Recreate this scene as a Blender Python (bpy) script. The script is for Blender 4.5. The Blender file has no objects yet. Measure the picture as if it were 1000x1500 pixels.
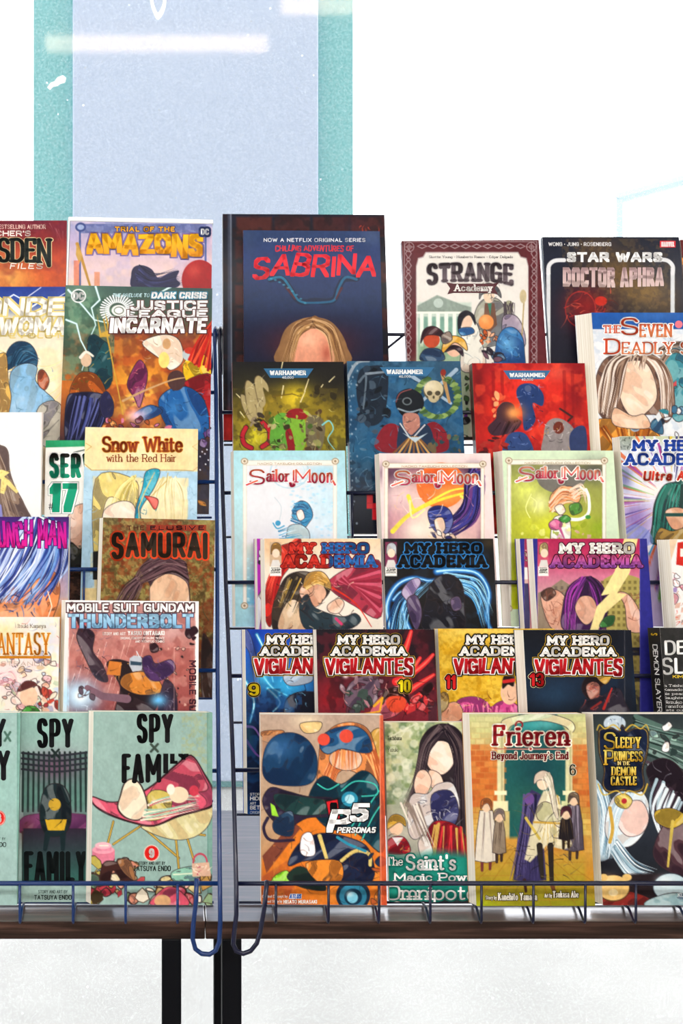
import bpy, math, random
import numpy as np
from mathutils import Matrix, Vector

SC = bpy.context.scene
COL = SC.collection

# ------------------------------------------------------------------ camera, world, lights, exposure
EYE = 1.472                 # eye height above the shop floor (m)
FPX, VX, VY = 2280.0, 240.0, 303.0   # focal length and vanishing point of the level, shifted lens
cam = bpy.data.cameras.new('camera')
cam_ob = bpy.data.objects.new('camera', cam)
COL.objects.link(cam_ob)
cam_ob.location = (0, 0, EYE)
cam_ob.rotation_euler = (math.radians(90), 0, 0)
cam.sensor_fit = 'VERTICAL'
cam.sensor_height = 36.0
cam.lens = 36.0 * FPX / 1500.0
cam.shift_x = (500 - VX) / 1500.0
cam.shift_y = -(750 - VY) / 1500.0
cam.clip_start = 0.05
SC.camera = cam_ob

SC.view_settings.view_transform = 'Standard'
SC.view_settings.look = 'None'
SC.view_settings.gamma = 1.0
SC.view_settings.use_curve_mapping = False
SC.view_settings.exposure = 0.0
SC.cycles.use_denoising = True
SC.cycles.max_bounces = 8
SC.cycles.transparent_max_bounces = 16

SKY = 4.2
LAMP = 24.0
world = bpy.data.worlds.new('overcast_sky')
SC.world = world
world.use_nodes = True
wb = world.node_tree.nodes['Background']
wb.inputs[0].default_value = (0.97, 0.985, 1.0, 1)
wb.inputs[1].default_value = SKY

# ------------------------------------------------------------------ colour + material helpers
def s2l(v):
    v = np.asarray(v, float)
    return np.where(v <= 0.04045, v / 12.92, ((v + 0.055) / 1.055) ** 2.4)

def hx(h):
    if not isinstance(h, str):
        return np.array(h, float)
    h = h.lstrip('#')
    return np.array([int(h[i:i + 2], 16) / 255.0 for i in (0, 2, 4)])

def lin(h):
    return tuple(s2l(hx(h))) + (1.0,)

MATS = {}
def mat(name, col='808080', rough=0.5, metal=0.0, coat=0.0, spec=0.5):
    if name in MATS:
        return MATS[name]
    m = bpy.data.materials.new(name)
    m.use_nodes = True
    b = m.node_tree.nodes['Principled BSDF']
    b.inputs['Base Color'].default_value = lin(col)
    b.inputs['Roughness'].default_value = rough
    b.inputs['Metallic'].default_value = metal
    b.inputs['Coat Weight'].default_value = coat
    b.inputs['Coat Roughness'].default_value = 0.12
    b.inputs['Specular IOR Level'].default_value = spec
    MATS[name] = m
    return m

def nodes(m):
    return m.node_tree.nodes, m.node_tree.links, m.node_tree.nodes['Principled BSDF']

def print_mat():
    m = mat('printed_gloss_paper', 'ffffff', 0.45, spec=0.06)
    n, l, b = nodes(m)
    a = n.new('ShaderNodeAttribute'); a.attribute_name = 'Col'
    l.new(a.outputs['Color'], b.inputs['Base Color'])
    b.inputs['Coat Weight'].default_value = 0.05
    b.inputs['Coat Roughness'].default_value = 0.10
    return m
M_PRINT = print_mat()

def pages_mat():
    m = mat('cream_page_edges', 'efe8da', 0.85, spec=0.2)
    n, l, b = nodes(m)
    tc = n.new('ShaderNodeTexCoord')
    mp = n.new('ShaderNodeMapping'); mp.inputs['Scale'].default_value = (4, 4, 1400)
    nz = n.new('ShaderNodeTexNoise'); nz.inputs['Scale'].default_value = 1.0; nz.inputs['Detail'].default_value = 3
    cr = n.new('ShaderNodeValToRGB')
    cr.color_ramp.elements[0].position = 0.3; cr.color_ramp.elements[0].color = lin('d9cfbc')
    cr.color_ramp.elements[1].position = 0.6; cr.color_ramp.elements[1].color = lin('f6f1e6')
    l.new(tc.outputs['Object'], mp.inputs[0]); l.new(mp.outputs[0], nz.inputs[0])
    l.new(nz.outputs[0], cr.inputs[0]); l.new(cr.outputs[0], b.inputs['Base Color'])
    return m
M_PAGES = pages_mat()

def wire_mat(name, col):
    m = mat(name, col, 0.36, 0.0, 0.22, 0.35)
    n, l, b = nodes(m)
    nz = n.new('ShaderNodeTexNoise'); nz.inputs['Scale'].default_value = 160; nz.inputs['Detail'].default_value = 4
    cr = n.new('ShaderNodeValToRGB')
    cr.color_ramp.elements[0].position = 0.68; cr.color_ramp.elements[0].color = lin(col)
    cr.color_ramp.elements[1].position = 0.78; cr.color_ramp.elements[1].color = lin('4a4248')
    l.new(nz.outputs[0], cr.inputs[0]); l.new(cr.outputs[0], b.inputs['Base Color'])
    return m
M_WIRE = wire_mat('dark_blue_painted_wire', '0a2e66')
M_WIRE2 = wire_mat('navy_painted_wire', '0c1230')

def wood_mat(name, rough, spec, coat, c=('33221d', '73574a', '4e382f')):
    m = mat(name, '4a342c', rough, spec=spec, coat=coat)
    n, l, b = nodes(m)
    tc = n.new('ShaderNodeTexCoord')
    mp = n.new('ShaderNodeMapping'); mp.inputs['Scale'].default_value = (5, 130, 130)
    nz = n.new('ShaderNodeTexNoise'); nz.inputs['Scale'].default_value = 1.6; nz.inputs['Detail'].default_value = 5; nz.inputs['Distortion'].default_value = 0.5
    cr = n.new('ShaderNodeValToRGB')
    cr.color_ramp.elements[0].position = 0.3; cr.color_ramp.elements[0].color = lin(c[0])
    cr.color_ramp.elements[1].position = 0.72; cr.color_ramp.elements[1].color = lin(c[1])
    e = cr.color_ramp.elements.new(0.52); e.color = lin(c[2])
    bp = n.new('ShaderNodeBump'); bp.inputs['Strength'].default_value = 0.25; bp.inputs['Distance'].default_value = 0.002
    l.new(tc.outputs['Object'], mp.inputs[0]); l.new(mp.outputs[0], nz.inputs[0]); l.new(nz.outputs[0], cr.inputs[0])
    l.new(cr.outputs[0], b.inputs['Base Color']); l.new(nz.outputs[0], bp.inputs['Height']); l.new(bp.outputs[0], b.inputs['Normal'])
    return m
M_WOOD = wood_mat('dark_brown_wood_laminate', 0.26, 1.0, 1.0)
for k_, v_ in (('Coat IOR', 2.2), ('Coat Roughness', 0.28), ('Coat Tint', (0.9, 0.92, 1.0, 1))): M_WOOD.node_tree.nodes['Principled BSDF'].inputs[k_].default_value = v_
M_EDGE = wood_mat('dark_brown_wood_edge_band', 0.55, 0.2, 0.0, ('1d1310', '553d34', '33231d'))
M_BLACK = mat('black_powder_coated_steel', '06080e', 0.5, spec=0.12)

def noisy(name, c1, c2, scale, rough=0.8, detail=4, p0=0.35, p1=0.65):
    m = mat(name, c1, rough)
    n, l, b = nodes(m)
    tc = n.new('ShaderNodeTexCoord')
    nz = n.new('ShaderNodeTexNoise'); nz.inputs['Scale'].default_value = scale; nz.inputs['Detail'].default_value = detail
    cr = n.new('ShaderNodeValToRGB')
    cr.color_ramp.elements[0].position = p0; cr.color_ramp.elements[0].color = lin(c1)
    cr.color_ramp.elements[1].position = p1; cr.color_ramp.elements[1].color = lin(c2)
    l.new(tc.outputs['Object'], nz.inputs[0]); l.new(nz.outputs[0], cr.inputs[0]); l.new(cr.outputs[0], b.inputs['Base Color'])
    return m

def emit(name, col, strength):
    m = bpy.data.materials.new(name); m.use_nodes = True
    n, l = m.node_tree.nodes, m.node_tree.links
    n.remove(n['Principled BSDF'])
    e = n.new('ShaderNodeEmission'); e.inputs[0].default_value = lin(col); e.inputs[1].default_value = strength
    l.new(e.outputs[0], n['Material Output'].inputs[0])
    return m

# ------------------------------------------------------------------ object helpers
def link(name, me, m, parent=None):
    o = bpy.data.objects.new(name, me)
    COL.objects.link(o)
    if m is not None:
        me.materials.append(m)
    if parent is not None:
        o.parent = parent
    return o

def mesh_np(name, V, F):
    """vertices (n,3), faces as a list of index tuples"""
    me = bpy.data.meshes.new(name)
    me.from_pydata([tuple(v) for v in V], [], [tuple(f) for f in F])
    me.update()
    return me

def empty(name, loc=(0, 0, 0), label=None, cat=None, group=None):
    o = bpy.data.objects.new(name, None)
    COL.objects.link(o)
    o.location = loc
    o.empty_display_size = 0.02
    tag(o, label, cat, group)
    return o

def tag(o, label=None, cat=None, group=None, kind=None):
    if label: o['label'] = label
    if cat: o['category'] = cat
    if group: o['group'] = group
    if kind: o['kind'] = kind
    return o

BOXF = [(0, 3, 2, 1), (4, 5, 6, 7), (0, 1, 5, 4), (1, 2, 6, 5), (2, 3, 7, 6), (3, 0, 4, 7)]
class MB:
    def __init__(s): s.V = []; s.F = []
    def box(s, x0, x1, y0, y1, z0, z1):
        n = len(s.V)
        s.V += [(x0, y0, z0), (x1, y0, z0), (x1, y1, z0), (x0, y1, z0), (x0, y0, z1), (x1, y0, z1), (x1, y1, z1), (x0, y1, z1)]
        s.F += [tuple(n + i for i in f) for f in BOXF]
        return s
    def tube(s, pts, r, seg=10, closed=False):
        P = [Vector(p) for p in pts]
        n0 = len(s.V); N = len(P)
        up = None
        for i in range(N):
            if closed:
                t = (P[(i + 1) % N] - P[i - 1]).normalized()
            else:
                t = (P[min(i + 1, N - 1)] - P[max(i - 1, 0)]).normalized()
            if up is None:
                a = Vector((1, 0, 0)) if abs(t.x) < 0.9 else Vector((0, 0, 1))
                up = (a - t * a.dot(t)).normalized()
            else:
                up = (up - t * up.dot(t)).normalized()
            w = t.cross(up)
            for k in range(seg):
                an = 2 * math.pi * k / seg
                s.V.append(tuple(P[i] + (up * math.cos(an) + w * math.sin(an)) * r))
        for i in range(N if closed else N - 1):
            j = (i + 1) % N
            for k in range(seg):
                k2 = (k + 1) % seg
                s.F.append((n0 + i * seg + k, n0 + i * seg + k2, n0 + j * seg + k2, n0 + j * seg + k))
        if not closed:
            s.F.append(tuple(n0 + k for k in range(seg))[::-1])
            s.F.append(tuple(n0 + (N - 1) * seg + k for k in range(seg)))
        return s
    def build(s, name, m, parent=None, smooth=False, bevel=0):
        me = mesh_np(name, s.V, s.F)
        if smooth:
            me.polygons.foreach_set('use_smooth', [True] * len(me.polygons))
        o = link(name, me, m, parent)
        if bevel:
            b = o.modifiers.new('bevel', 'BEVEL'); b.width = bevel; b.segments = 2; b.limit_method = 'ANGLE'
        return o

def spline(P, closed=False, n=6):
    P = np.asarray(P, float)
    N = len(P)
    if N < 3: return P
    out = []
    rng = range(N) if closed else range(N - 1)
    for i in rng:
        if closed:
            a, b, c, d = P[i - 1], P[i], P[(i + 1) % N], P[(i + 2) % N]
        else:
            a, b, c, d = P[max(i - 1, 0)], P[i], P[i + 1], P[min(i + 2, N - 1)]
        for t in np.arange(n) / n:
            out.append(0.5 * (2 * b + (c - a) * t + (2 * a - 5 * b + 4 * c - d) * t * t + (3 * b - a - 3 * c + d) * t ** 3))
    if not closed: out.append(P[-1])
    return np.array(out)

def at(px, py, D):
    """point at depth D on the sight line of photo pixel (px, py)"""
    return Vector(((px - VX) * D / FPX, D, EYE - (py - VY) * D / FPX))

# ------------------------------------------------------------------ the setting
TABLE_Z = EYE - 0.7275
WIN_Y = 2.12
def struct(name, mb, m, **k):
    o = mb.build(name, m, **k); o['kind'] = 'structure'; return o

M_WALL = mat('warm_grey_wall_paint', '8a847c', 0.9)
M_CEIL = mat('white_ceiling_paint', 'efeeea', 0.9)
M_FLOOR = noisy('grey_vinyl_floor', '8d8780', '9c968e', 14, 0.5)
X0, X1, YB, CH = -3.2, 3.8, -8.6, 2.72
struct('floor', MB().box(X0, X1, YB, WIN_Y + 0.06, -0.12, 0), M_FLOOR)
struct('ceiling', MB().box(X0, X1, YB, WIN_Y + 0.06, CH, CH + 0.15), M_CEIL)
struct('wall_left', MB().box(X0 - 0.15, X0, YB, -1.6, -0.12, CH + 0.15).box(X0 - 0.15, X0, -1.6, 0.9, -0.12, 0.5).box(X0 - 0.15, X0, -1.6, 0.9, 2.4, CH + 0.15).box(X0 - 0.15, X0, 0.9, WIN_Y + 0.06, -0.12, CH + 0.15), M_WALL)  # left wall is open where the added side-light window sits
struct('wall_right', MB().box(X1, X1 + 0.15, YB, WIN_Y + 0.06, -0.12, CH + 0.15), M_WALL)
struct('wall_back', MB().box(X0 - 0.15, X1 + 0.15, YB - 0.15, YB, -0.12, CH + 0.15), M_WALL)
struct('wall_front', MB().box(X0 - 0.15, X1 + 0.15, WIN_Y - 0.04, WIN_Y + 0.12, CH + 0.001, CH + 1.4), M_WALL)

def glass_mat():
    m = bpy.data.materials.new('dusty_window_glass'); m.use_nodes = True
    n, l = m.node_tree.nodes, m.node_tree.links
    n.remove(n['Principled BSDF'])
    tr = n.new('ShaderNodeBsdfTransparent'); gl = n.new('ShaderNodeBsdfGlossy'); gl.inputs['Roughness'].default_value = 0.035
    fr = n.new('ShaderNodeFresnel'); fr.inputs[0].default_value = 1.5
    mx = n.new('ShaderNodeMixShader')
    fs = n.new('ShaderNodeMath'); fs.operation = 'MULTIPLY'; fs.inputs[1].default_value = 0.5
    l.new(fr.outputs[0], fs.inputs[0]); l.new(fs.outputs[0], mx.inputs[0]); l.new(tr.outputs[0], mx.inputs[1]); l.new(gl.outputs[0], mx.inputs[2])
    # dust: small white specks and faint smears
    tc = n.new('ShaderNodeTexCoord')
    vo = n.new('ShaderNodeTexVoronoi'); vo.inputs['Scale'].default_value = 46
    nz = n.new('ShaderNodeTexNoise'); nz.inputs['Scale'].default_value = 9
    l.new(tc.outputs['Object'], vo.inputs[0]); l.new(tc.outputs['Object'], nz.inputs[0])
    sp = n.new('ShaderNodeMapRange'); sp.inputs[1].default_value = 0.055; sp.inputs[2].default_value = 0.085; sp.inputs[3].default_value = 1; sp.inputs[4].default_value = 0
    gate = n.new('ShaderNodeMapRange'); gate.inputs[1].default_value = 0.52; gate.inputs[2].default_value = 0.6
    mu = n.new('ShaderNodeMath'); mu.operation = 'MULTIPLY'
    l.new(vo.outputs['Distance'], sp.inputs[0]); l.new(nz.outputs[0], gate.inputs[0])
    l.new(sp.outputs[0], mu.inputs[0]); l.new(gate.outputs[0], mu.inputs[1])
    fine = n.new('ShaderNodeTexNoise'); fine.inputs['Scale'].default_value = 420; fine.inputs['Detail'].default_value = 2
    l.new(tc.outputs['Object'], fine.inputs[0])
    fm = n.new('ShaderNodeMapRange'); fm.inputs[1].default_value = 0.5; fm.inputs[2].default_value = 0.8; fm.inputs[4].default_value = 0.22
    l.new(fine.outputs[0], fm.inputs[0])
    ad = n.new('ShaderNodeMath'); ad.operation = 'ADD'; ad.use_clamp = True
    l.new(mu.outputs[0], ad.inputs[0]); l.new(fm.outputs[0], ad.inputs[1])
    sc_ = n.new('ShaderNodeMath'); sc_.operation = 'MULTIPLY'; sc_.inputs[1].default_value = 0.55
    l.new(ad.outputs[0], sc_.inputs[0])
    tl = n.new('ShaderNodeBsdfTranslucent'); tl.inputs[0].default_value = (0.9, 0.93, 0.95, 1)
    m2 = n.new('ShaderNodeMixShader')
    l.new(sc_.outputs[0], m2.inputs[0]); l.new(mx.outputs[0], m2.inputs[1]); l.new(tl.outputs[0], m2.inputs[2])
    l.new(m2.outputs[0], n['Material Output'].inputs[0])
    return m
M_GLASS = glass_mat()
win = struct('window_1', MB().box(X0, X1, WIN_Y, WIN_Y + 0.008, 0.0, CH), M_GLASS)
struct('added_side_window', MB().box(X0 - 0.08, X0 - 0.072, -1.6, 0.9, 0.5, 2.4), M_GLASS)  # unseen window, added to throw side light onto the page edges
M_DECAL = mat('white_vinyl_film', 'ffffff', 0.6)
def _film():
    n, l, b = nodes(M_DECAL)
    tl = n.new('ShaderNodeBsdfTranslucent'); tl.inputs[0].default_value = (1, 1, 1, 1)
    mx = n.new('ShaderNodeMixShader'); mx.inputs[0].default_value = 0.6
    l.new(b.outputs[0], mx.inputs[1]); l.new(tl.outputs[0], mx.inputs[2]); l.new(mx.outputs[0], n['Material Output'].inputs[0])
_film()
# tip of a white outlined leaf shape stuck on the glass, its upper part above the picture
def leaf_decal():
    y = WIN_Y - 0.001
    out, inn = [], []
    def pt(px, py):
        p = at(px, py, y); return p
    L = [(231, 29), (226, 22), (221, 8), (219, -10), (222, -40), (231, -66)]
    Rr = [(240, -40), (243, -10), (243, 8), (238, 22)]
    O = L + Rr
    c = (231, -16)
    I = [(c[0] + (x - c[0]) * 0.62, c[1] + (yy - c[1]) * 0.76) for x, yy in O]
    O = spline(O, True, 4); I = spline(I, True, 4)
    V = [pt(*p) for p in O] + [pt(*p) for p in I]
    n = len(O)
    F = [(i, (i + 1) % n, n + (i + 1) % n, n + i) for i in range(n)]
    me = mesh_np('window_decal', V, F)
    o = link('window_decal', me, M_DECAL)
    so = o.modifiers.new('thick', 'SOLIDIFY'); so.thickness = 0.0004
    tag(o, 'white outlined leaf shape stuck high on the window glass', 'decal')
leaf_decal()
def flake(pts, name, label):
    V = [at(px, py, WIN_Y - 0.0015) for px, py in pts]
    n = len(V)
    V2 = [v + Vector((0, 0.001, 0)) for v in V]
    F = [tuple(range(n))[::-1], tuple(range(n, 2 * n))] + [(i, (i + 1) % n, n + (i + 1) % n, n + i) for i in range(n)]
    o = link(name, mesh_np(name, V + V2, F), M_DECAL)
    tag(o, label, 'residue')
flake([(69, 128), (74, 121), (80, 119), (84, 113), (92, 110), (97, 114), (95, 121), (88, 123), (84, 126), (78, 127), (73, 132)],
      'sticker_residue', 'white scrap of old sticker on the glass before the green post')
flake([(865, 222), (874, 224), (874, 226), (870, 226), (870, 248), (869, 251), (868, 248), (868, 226), (865, 225)], 'tape_scrap',
      'thin pale scrap of tape on the blank right of the window')

# outside: paving, a broad post faced with a panel, a pale canopy frame across the street
M_PAVE = noisy('pale_concrete_paving', '989896', 'a1a19f', 5, 0.9)
struct('pavement_outside', MB().box(-9, 9, WIN_Y + 0.07, 7.0, -0.10, 0.0), M_PAVE)
struct('street_outside', MB().box(-30, 30, 7.0, 60, -0.16, -0.06), noisy('sunbleached_street', 'e6e6e6', 'f2f2f2', 2, 0.9))
PD = 3.95
def px_x(px, D): return (px - VX) * D / FPX
M_TEAL = noisy('speckled_teal_tile', '66a9ac', '86bec2', 160, 0.6, 3)
M_PANEL = noisy('blue_grey_panel', 'a9b8cf', 'b4c2d7', 160, 0.7, 3)
post = struct('pillar_outside', MB().box(px_x(49, PD), px_x(517, PD), PD, PD + 0.5, 0, 4.2), M_TEAL)
pan = MB().box(px_x(107, PD), px_x(465, PD), PD - 0.02, PD - 0.001, 0.02, 4.0).build('facing_panel', M_PANEL, bevel=0.004)
tag(pan, 'tall pale blue grey panel on the face of the green post outside', 'panel')
M_PALE = mat('pale_blue_painted_steel', '93a3ad', 0.6)
cf = empty('street_canopy', at(905, 330, 8.5) * 1.0, 'pale canopy frame outside at far right of the window', 'canopy')
cf.location = (px_x(950, 8.5), 8.5, -0.06)
def canopy_part(name, mb): mb.build(name, M_PALE, cf)
zc = EYE - (290 - VY) * 8.5 / FPX + 0.06
canopy_part('post', MB().box(px_x(903, 8.5) - px_x(950, 8.5), px_x(912, 8.5) - px_x(950, 8.5), 0, 0.06, 0, zc))
a_ = Vector((px_x(905, 8.5) - px_x(950, 8.5), 0.03, zc)); b_ = Vector((px_x(1040, 8.5) - px_x(950, 8.5), 0.03, zc + 0.14))
canopy_part('roof_beam', MB().tube([a_, b_], 0.035, 8))
canopy_part('post', MB().box(px_x(1036, 8.5) - px_x(950, 8.5), px_x(1045, 8.5) - px_x(950, 8.5), 0, 0.06, 0, zc + 0.14))

# ceiling lamps (their reflection shows in the window)
M_LAMP = emit('warm_fluorescent_diffuser', 'fffaf5', LAMP)
M_WHITE = mat('white_enamel', 'eeeeee', 0.5)
M_LAMP2 = emit('old_warm_fluorescent_diffuser', 'ffd9b8', LAMP * 0.55)
def ceiling_light(x, y, L, label, w=0.16, m=None):
    e = empty('ceiling_light', (x, y, CH), label, 'ceiling light', 'fluorescent lamps on the shop ceiling')
    MB().box(-L / 2 - 0.02, L / 2 + 0.02, -w / 2 - 0.02, w / 2 + 0.02, -0.05, 0).build('housing', M_WHITE, e)
    MB().box(-L / 2, L / 2, -w / 2, w / 2, -0.15, -0.0501).build('diffuser', m or M_LAMP, e)
LY = [(-0.05, -6.7), (1.44, -4.55), (-1.5, -2.9), (0.35, -2.9), (2.2, -2.9), (-1.5, -0.7), (0.35, -0.7), (2.2, -0.7)]
for i, (x, y) in enumerate(LY):
    ceiling_light(x, y, 1.55 if i < 2 else 1.4,
                  'long fluorescent lamp on the ceiling, mirrored as a pale bar in the glass', m=M_LAMP2 if i < 2 else None)

# ------------------------------------------------------------------ two narrow tables
def table(x0, x1, leg_x, label, dz=0.0, dy=0.0):
    t = empty('console_table', ((x0 + x1) / 2, 1.726, 0), label, 'table')
    cx = (x0 + x1) / 2
    MB().box(x0 - cx, x1 - cx, -0.141 + dy, 0.151, TABLE_Z - 0.0185 + dz, TABLE_Z + dz).build('tabletop', M_WOOD, t, bevel=0.0012)
    tt = t.children[0] if t.children else [o for o in bpy.data.objects if o.parent == t][-1]
    tt.data.materials.append(M_EDGE)
    for p in tt.data.polygons: p.material_index = 0 if p.normal.z > .5 else 1
    for lx in leg_x:
        for ly in (-0.128, 0.128):
            MB().box(lx - 0.010 - cx, lx + 0.010 - cx, ly - 0.012, ly + 0.012, 0, TABLE_Z - 0.0186 + dz).build('leg', M_BLACK, t, bevel=0.0015)
    MB().box(leg_x[0] - cx, leg_x[1] - cx, 0.116, 0.1159 + 0.014, TABLE_Z - 0.045 + dz, TABLE_Z - 0.0187 + dz).build('apron_rail', M_BLACK, t)
    return t
xs = px_x(301, 1.575)
table(xs - 0.90, xs - 0.0003, (xs - 0.87, px_x(251, 1.6)), 'dark brown wood table under the left book rack')
table(xs + 0.0003, xs + 0.90, (px_x(338.5, 1.6), xs + 0.87), 'dark brown wood table under the right book rack')

# ------------------------------------------------------------------ two tiered wire racks
TD = [1.600, 1.657, 1.714, 1.771, 1.828, 1.885]          # depth of each tier's front lip, lowest tier first
LEAN = [math.radians(a) for a in (11.5, 14, 14, 14, 14, 14)]
LIP = {'L': [1326, 1175, 1022, 888, 753, 620], 'R': [1326, 1195, 1058, 918, 782, 645]}
RET = {'L': [1294, 1129, 982, 834, 706, 575], 'R': [1294, 1128, 990, 853, 722, 604]}
WR = 0.0022
def lip_z(side, i): return at(0, LIP[side][i], TD[i]).z

def rack(side, x_in, prong_px, label):
    sg = -1 if side == 'L' else 1
    W = 0.62 if side == 'L' else 0.72
    M_W = M_WIRE if side == 'L' else M_WIRE2
    ex = x_in + sg * W / 2
    root = empty('wire_book_rack', (ex, 1.72, TABLE_Z), label, 'book rack', 'wire book racks on the tables')
    off = Vector((ex, 1.72, TABLE_Z))
    def tb(name, paths, r=WR):
        mb = MB()
        for p in paths: mb.tube([Vector(q) - off for q in p], r, 10)
        return mb.build(name, M_W, root, smooth=True)
    rd = [1.578] + [TD[i] + 0.0045 for i in range(1, 6)]
    rz = [at(0, RET[side][i], rd[i]).z for i in range(6)]
    # side frames: hook over the table edge, stringer up along the tiers, loop at the top, leg down behind
    inner = {'L': [(322, 1300), (320, 1129), (318.5, 982), (318, 834), (317.2, 706), (316.2, 575)],
             'R': [(346, 1300), (341.5, 1128), (336.5, 990), (330.5, 853), (326, 722), (322.8, 604)]}[side]
    hook = {'L': [(288, 1287, 1.572), (287, 1320, 1.570), (283, 1355, 1.568), (282, 1375, 1.567), (286, 1390, 1.567), (295, 1397, 1.567),
                  (307, 1398, 1.567), (316, 1392, 1.567), (321, 1380, 1.567), (322.5, 1350, 1.568)],
            'R': [(391, 1290, 1.572), (387, 1330, 1.570), (381, 1365, 1.568), (376, 1382, 1.567), (367, 1393, 1.567), (356, 1397, 1.567),
                  (346, 1393, 1.567), (341.5, 1383, 1.567), (343, 1365, 1.567), (346, 1340, 1.568)]}[side]
    path = [at(*h) for h in hook]
    sd = [1.572] + [d - 0.0045 for d in rd[1:]]
    path += [at(px, py, sd[k]) for k, (px, py) in enumerate(inner)]
    xt = at(314 if side == 'L' else 321.5, 500, 1.945).x
    top = [(xt, 1.945, at(0, 502, 1.945).z)]
    for k in range(7):
        an = math.pi * k / 6
        top.append((xt + 0.0035 * (1 - math.cos(an)) / 2, 1.954 - 0.009 * math.cos(an), at(0, 489, 1.95).z + 0.007 * math.sin(an)))
    path += [Vector(p) for p in top]
    zt = top[-1][2]
    ins = x_in + sg * 0.085
    path += [Vector((xt + sg * 0.004, 1.966, zt - 0.05)), Vector((ins, 1.960, zt - 0.12)), Vector((ins, 1.90, TABLE_Z + 0.2)), Vector((ins, 1.862, TABLE_Z + WR))]
    tb('side_frame', [path], 0.0024)
    # the far frame mirrors the near one about the rack's middle
    tb('side_frame', [[Vector((2 * ex - p.x, p.y, p.z)) for p in path]], 0.0024)
    xa, xb = sorted((x_in - sg * 0.002, x_in + sg * (W - 0.01)))
    for i in range(6):
        a = LEAN[i]
        nb = Vector((0, math.cos(a), -math.sin(a)))
        lip = Vector((0, TD[i], lip_z(side, i)))
        lo = lip - Vector((0, 0, 0.0019)) + nb * 0.001
        x0i = at(inner[i][0], 0, rd[i]).x
        xa, xb = sorted((x0i - sg * 0.001, 2 * ex - x0i + sg * 0.001))
        tb('retainer_bar', [[(xa, rd[i], rz[i]), (xb, rd[i], rz[i])]], 0.0023)
        P = []
        dep = 0.030 if i else 0.024
        r = 0.0014
        lift = 0.0027
        base = lip - Vector((0, 0, lift))
        bk = base + nb * dep
        P.append([(xa + 0.006, bk.y, bk.z), (xb - 0.006, bk.y, bk.z)])
        n = 0
        if i == 0:
            pxs = prong_px
            xs_ = [px_x(p, 1.575) for p in pxs]
        else:
            xs_ = [x_in + sg * (0.055 + 0.0925 * k) for k in range(6)]
        for x in xs_:
            if not (xa < x < xb): continue
            P.append([(x, rd[i] - 0.003, rz[i]), (x, rd[i] - 0.003, base.z - 0.001), (x, rd[i] - 0.001, base.z - 0.0045), (x, rd[i] + 0.003, base.z - 0.0052), (x, TD[0] - .004, base.z - 0.001), (x, TD[0], base.z - 0.0002), (x, bk.y, bk.z)]
                     if i == 0 else [(x, rd[i] - 0.0035, rz[i]), (x, TD[i] - 0.0068, base.z + 0.004), (x, TD[i] - 0.0045, base.z - 0.0002), (x, TD[i] + 0.0005, base.z - 0.0004), (x, bk.y, bk.z)])
        tb('tier_shelf', P, r)
    # bars behind the books
    zb = at(0, 490, 1.953).z
    tb('back_bar', [[(xa, 1.953, zb), (xb, 1.953, zb)]], 0.0022)
    zb2 = at(0, 1000, 1.90).z
    tb('back_bar', [[(x_in + sg * 0.085, 1.915, zb2 + 0.02), (2 * ex - x_in - sg * 0.085, 1.915, zb2 + 0.02)]], 0.0022)
    if side == 'R':
        tb('corner_brace', [[at(592, 490, 1.953), at(556, 519, 1.953)]], 0.0016)
    return root
LX, RX = at(322, 0, 1.575).x, at(346, 0, 1.575).x
rack('L', LX, [-127, -49, 29, 107, 184, 260], 'dark blue wire book rack on the left table, its side frame beside the seam')
rack('R', RX, [404, 481, 555, 630, 705, 781, 857, 931, 1008, 1085], 'dark blue wire book rack on the right table')

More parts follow.
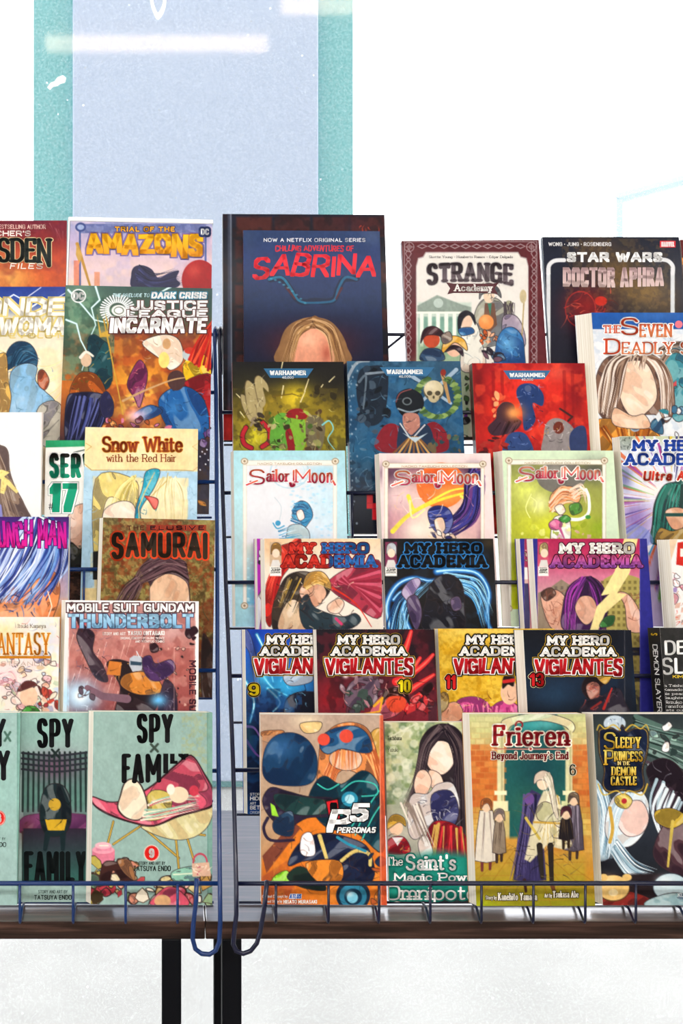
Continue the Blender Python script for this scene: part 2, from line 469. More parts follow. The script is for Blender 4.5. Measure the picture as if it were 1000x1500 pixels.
# ------------------------------------------------------------------ stroke alphabet (polylines; ~ marks a curve)
GL = {}
def g(ch, w, s):
    L = []
    for part in s.split('|'):
        cv = part.startswith('~')
        pts = [tuple(map(float, q.split(','))) for q in part.lstrip('~').split()]
        L.append((cv, pts))
    GL[ch] = (w, L)
for row in '''
A;.78;0,0 .39,1 .78,0|.14,.34 .64,.34
B;.68;0,0 0,1|~0,1 .42,1 .6,.9 .6,.64 .42,.53 0,.53|~.42,.53 .68,.42 .68,.12 .46,0 0,0
C;.7;~.7,.78 .56,1 .16,1 0,.8 0,.2 .16,0 .56,0 .7,.22
D;.72;0,0 0,1|~0,1 .44,1 .72,.78 .72,.22 .44,0 0,0
E;.58;.58,1 0,1 0,0 .58,0|0,.52 .46,.52
F;.56;.56,1 0,1 0,0|0,.52 .44,.52
G;.74;~.72,.8 .56,1 .16,1 0,.8 0,.2 .16,0 .56,0 .74,.16|.74,0 .74,.46 .42,.46
H;.72;0,0 0,1|.72,0 .72,1|0,.52 .72,.52
I;.0;0,0 0,1
J;.5;~.5,1 .5,.2 .36,0 .14,0 0,.2
K;.7;0,0 0,1|.68,1 .02,.42|.22,.6 .7,0
L;.54;0,1 0,0 .54,0
M;.9;0,0 0,1 .45,.3 .9,1 .9,0
N;.74;0,0 0,1 .74,0 .74,1
O;.76;~.18,1 .58,1 .76,.8 .76,.2 .58,0 .18,0 0,.2 0,.8 .18,1
P;.66;0,0 0,1|~0,1 .44,1 .66,.88 .66,.56 .44,.44 0,.44
Q;.76;~.18,1 .58,1 .76,.8 .76,.2 .58,0 .18,0 0,.2 0,.8 .18,1|.5,.2 .78,-.08
R;.7;0,0 0,1|~0,1 .44,1 .64,.88 .64,.58 .44,.47 0,.47|.36,.47 .7,0
S;.64;~.62,.84 .48,1 .16,1 .02,.86 .02,.66 .16,.55 .48,.46 .62,.34 .62,.14 .48,0 .16,0 .0,.16
T;.7;.35,0 .35,1|0,1 .7,1
U;.7;~0,1 0,.2 .16,0 .54,0 .7,.2 .7,1
V;.76;0,1 .38,0 .76,1
W;1.1;0,1 .27,0 .55,.85 .83,0 1.1,1
X;.72;0,0 .72,1|0,1 .72,0
Y;.74;0,1 .37,.48 .74,1|.37,.48 .37,0
Z;.66;0,1 .66,1 0,0 .66,0
0;.62;~.16,1 .46,1 .62,.8 .62,.2 .46,0 .16,0 0,.2 0,.8 .16,1
1;.3;0,.78 .3,1 .3,0
2;.6;~0,.8 .14,1 .46,1 .6,.82 .56,.56 0,0|0,0 .62,0
3;.6;~0,.84 .16,1 .44,1 .58,.86 .58,.64 .42,.53 .24,.53|~.24,.53 .44,.53 .6,.4 .6,.14 .44,0 .16,0 0,.16
4;.66;.5,0 .5,1 0,.3 .66,.3
5;.6;.56,1 .04,1 .02,.55|~.02,.55 .2,.62 .44,.6 .6,.44 .6,.18 .44,0 .14,0 0,.14
6;.62;~.56,.88 .42,1 .18,1 0,.8 0,.2 .16,0 .46,0 .62,.18 .62,.42 .46,.58 .16,.58 0,.4
7;.6;0,1 .6,1 .2,0
8;.62;~.31,.54 .06,.66 .06,.9 .2,1 .42,1 .56,.9 .56,.66 .31,.54 .0,.4 .0,.12 .16,0 .46,0 .62,.12 .62,.4 .31,.54
9;.62;~.06,.12 .2,0 .44,0 .62,.2 .62,.8 .46,1 .16,1 0,.82 0,.58 .16,.42 .46,.42 .62,.6
a;.46;~.04,.5 .16,.63 .34,.63 .46,.5 .46,.12|.46,.2 .46,0|~.46,.38 .18,.36 .02,.26 .02,.1 .14,0 .3,0 .46,.14
b;.5;0,1 0,0|~0,.46 .16,.63 .36,.63 .5,.46 .5,.17 .36,0 .16,0 0,.17
c;.46;~.46,.5 .34,.63 .14,.63 0,.46 0,.17 .14,0 .34,0 .46,.14
d;.5;.5,1 .5,0|~.5,.46 .34,.63 .14,.63 0,.46 0,.17 .14,0 .34,0 .5,.17
e;.48;0,.34 .48,.34|~.48,.34 .46,.5 .34,.63 .14,.63 0,.46 0,.17 .14,0 .34,0 .46,.12
f;.34;~.36,.92 .26,1 .14,.94 .12,.78|.12,.8 .12,0|0,.6 .32,.6
g;.5;~.5,.46 .34,.63 .14,.63 0,.46 0,.18 .14,.02 .34,.02 .5,.17|~.5,.62 .5,-.14 .36,-.3 .14,-.3 .02,-.2
h;.48;0,1 0,0|~0,.42 .16,.63 .36,.63 .48,.48 .48,.1|.48,.2 .48,0
i;.0;0,.6 0,0|0,.82 0,.86
j;.1;~.1,.6 .1,-.14 0,-.28|.1,.82 .1,.86
k;.46;0,1 0,0|.44,.6 0,.24|.14,.34 .46,0
l;.0;0,1 0,0
m;.78;0,.63 0,0|~0,.44 .12,.63 .28,.63 .39,.48 .39,.1|.39,.2 .39,0|~.39,.44 .5,.63 .66,.63 .78,.48 .78,.1|.78,.2 .78,0
n;.48;0,.63 0,0|~0,.42 .16,.63 .36,.63 .48,.48 .48,.1|.48,.2 .48,0
o;.5;~.16,.63 .34,.63 .5,.46 .5,.17 .34,0 .16,0 0,.17 0,.46 .16,.63
p;.5;0,.63 0,-.32|~0,.46 .16,.63 .36,.63 .5,.46 .5,.17 .36,0 .16,0 0,.17
q;.5;.5,.63 .5,-.32|~.5,.46 .34,.63 .14,.63 0,.46 0,.17 .14,0 .34,0 .5,.17
r;.32;0,.63 0,0|~0,.4 .12,.6 .32,.62
s;.42;~.4,.52 .3,.63 .12,.63 .02,.53 .04,.4 .3,.28 .4,.2 .38,.08 .28,0 .1,0 0,.1
t;.34;~.12,.9 .12,.14 .2,0 .34,.04|0,.62 .32,.62
u;.48;~0,.63 0,.16 .12,0 .3,0 .48,.2|.48,.63 .48,0
v;.46;0,.63 .23,0 .46,.63
w;.72;0,.63 .18,0 .36,.56 .54,0 .72,.63
x;.44;0,.63 .44,0|0,0 .44,.63
y;.46;0,.63 .24,.02|.46,.63 .24,.02 .1,-.28
z;.42;0,.63 .42,.63 0,0 .42,0
#;.6;.1,0 .22,1|.38,0 .5,1|0,.32 .58,.32|.02,.68 .6,.68
.;.0;0,0 0,.03
,;.0;.03,.03 -.04,-.14
';.0;0,.8 0,1
-;.3;0,.42 .3,.42
*;.0;0,.45 0,.5
&;.7;~.7,0 .1,.76 .14,.96 .34,1 .44,.84 .02,.3 .08,.04 .3,0 .5,.1 .66,.4
'''.strip().split('\n'):
    ch, w, s = row.split(';')
    g(ch, float(w), s)

def hull(P):
    P = sorted(map(tuple, P))
    def half(pts):
        h = []
        for p in pts:
            while len(h) > 1 and (h[-1][0] - h[-2][0]) * (p[1] - h[-2][1]) - (h[-1][1] - h[-2][1]) * (p[0] - h[-2][0]) <= 1e-12: h.pop()
            h.append(p)
        return h
    a, b = half(P), half(P[::-1])
    return a[:-1] + b[:-1]

def pen(kind, a, b):
    if kind == 'sq': return [(a, b), (-a, b), (-a, -b), (a, -b)]
    return [(a * math.cos(t * math.pi / 6), b * math.sin(t * math.pi / 6)) for t in range(12)]

def layout(s, sp, style):
    """strokes of a string in letter units: list of (letter index, points)"""
    out, x = [], 0.0
    for k, ch in enumerate(s):
        if ch == ' ': x += 0.36 + sp * 0.5; continue
        w, L = GL[ch]
        for cv, pts in L:
            P = np.array(pts, float)
            if cv and style != 'block': P = spline(P, False, 5)
            out.append((k, P + (x, 0)))
            if style == 'serif' and len(P) > 1:
                for e, f in ((0, 1), (-1, -2)):
                    d = P[e] - P[f]
                    if ch in "'.,-*&#" : continue
                    if abs(d[1]) > abs(d[0]) * 0.9 and not cv:
                        if ch in 'bhlkdfi' and P[e][1] > .55 or ch in 'mnrpu' and P[e][1] > .5:
                            out.append((k, np.array([P[e] + (-.11, 0), P[e]]) + (x, 0)))
                        else:
                            out.append((k, np.array([P[e] + (-.12, 0), P[e] + (.12, 0)]) + (x, 0)))
                    elif abs(d[0]) > abs(d[1]) and not cv and ch in 'EFLTZz27':
                        sgn = -1 if P[e][1] > .7 else 1
                        out.append((k, np.array([P[e], P[e] + (0, .17 * sgn if ch != 'E' or P[e][1] != .52 else 0)]) + (x, 0)))
        x += w + sp
    return out, x - sp

# ------------------------------------------------------------------ noise for printed texture
def vnoise(X, Y, seed):
    r = np.random.RandomState(seed).rand(64, 64)
    xi, yi = np.floor(X).astype(int), np.floor(Y).astype(int)
    fx, fy = X - xi, Y - yi
    fx, fy = fx * fx * (3 - 2 * fx), fy * fy * (3 - 2 * fy)
    a, b, c, d = r[yi % 64, xi % 64], r[yi % 64, (xi + 1) % 64], r[(yi + 1) % 64, xi % 64], r[(yi + 1) % 64, (xi + 1) % 64]
    return (a * (1 - fx) + b * fx) * (1 - fy) + (c * (1 - fx) + d * fx) * fy
def fbm(X, Y, seed, oct=3):
    s = np.zeros_like(X); w = 0
    for o in range(oct):
        s += vnoise(X * 2 ** o, Y * 2 ** o, seed + o) * 0.5 ** o; w += 0.5 ** o
    return s / w

# ------------------------------------------------------------------ books
class Book:
    """One book leaning in a rack tier.  The cover sheet is drawn in its own ruler (xl..xr across, yt..yb down);
    the ruler's numbers follow the measurements taken from the photograph, the sheet itself is flat paper."""
    def __init__(s, name, side, tier, xl, xr, yt, label, cat, t=14, off=0.0, spine='R', fan=0.0, spc='808080', drop=0.0,
                 bg='888888', vis=None, roll=0.0, hard=False, group=None, bk=None, topless=False, lean=0.0, lift=0.0):
        i = 6 - tier
        s.t, s.hard = t / 1000.0, hard
        a = LEAN[i] + math.radians(lean)
        U = Vector((0, math.sin(a), math.cos(a))); N = Vector((0, -math.cos(a), math.sin(a)))
        O = Vector((0, TD[i], lip_z(side, i) + lift)) + N * (off / 1000.0)
        def hit(px, py):
            d = at(px, py, 1.0) - Vector((0, 0, EYE)); e = Vector((0, 0, EYE))
            k = (O - e).dot(N) / d.dot(N)
            return e + d * k
        pl, pr = hit(xl, yt), hit(xr, yt)
        s.W = pr.x - pl.x
        s.H = (pl - O).dot(U)
        org = Vector(((pl.x + pr.x) / 2 + s.H * math.sin(math.radians(roll)), O.y, O.z)) + U * (s.W / 2 * abs(math.sin(math.radians(roll))))
        s.H -= s.W / 2 * abs(math.sin(math.radians(roll)))
        R = Vector((1, 0, 0))
        M = Matrix((R, U, N)).transposed().to_4x4() @ Matrix.Rotation(math.radians(roll), 4, 'Z')
        M.translation = org
        s.root = empty(name, (0, 0, 0), label, cat, group)
        s.root.matrix_world = M
        s.fan, s.spine, s.spc = fan / 1000.0, spine, spc
        # ruler of the cover sheet
        def proj(lx, ly):
            p = M @ Vector((lx, ly, 0)); return (VX + p.x * FPX / p.y, VY - (p.z - EYE) * FPX / p.y)
        s.q = [proj(-s.W / 2, s.H), proj(s.W / 2, s.H), proj(-s.W / 2, 0), proj(s.W / 2, 0)]
        s.yt, s.yb = s.q[0][1], s.q[2][1]
        s.mm = s.H / (s.yb - s.yt)            # metres per ruler unit
        vis = vis or 1340
        xa = np.arange(0, s.W + 1e-6, 0.00072)
        # fine columns only where the sheet is inside the picture, fine rows only above the next tier
        px = s.q[0][0] + (s.q[1][0] - s.q[0][0]) * xa / s.W
        keep = (px > -12) & (px < 1012) | (np.arange(len(xa)) % 10 == 0)
        keep[0] = True
        s.gx = np.unique(np.append(xa[keep], s.W)) - s.W / 2
        ya = np.arange(0, s.H + 1e-6, 0.00072)
        py = s.yt + (s.yb - s.yt) * ya / s.H
        keep = (py < vis + 14) | (np.arange(len(ya)) % 8 == 0)
        s.gy = s.H - np.unique(np.append(ya[keep], s.H))
        s.u = (s.gx + s.W / 2) / s.W; s.v = 1 - s.gy / s.H
        uu, vv = np.meshgrid(s.u, s.v)
        q = s.q
        s.PX = (q[0][0] * (1 - uu) + q[1][0] * uu) * (1 - vv) + (q[2][0] * (1 - uu) + q[3][0] * uu) * vv
        s.PY = (q[0][1] * (1 - uu) + q[1][1] * uu) * (1 - vv) + (q[2][1] * (1 - uu) + q[3][1] * uu) * vv
        s.C = np.ones(s.PX.shape + (3,)) * hx(bg)
        s.z = 0.00012
        s.bk = bk or bg
        s.outl = None; s.tex = 0.04; s.cel = 1.0
    def loc(s, px, py):
        q = s.q
        v = (py - q[0][1]) / (q[2][1] - q[0][1]); u = 0.5
        for _ in range(3):
            xl = q[0][0] * (1 - v) + q[2][0] * v; xr = q[1][0] * (1 - v) + q[3][0] * v
            u = (px - xl) / (xr - xl)
            yt = q[0][1] * (1 - u) + q[1][1] * u; yb = q[2][1] * (1 - u) + q[3][1] * u
            v = (py - yt) / (yb - yt)
        return np.array([(u - 0.5) * s.W, (1 - v) * s.H])
    # ---- painting
    def _box(s, x0, y0, x1, y1):
        r = np.where((s.PY.max(1) >= y0) & (s.PY.min(1) <= y1))[0]
        c = np.where((s.PX.max(0) >= x0) & (s.PX.min(0) <= x1))[0]
        if len(r) == 0 or len(c) == 0: return None
        return slice(r[0], r[-1] + 1), slice(c[0], c[-1] + 1)
    def _put(s, sl, cov, c):
        if isinstance(c, tuple) and len(c) == 2:      # two printed inks blended down the shape
            Y = s.PY[sl]; m = cov > 0.02
            if not m.any(): return
            y0, y1 = Y[m].min(), Y[m].max()
            k = np.clip((Y - y0) / max(y1 - y0, 1e-3), 0, 1)[..., None]
            cc = hx(c[0]) * (1 - k) + hx(c[1]) * k
        else: cc = hx(c)
        s.C[sl] = s.C[sl] * (1 - cov[..., None]) + cc * cov[..., None]
    def grad(s, stops, x=False, al=1.0):
        P = s.PX if x else s.PY
        ks = [k for k, _ in stops]; cs = np.array([hx(c) for _, c in stops])
        T = np.stack([np.interp(P, ks, cs[:, j]) for j in range(3)], -1)
        s.C = s.C * (1 - al) + T * al
        return s
    def poly(s, pts, c, soft=1.0, cv=False, al=1.0):
        P = np.array(pts, float)
        if cv: P = spline(P, True, 5)
        m = soft + 1
        sl = s._box(P[:, 0].min() - m, P[:, 1].min() - m, P[:, 0].max() + m, P[:, 1].max() + m)
        if sl is None: return s
        X, Y = s.PX[sl], s.PY[sl]
        d2 = np.full(X.shape, 1e9); ins = np.zeros(X.shape, bool)
        for i in range(len(P)):
            ax, ay = P[i - 1]; bx, by = P[i]
            ex, ey = bx - ax, by - ay
            L = ex * ex + ey * ey
            if L < 1e-9: continue
            t = np.clip(((X - ax) * ex + (Y - ay) * ey) / L, 0, 1)
            d2 = np.minimum(d2, (X - ax - t * ex) ** 2 + (Y - ay - t * ey) ** 2)
            if ey != 0:
                cnd = ((ay > Y) != (by > Y)) & (X < ex * (Y - ay) / ey + ax)
                ins ^= cnd
        sd = np.sqrt(d2); sd[ins] *= -1
        s._put(sl, np.clip(0.5 - sd / soft, 0, 1) * al, c)
        if s.outl and cv and soft <= 1.5 and al > .75:
            s._cel(sl, X, Y, np.clip(0.5 - (sd + 1) / 1.5, 0, 1), c, P)
            s._put(sl, np.clip(0.5 - (np.abs(sd) - .55), 0, 1) * .75, s.outl)
        return s
    def _cel(s, sl, X, Y, cov, c, P):
        """drawn tone inside a shape: darker and lighter folds with thin ink between them"""
        w, h = np.ptp(P[:, 0]), np.ptp(P[:, 1])
        if min(w, h) < 9 or s.cel <= 0: return
        sd = int(abs(P[0, 0]) * 13 + abs(P[0, 1]) * 7) % 997
        an = math.atan2(h, w * (1 if sd % 2 else -1)) + (sd % 7 - 3) * .12
        x = X * math.cos(an) + Y * math.sin(an); y = -X * math.sin(an) + Y * math.cos(an)
        L = min(max(min(w, h) * .42, 5), 13)
        nz = fbm(x / (L * 2.4) + sd, y / L + sd * .3, sd, 2)
        base = hx(c[0] if isinstance(c, tuple) and len(c) == 2 else c)
        k = s.cel
        dark = base * np.array([.56, .55, .66]); lite = base * .55 + np.array([.45, .45, .44])
        pale = base.max() > .78 and base.min() > .5
        if pale: dark = base * np.array([.90, .80, .75]); lite = base * .4 + .6; k *= .8
        s._put(sl, np.clip((nz - .53) * 16, 0, 1) * cov * .75 * k, tuple(dark))
        s._put(sl, np.clip((.36 - nz) * 16, 0, 1) * cov * .6 * k, tuple(lite))
        s._put(sl, np.clip(1 - np.abs(nz - .545) * 42, 0, 1) * cov * (.15 if pale else .6) * k, s.outl)
    def rect(s, x0, y0, x1, y1, c, soft=1.0, al=1.0):
        return s.poly([(x0, y0), (x1, y0), (x1, y1), (x0, y1)], c, soft, al=al)
    def frame(s, x0, y0, x1, y1, w, c, al=1.0):
        for a in ((x0, y0, x1, y0), (x1, y0, x1, y1), (x1, y1, x0, y1), (x0, y1, x0, y0)):
            s.line([a[:2], a[2:]], w, c, al=al)
        return s
    def ell(s, cx, cy, rx, ry, c, soft=1.0, rot=0, al=1.0, ring=None):
        R = max(rx, ry) + soft + 2
        sl = s._box(cx - R, cy - R, cx + R, cy + R)
        if sl is None: return s
        X, Y = s.PX[sl] - cx, s.PY[sl] - cy
        cr, sr = math.cos(math.radians(rot)), math.sin(math.radians(rot))
        x, y = X * cr + Y * sr, -X * sr + Y * cr
        k = np.sqrt((x / rx) ** 2 + (y / ry) ** 2)
        sd = (k - 1) * min(rx, ry)
        if ring: sd = np.abs(sd) - ring / 2
        s._put(sl, np.clip(0.5 - sd / soft, 0, 1) * al, c)
        return s
    def glow(s, cx, cy, rx, ry, c, al=1.0):
        X, Y = (s.PX - cx) / rx, (s.PY - cy) / ry
        k = np.exp(-(X * X + Y * Y))[..., None] * al
        s.C = s.C * (1 - k) + hx(c) * k
        return s
    def line(s, pts, w, c, w2=None, cv=False, soft=1.0, al=1.0):
        P = np.array(pts, float)
        if cv: P = spline(P, False, 5)
        w2 = w if w2 is None else w2
        m = max(w, w2) / 2 + soft + 1
        sl = s._box(P[:, 0].min() - m, P[:, 1].min() - m, P[:, 0].max() + m, P[:, 1].max() + m)
        if sl is None: return s
        X, Y = s.PX[sl], s.PY[sl]
        cov = np.zeros(X.shape); n = len(P) - 1
        for i in range(n):
            ax, ay = P[i]; ex, ey = P[i + 1] - P[i]
            L = ex * ex + ey * ey
            if L < 1e-9: continue
            t = np.clip(((X - ax) * ex + (Y - ay) * ey) / L, 0, 1)
            d = np.sqrt((X - ax - t * ex) ** 2 + (Y - ay - t * ey) ** 2)
            hw = (w + (w2 - w) * (i + t) / n) / 2
            cov = np.maximum(cov, np.clip(0.5 - (d - hw) / soft, 0, 1) * np.clip(hw * 2, 0, 1))
        s._put(sl, cov * al, c)
        return s
    def strands(s, a, b, n, w, cols, seed=1, jit=3.0, bend=0.0):
        """n tapered strokes between two guide curves a and b (lists of points with equal length)"""
        r = random.Random(seed)
        A, B_ = np.array(a, float), np.array(b, float)
        for k in range(n):
            f = r.random()
            P = A * (1 - f) + B_ * f + np.array([[r.uniform(-jit, jit), r.uniform(-jit, jit)] for _ in A])
            s.line(P, w * r.uniform(0.5, 1.3), r.choice(cols), w2=w * 0.2, cv=True)
        return s
    def mottle(s, cols, sc, al=0.5, seed=1, box=None, th=0.5, sharp=8.0):
        sl = s._box(*box) if box else (slice(None), slice(None))
        if sl is None: return s
        X, Y = s.PX[sl] / sc + seed * 7.3, s.PY[sl] / sc + seed * 3.1
        for k, c in enumerate(cols):
            nz = fbm(X + 17.7 * k, Y - 9.1 * k, seed * 13 + k * 5)
            cov = np.clip((nz - th) * sharp, 0, 1) * al
            s._put(sl, cov, c)
        return s
    def clutter(s, x0, y0, x1, y1, n, size, cols, seed=1, al=1.0, edge=None, soft=1.0):
        r = random.Random(seed)
        for k in range(n):
            cx, cy = r.uniform(x0, x1), r.uniform(y0, y1)
            a0 = r.uniform(0, 6.3); sz = size * r.uniform(0.4, 1.2); asp = r.uniform(0.35, 1.0)
            m = r.randint(4, 7); P = []
            for j in range(m):
                an = 2 * math.pi * j / m; rr = sz * r.uniform(0.55, 1.15)
                x, y = rr * math.cos(an), rr * asp * math.sin(an)
                P.append((cx + x * math.cos(a0) - y * math.sin(a0), cy + x * math.sin(a0) + y * math.cos(a0)))
            cv = r.random() < 0.6
            if edge:
                P2 = [(cx + (x - cx) * 1.16, cy + (y - cy) * 1.16) for x, y in P]
                s.poly(P2, edge, soft, cv, al)
            s.poly(P, r.choice(cols), soft, cv, al)
        return s
    def ink(s, x0, y0, x1, y1, n, ln, c, seed=1, w=1.2, al=0.8):
        r = random.Random(seed)
        for k in range(n):
            x, y, a0 = r.uniform(x0, x1), r.uniform(y0, y1), r.uniform(0, 6.3)
            L = ln * r.uniform(0.4, 1.1); b = r.uniform(-.5, .5)
            P = [(x, y), (x + L * .5 * math.cos(a0), y + L * .5 * math.sin(a0)), (x + L * math.cos(a0 + b), y + L * math.sin(a0 + b))]
            s.line(P, w, c if isinstance(c, str) else r.choice(c), w2=0.4, cv=True, al=al)
        return s
    # ---- lettering
    def text(s, st, x0, y0, x1, y1, c, w=0.16, h=None, style='sans', out=(), sp=0.22, shear=0.0, arch=0.0, wob=0.0, grow=None,
             rot=0.0, name='title', pk=None, seed=1, cx=None, xh=False, drop=None):
        """letters inside the ruler box; w / h = stroke widths as a share of the letter height; out = [(extra, colour)]"""
        h = w if h is None else h
        L, tw = layout(st, sp, style)
        ys = np.concatenate([P[:, 1] for _, P in L]); lo, hi = min(0, ys.min()), max(ys.max(), 0.01)
        if xh: hi = 1.0
        rnd = random.Random(seed)
        kk = sorted(set(k for k, _ in L))
        jit = {k: (rnd.uniform(-1, 1), rnd.uniform(-1, 1), rnd.uniform(-1, 1)) for k in kk}
        ph = (y1 - y0)
        pwx, pwy = w * ph, h * ph                      # stroke widths in ruler units
        sp0 = sp
        for _ in range(3):
            if tw <= 0 or len(st) < 2: break
            sp = sp0 * 0.45 + pwx * tw / max(x1 - x0 - pwx, 1e-6)
            L, tw = layout(st, sp, style)
        sx = (x1 - x0 - pwx) / max(tw, 1e-6) if tw > 0 else 1.0
        sy = (ph - pwy) / (hi - lo)
        base = y1 - pwy / 2 + lo * sy
        segs = []
        cxm, cym = (x0 + x1) / 2, (y0 + y1) / 2
        for k, P in L:
            X = x0 + pwx / 2 + P[:, 0] * sx
            Y = base - P[:, 1] * sy
            t = (X - x0) / max(x1 - x0, 1e-6)
            if wob:
                j = jit[k]; mx, my = X.mean(), cym
                an = j[0] * wob * 0.12
                X, Y = mx + (X - mx) * math.cos(an) - (Y - my) * math.sin(an), my + (X - mx) * math.sin(an) + (Y - my) * math.cos(an) * (1 + j[2] * wob * 0.15) + j[1] * wob * ph * 0.06
            if grow: 
                f = np.interp(t, [g_[0] for g_ in grow], [g_[1] for g_ in grow])
                Y = y0 + (Y - y0) * f
            if shear: X = X + (cym - Y) * shear
            if arch: Y = Y + arch * ((2 * t - 1) ** 2)
            if rot:
                cr, sr = math.cos(math.radians(rot)), math.sin(math.radians(rot))
                X, Y = cxm + (X - cxm) * cr - (Y - cym) * sr, cym + (X - cxm) * sr + (Y - cym) * cr
            segs.append(np.stack([X, Y], 1))
        V, F, VC = [], [], []
        layers = [(e, oc) for e, oc in out] + [(0.0, c)]
        for e, oc in layers:
            K = pen('sq' if (pk == 'sq' or style == 'block') else 'el', pwx / 2 + e, pwy / 2 + e)
            dx, dy = (drop if (drop and e > 0) else (0, 0))
            for P in segs:
                for i in range(len(P) - 1):
                    hp = hull([(P[i][0] + a + dx, P[i][1] + b + dy) for a, b in K] + [(P[i + 1][0] + a + dx, P[i + 1][1] + b + dy) for a, b in K])
                    n0 = len(V)
                    for p in hp:
                        lx, ly = s.loc(*p)
                        lx = min(max(lx, -s.W / 2 + 2e-4), s.W / 2 - 2e-4); ly = min(max(ly, 2e-4), s.H - 2e-4)
                        V.append((lx, ly, s.z))
                        VC.append(s._ink(oc, p, x0, y0, x1, y1))
                    F.append(tuple(range(n0, len(V)))[::-1])
            s.z += 0.00006
        me = mesh_np(name, V, F)
        at_ = me.color_attributes.new('Col', 'FLOAT_COLOR', 'POINT')
        C4 = np.ones((len(V), 4)); C4[:, :3] = s2l(np.array(VC))
        at_.data.foreach_set('color', C4.astype(np.float32).ravel())
        if len(me.polygons) and me.polygons[0].normal.z < 0: me.flip_normals()
        return link(name, me, M_PRINT, s.root)
    def _ink(s, oc, p, x0, y0, x1, y1):
        if callable(oc): return hx(oc(p[0], p[1]))
        if isinstance(oc, tuple) and len(oc) == 2:
            k = min(max((p[1] - y0) / max(y1 - y0, 1e-6), 0), 1)
            return hx(oc[0]) * (1 - k) + hx(oc[1]) * k
        return hx(oc)
    # ---- building
    def build(s):
        W, H, T = s.W, s.H, s.t
        if s.tex:      # fine tonal variation of the printed artwork, none on the blank paper
            sd = int(abs(s.q[0][0]) * 7 + s.yt) % 900
            nz = (fbm(s.PX / 9.0, s.PY / 9.0, sd, 4) - .5) * 2
            n2 = (fbm(s.PX / 2.6, s.PY / 4.2, sd + 5, 2) - .5) * 2
            chroma = s.C.max(-1) - s.C.min(-1)
            k = np.clip((1 - s.C.min(-1)) * 2.2, 0, 1) * s.tex
            s.C = np.clip(s.C * (1 + (k * (nz * 1.6 + n2 * 1.2))[..., None]), 0, 1)
        ct = 0.0026 if s.hard else 0.0004
        nx, ny = len(s.gx), len(s.gy)
        X, Y = np.meshgrid(s.gx, s.gy)
        V = np.stack([X, Y, np.zeros_like(X)], -1).reshape(-1, 3)
        ids = np.arange(nx * ny).reshape(ny, nx)
        quads = np.stack([ids[:-1, :-1], ids[1:, :-1], ids[1:, 1:], ids[:-1, 1:]], -1).reshape(-1, 4)
        colr = s2l(np.clip(s.C, 0, 1)).reshape(-1, 3)
        # rim and back of the cover board
        n0 = len(V)
        cor = [(-W / 2, H), (W / 2, H), (W / 2, 0), (-W / 2, 0)]
        ci = [ids[0, 0], ids[0, -1], ids[-1, -1], ids[-1, 0]]
        V = np.concatenate([V, [(x, y, 0) for x, y in cor], [(x, y, -ct) for x, y in cor]])
        ec = np.array([colr[i] for i in ci]) if s.hard else np.array([s2l(hx('efece6'))] * 4)
        colr = np.concatenate([colr, ec, ec])
        ex = [(n0 + k, n0 + (k + 1) % 4, n0 + 4 + (k + 1) % 4, n0 + 4 + k) for k in range(4)] + [(n0 + 4, n0 + 5, n0 + 6, n0 + 7)]
        quads = np.concatenate([quads, np.array(ex)])
        me = bpy.data.meshes.new('front_cover')
        nq = len(quads)
        me.vertices.add(len(V)); me.vertices.foreach_set('co', V.astype(np.float32).ravel())
        me.loops.add(nq * 4); me.loops.foreach_set('vertex_index', quads.astype(np.int32).ravel())
        me.polygons.add(nq); me.polygons.foreach_set('loop_start', np.arange(0, nq * 4, 4, dtype=np.int32))
        try: me.polygons.foreach_set('loop_total', np.full(nq, 4, dtype=np.int32))
        except Exception: pass
        me.update(calc_edges=True)
        a = me.color_attributes.new('Col', 'FLOAT_COLOR', 'POINT')
        C4 = np.ones((len(V), 4)); C4[:, :3] = colr
        a.data.foreach_set('color', C4.astype(np.float32).ravel())
        link('front_cover', me, M_PRINT, s.root)
        fan = s.fan
        def prism(name, x0, x1, y0, y1, z0, z1, m):
            sh = lambda z: -fan * (-z / T)
            Vp = [(x + sh(z), y, z) for z in (z0, z1) for x, y in ((x0, y0), (x1, y0), (x1, y1), (x0, y1))]
            return link(name, mesh_np(name, Vp, BOXF), m, s.root)
        sd = 1 if s.spine == 'R' else -1
        ov = 0.003 if s.hard else 0.0003
        xs0, xs1 = sorted((sd * (W / 2 - 0.0008), -sd * (W / 2 - ov)))
        prism('pages', xs0, xs1, ov, H - ov, -T + ct + 0.00005, -ct - 0.00005, M_PAGES)
        xs0, xs1 = sorted((sd * (W / 2 - 0.0007), sd * (W / 2 - 0.0001)))
        prism('spine', xs0, xs1, 0.0, H, -T, -ct, mat('spine_' + s.spc, s.spc, 0.35, coat=0.2))
        xs0, xs1 = sorted((-W / 2, W / 2))
        prism('back_cover', xs0, xs1, 0, H, -T - 0.0004, -T, mat('cover_' + s.bk, s.bk, 0.35, coat=0.2))
        s.C = s.PX = s.PY = None
        return s

# ================================================================== LEFT RACK
G1 = 'comics on the left rack'
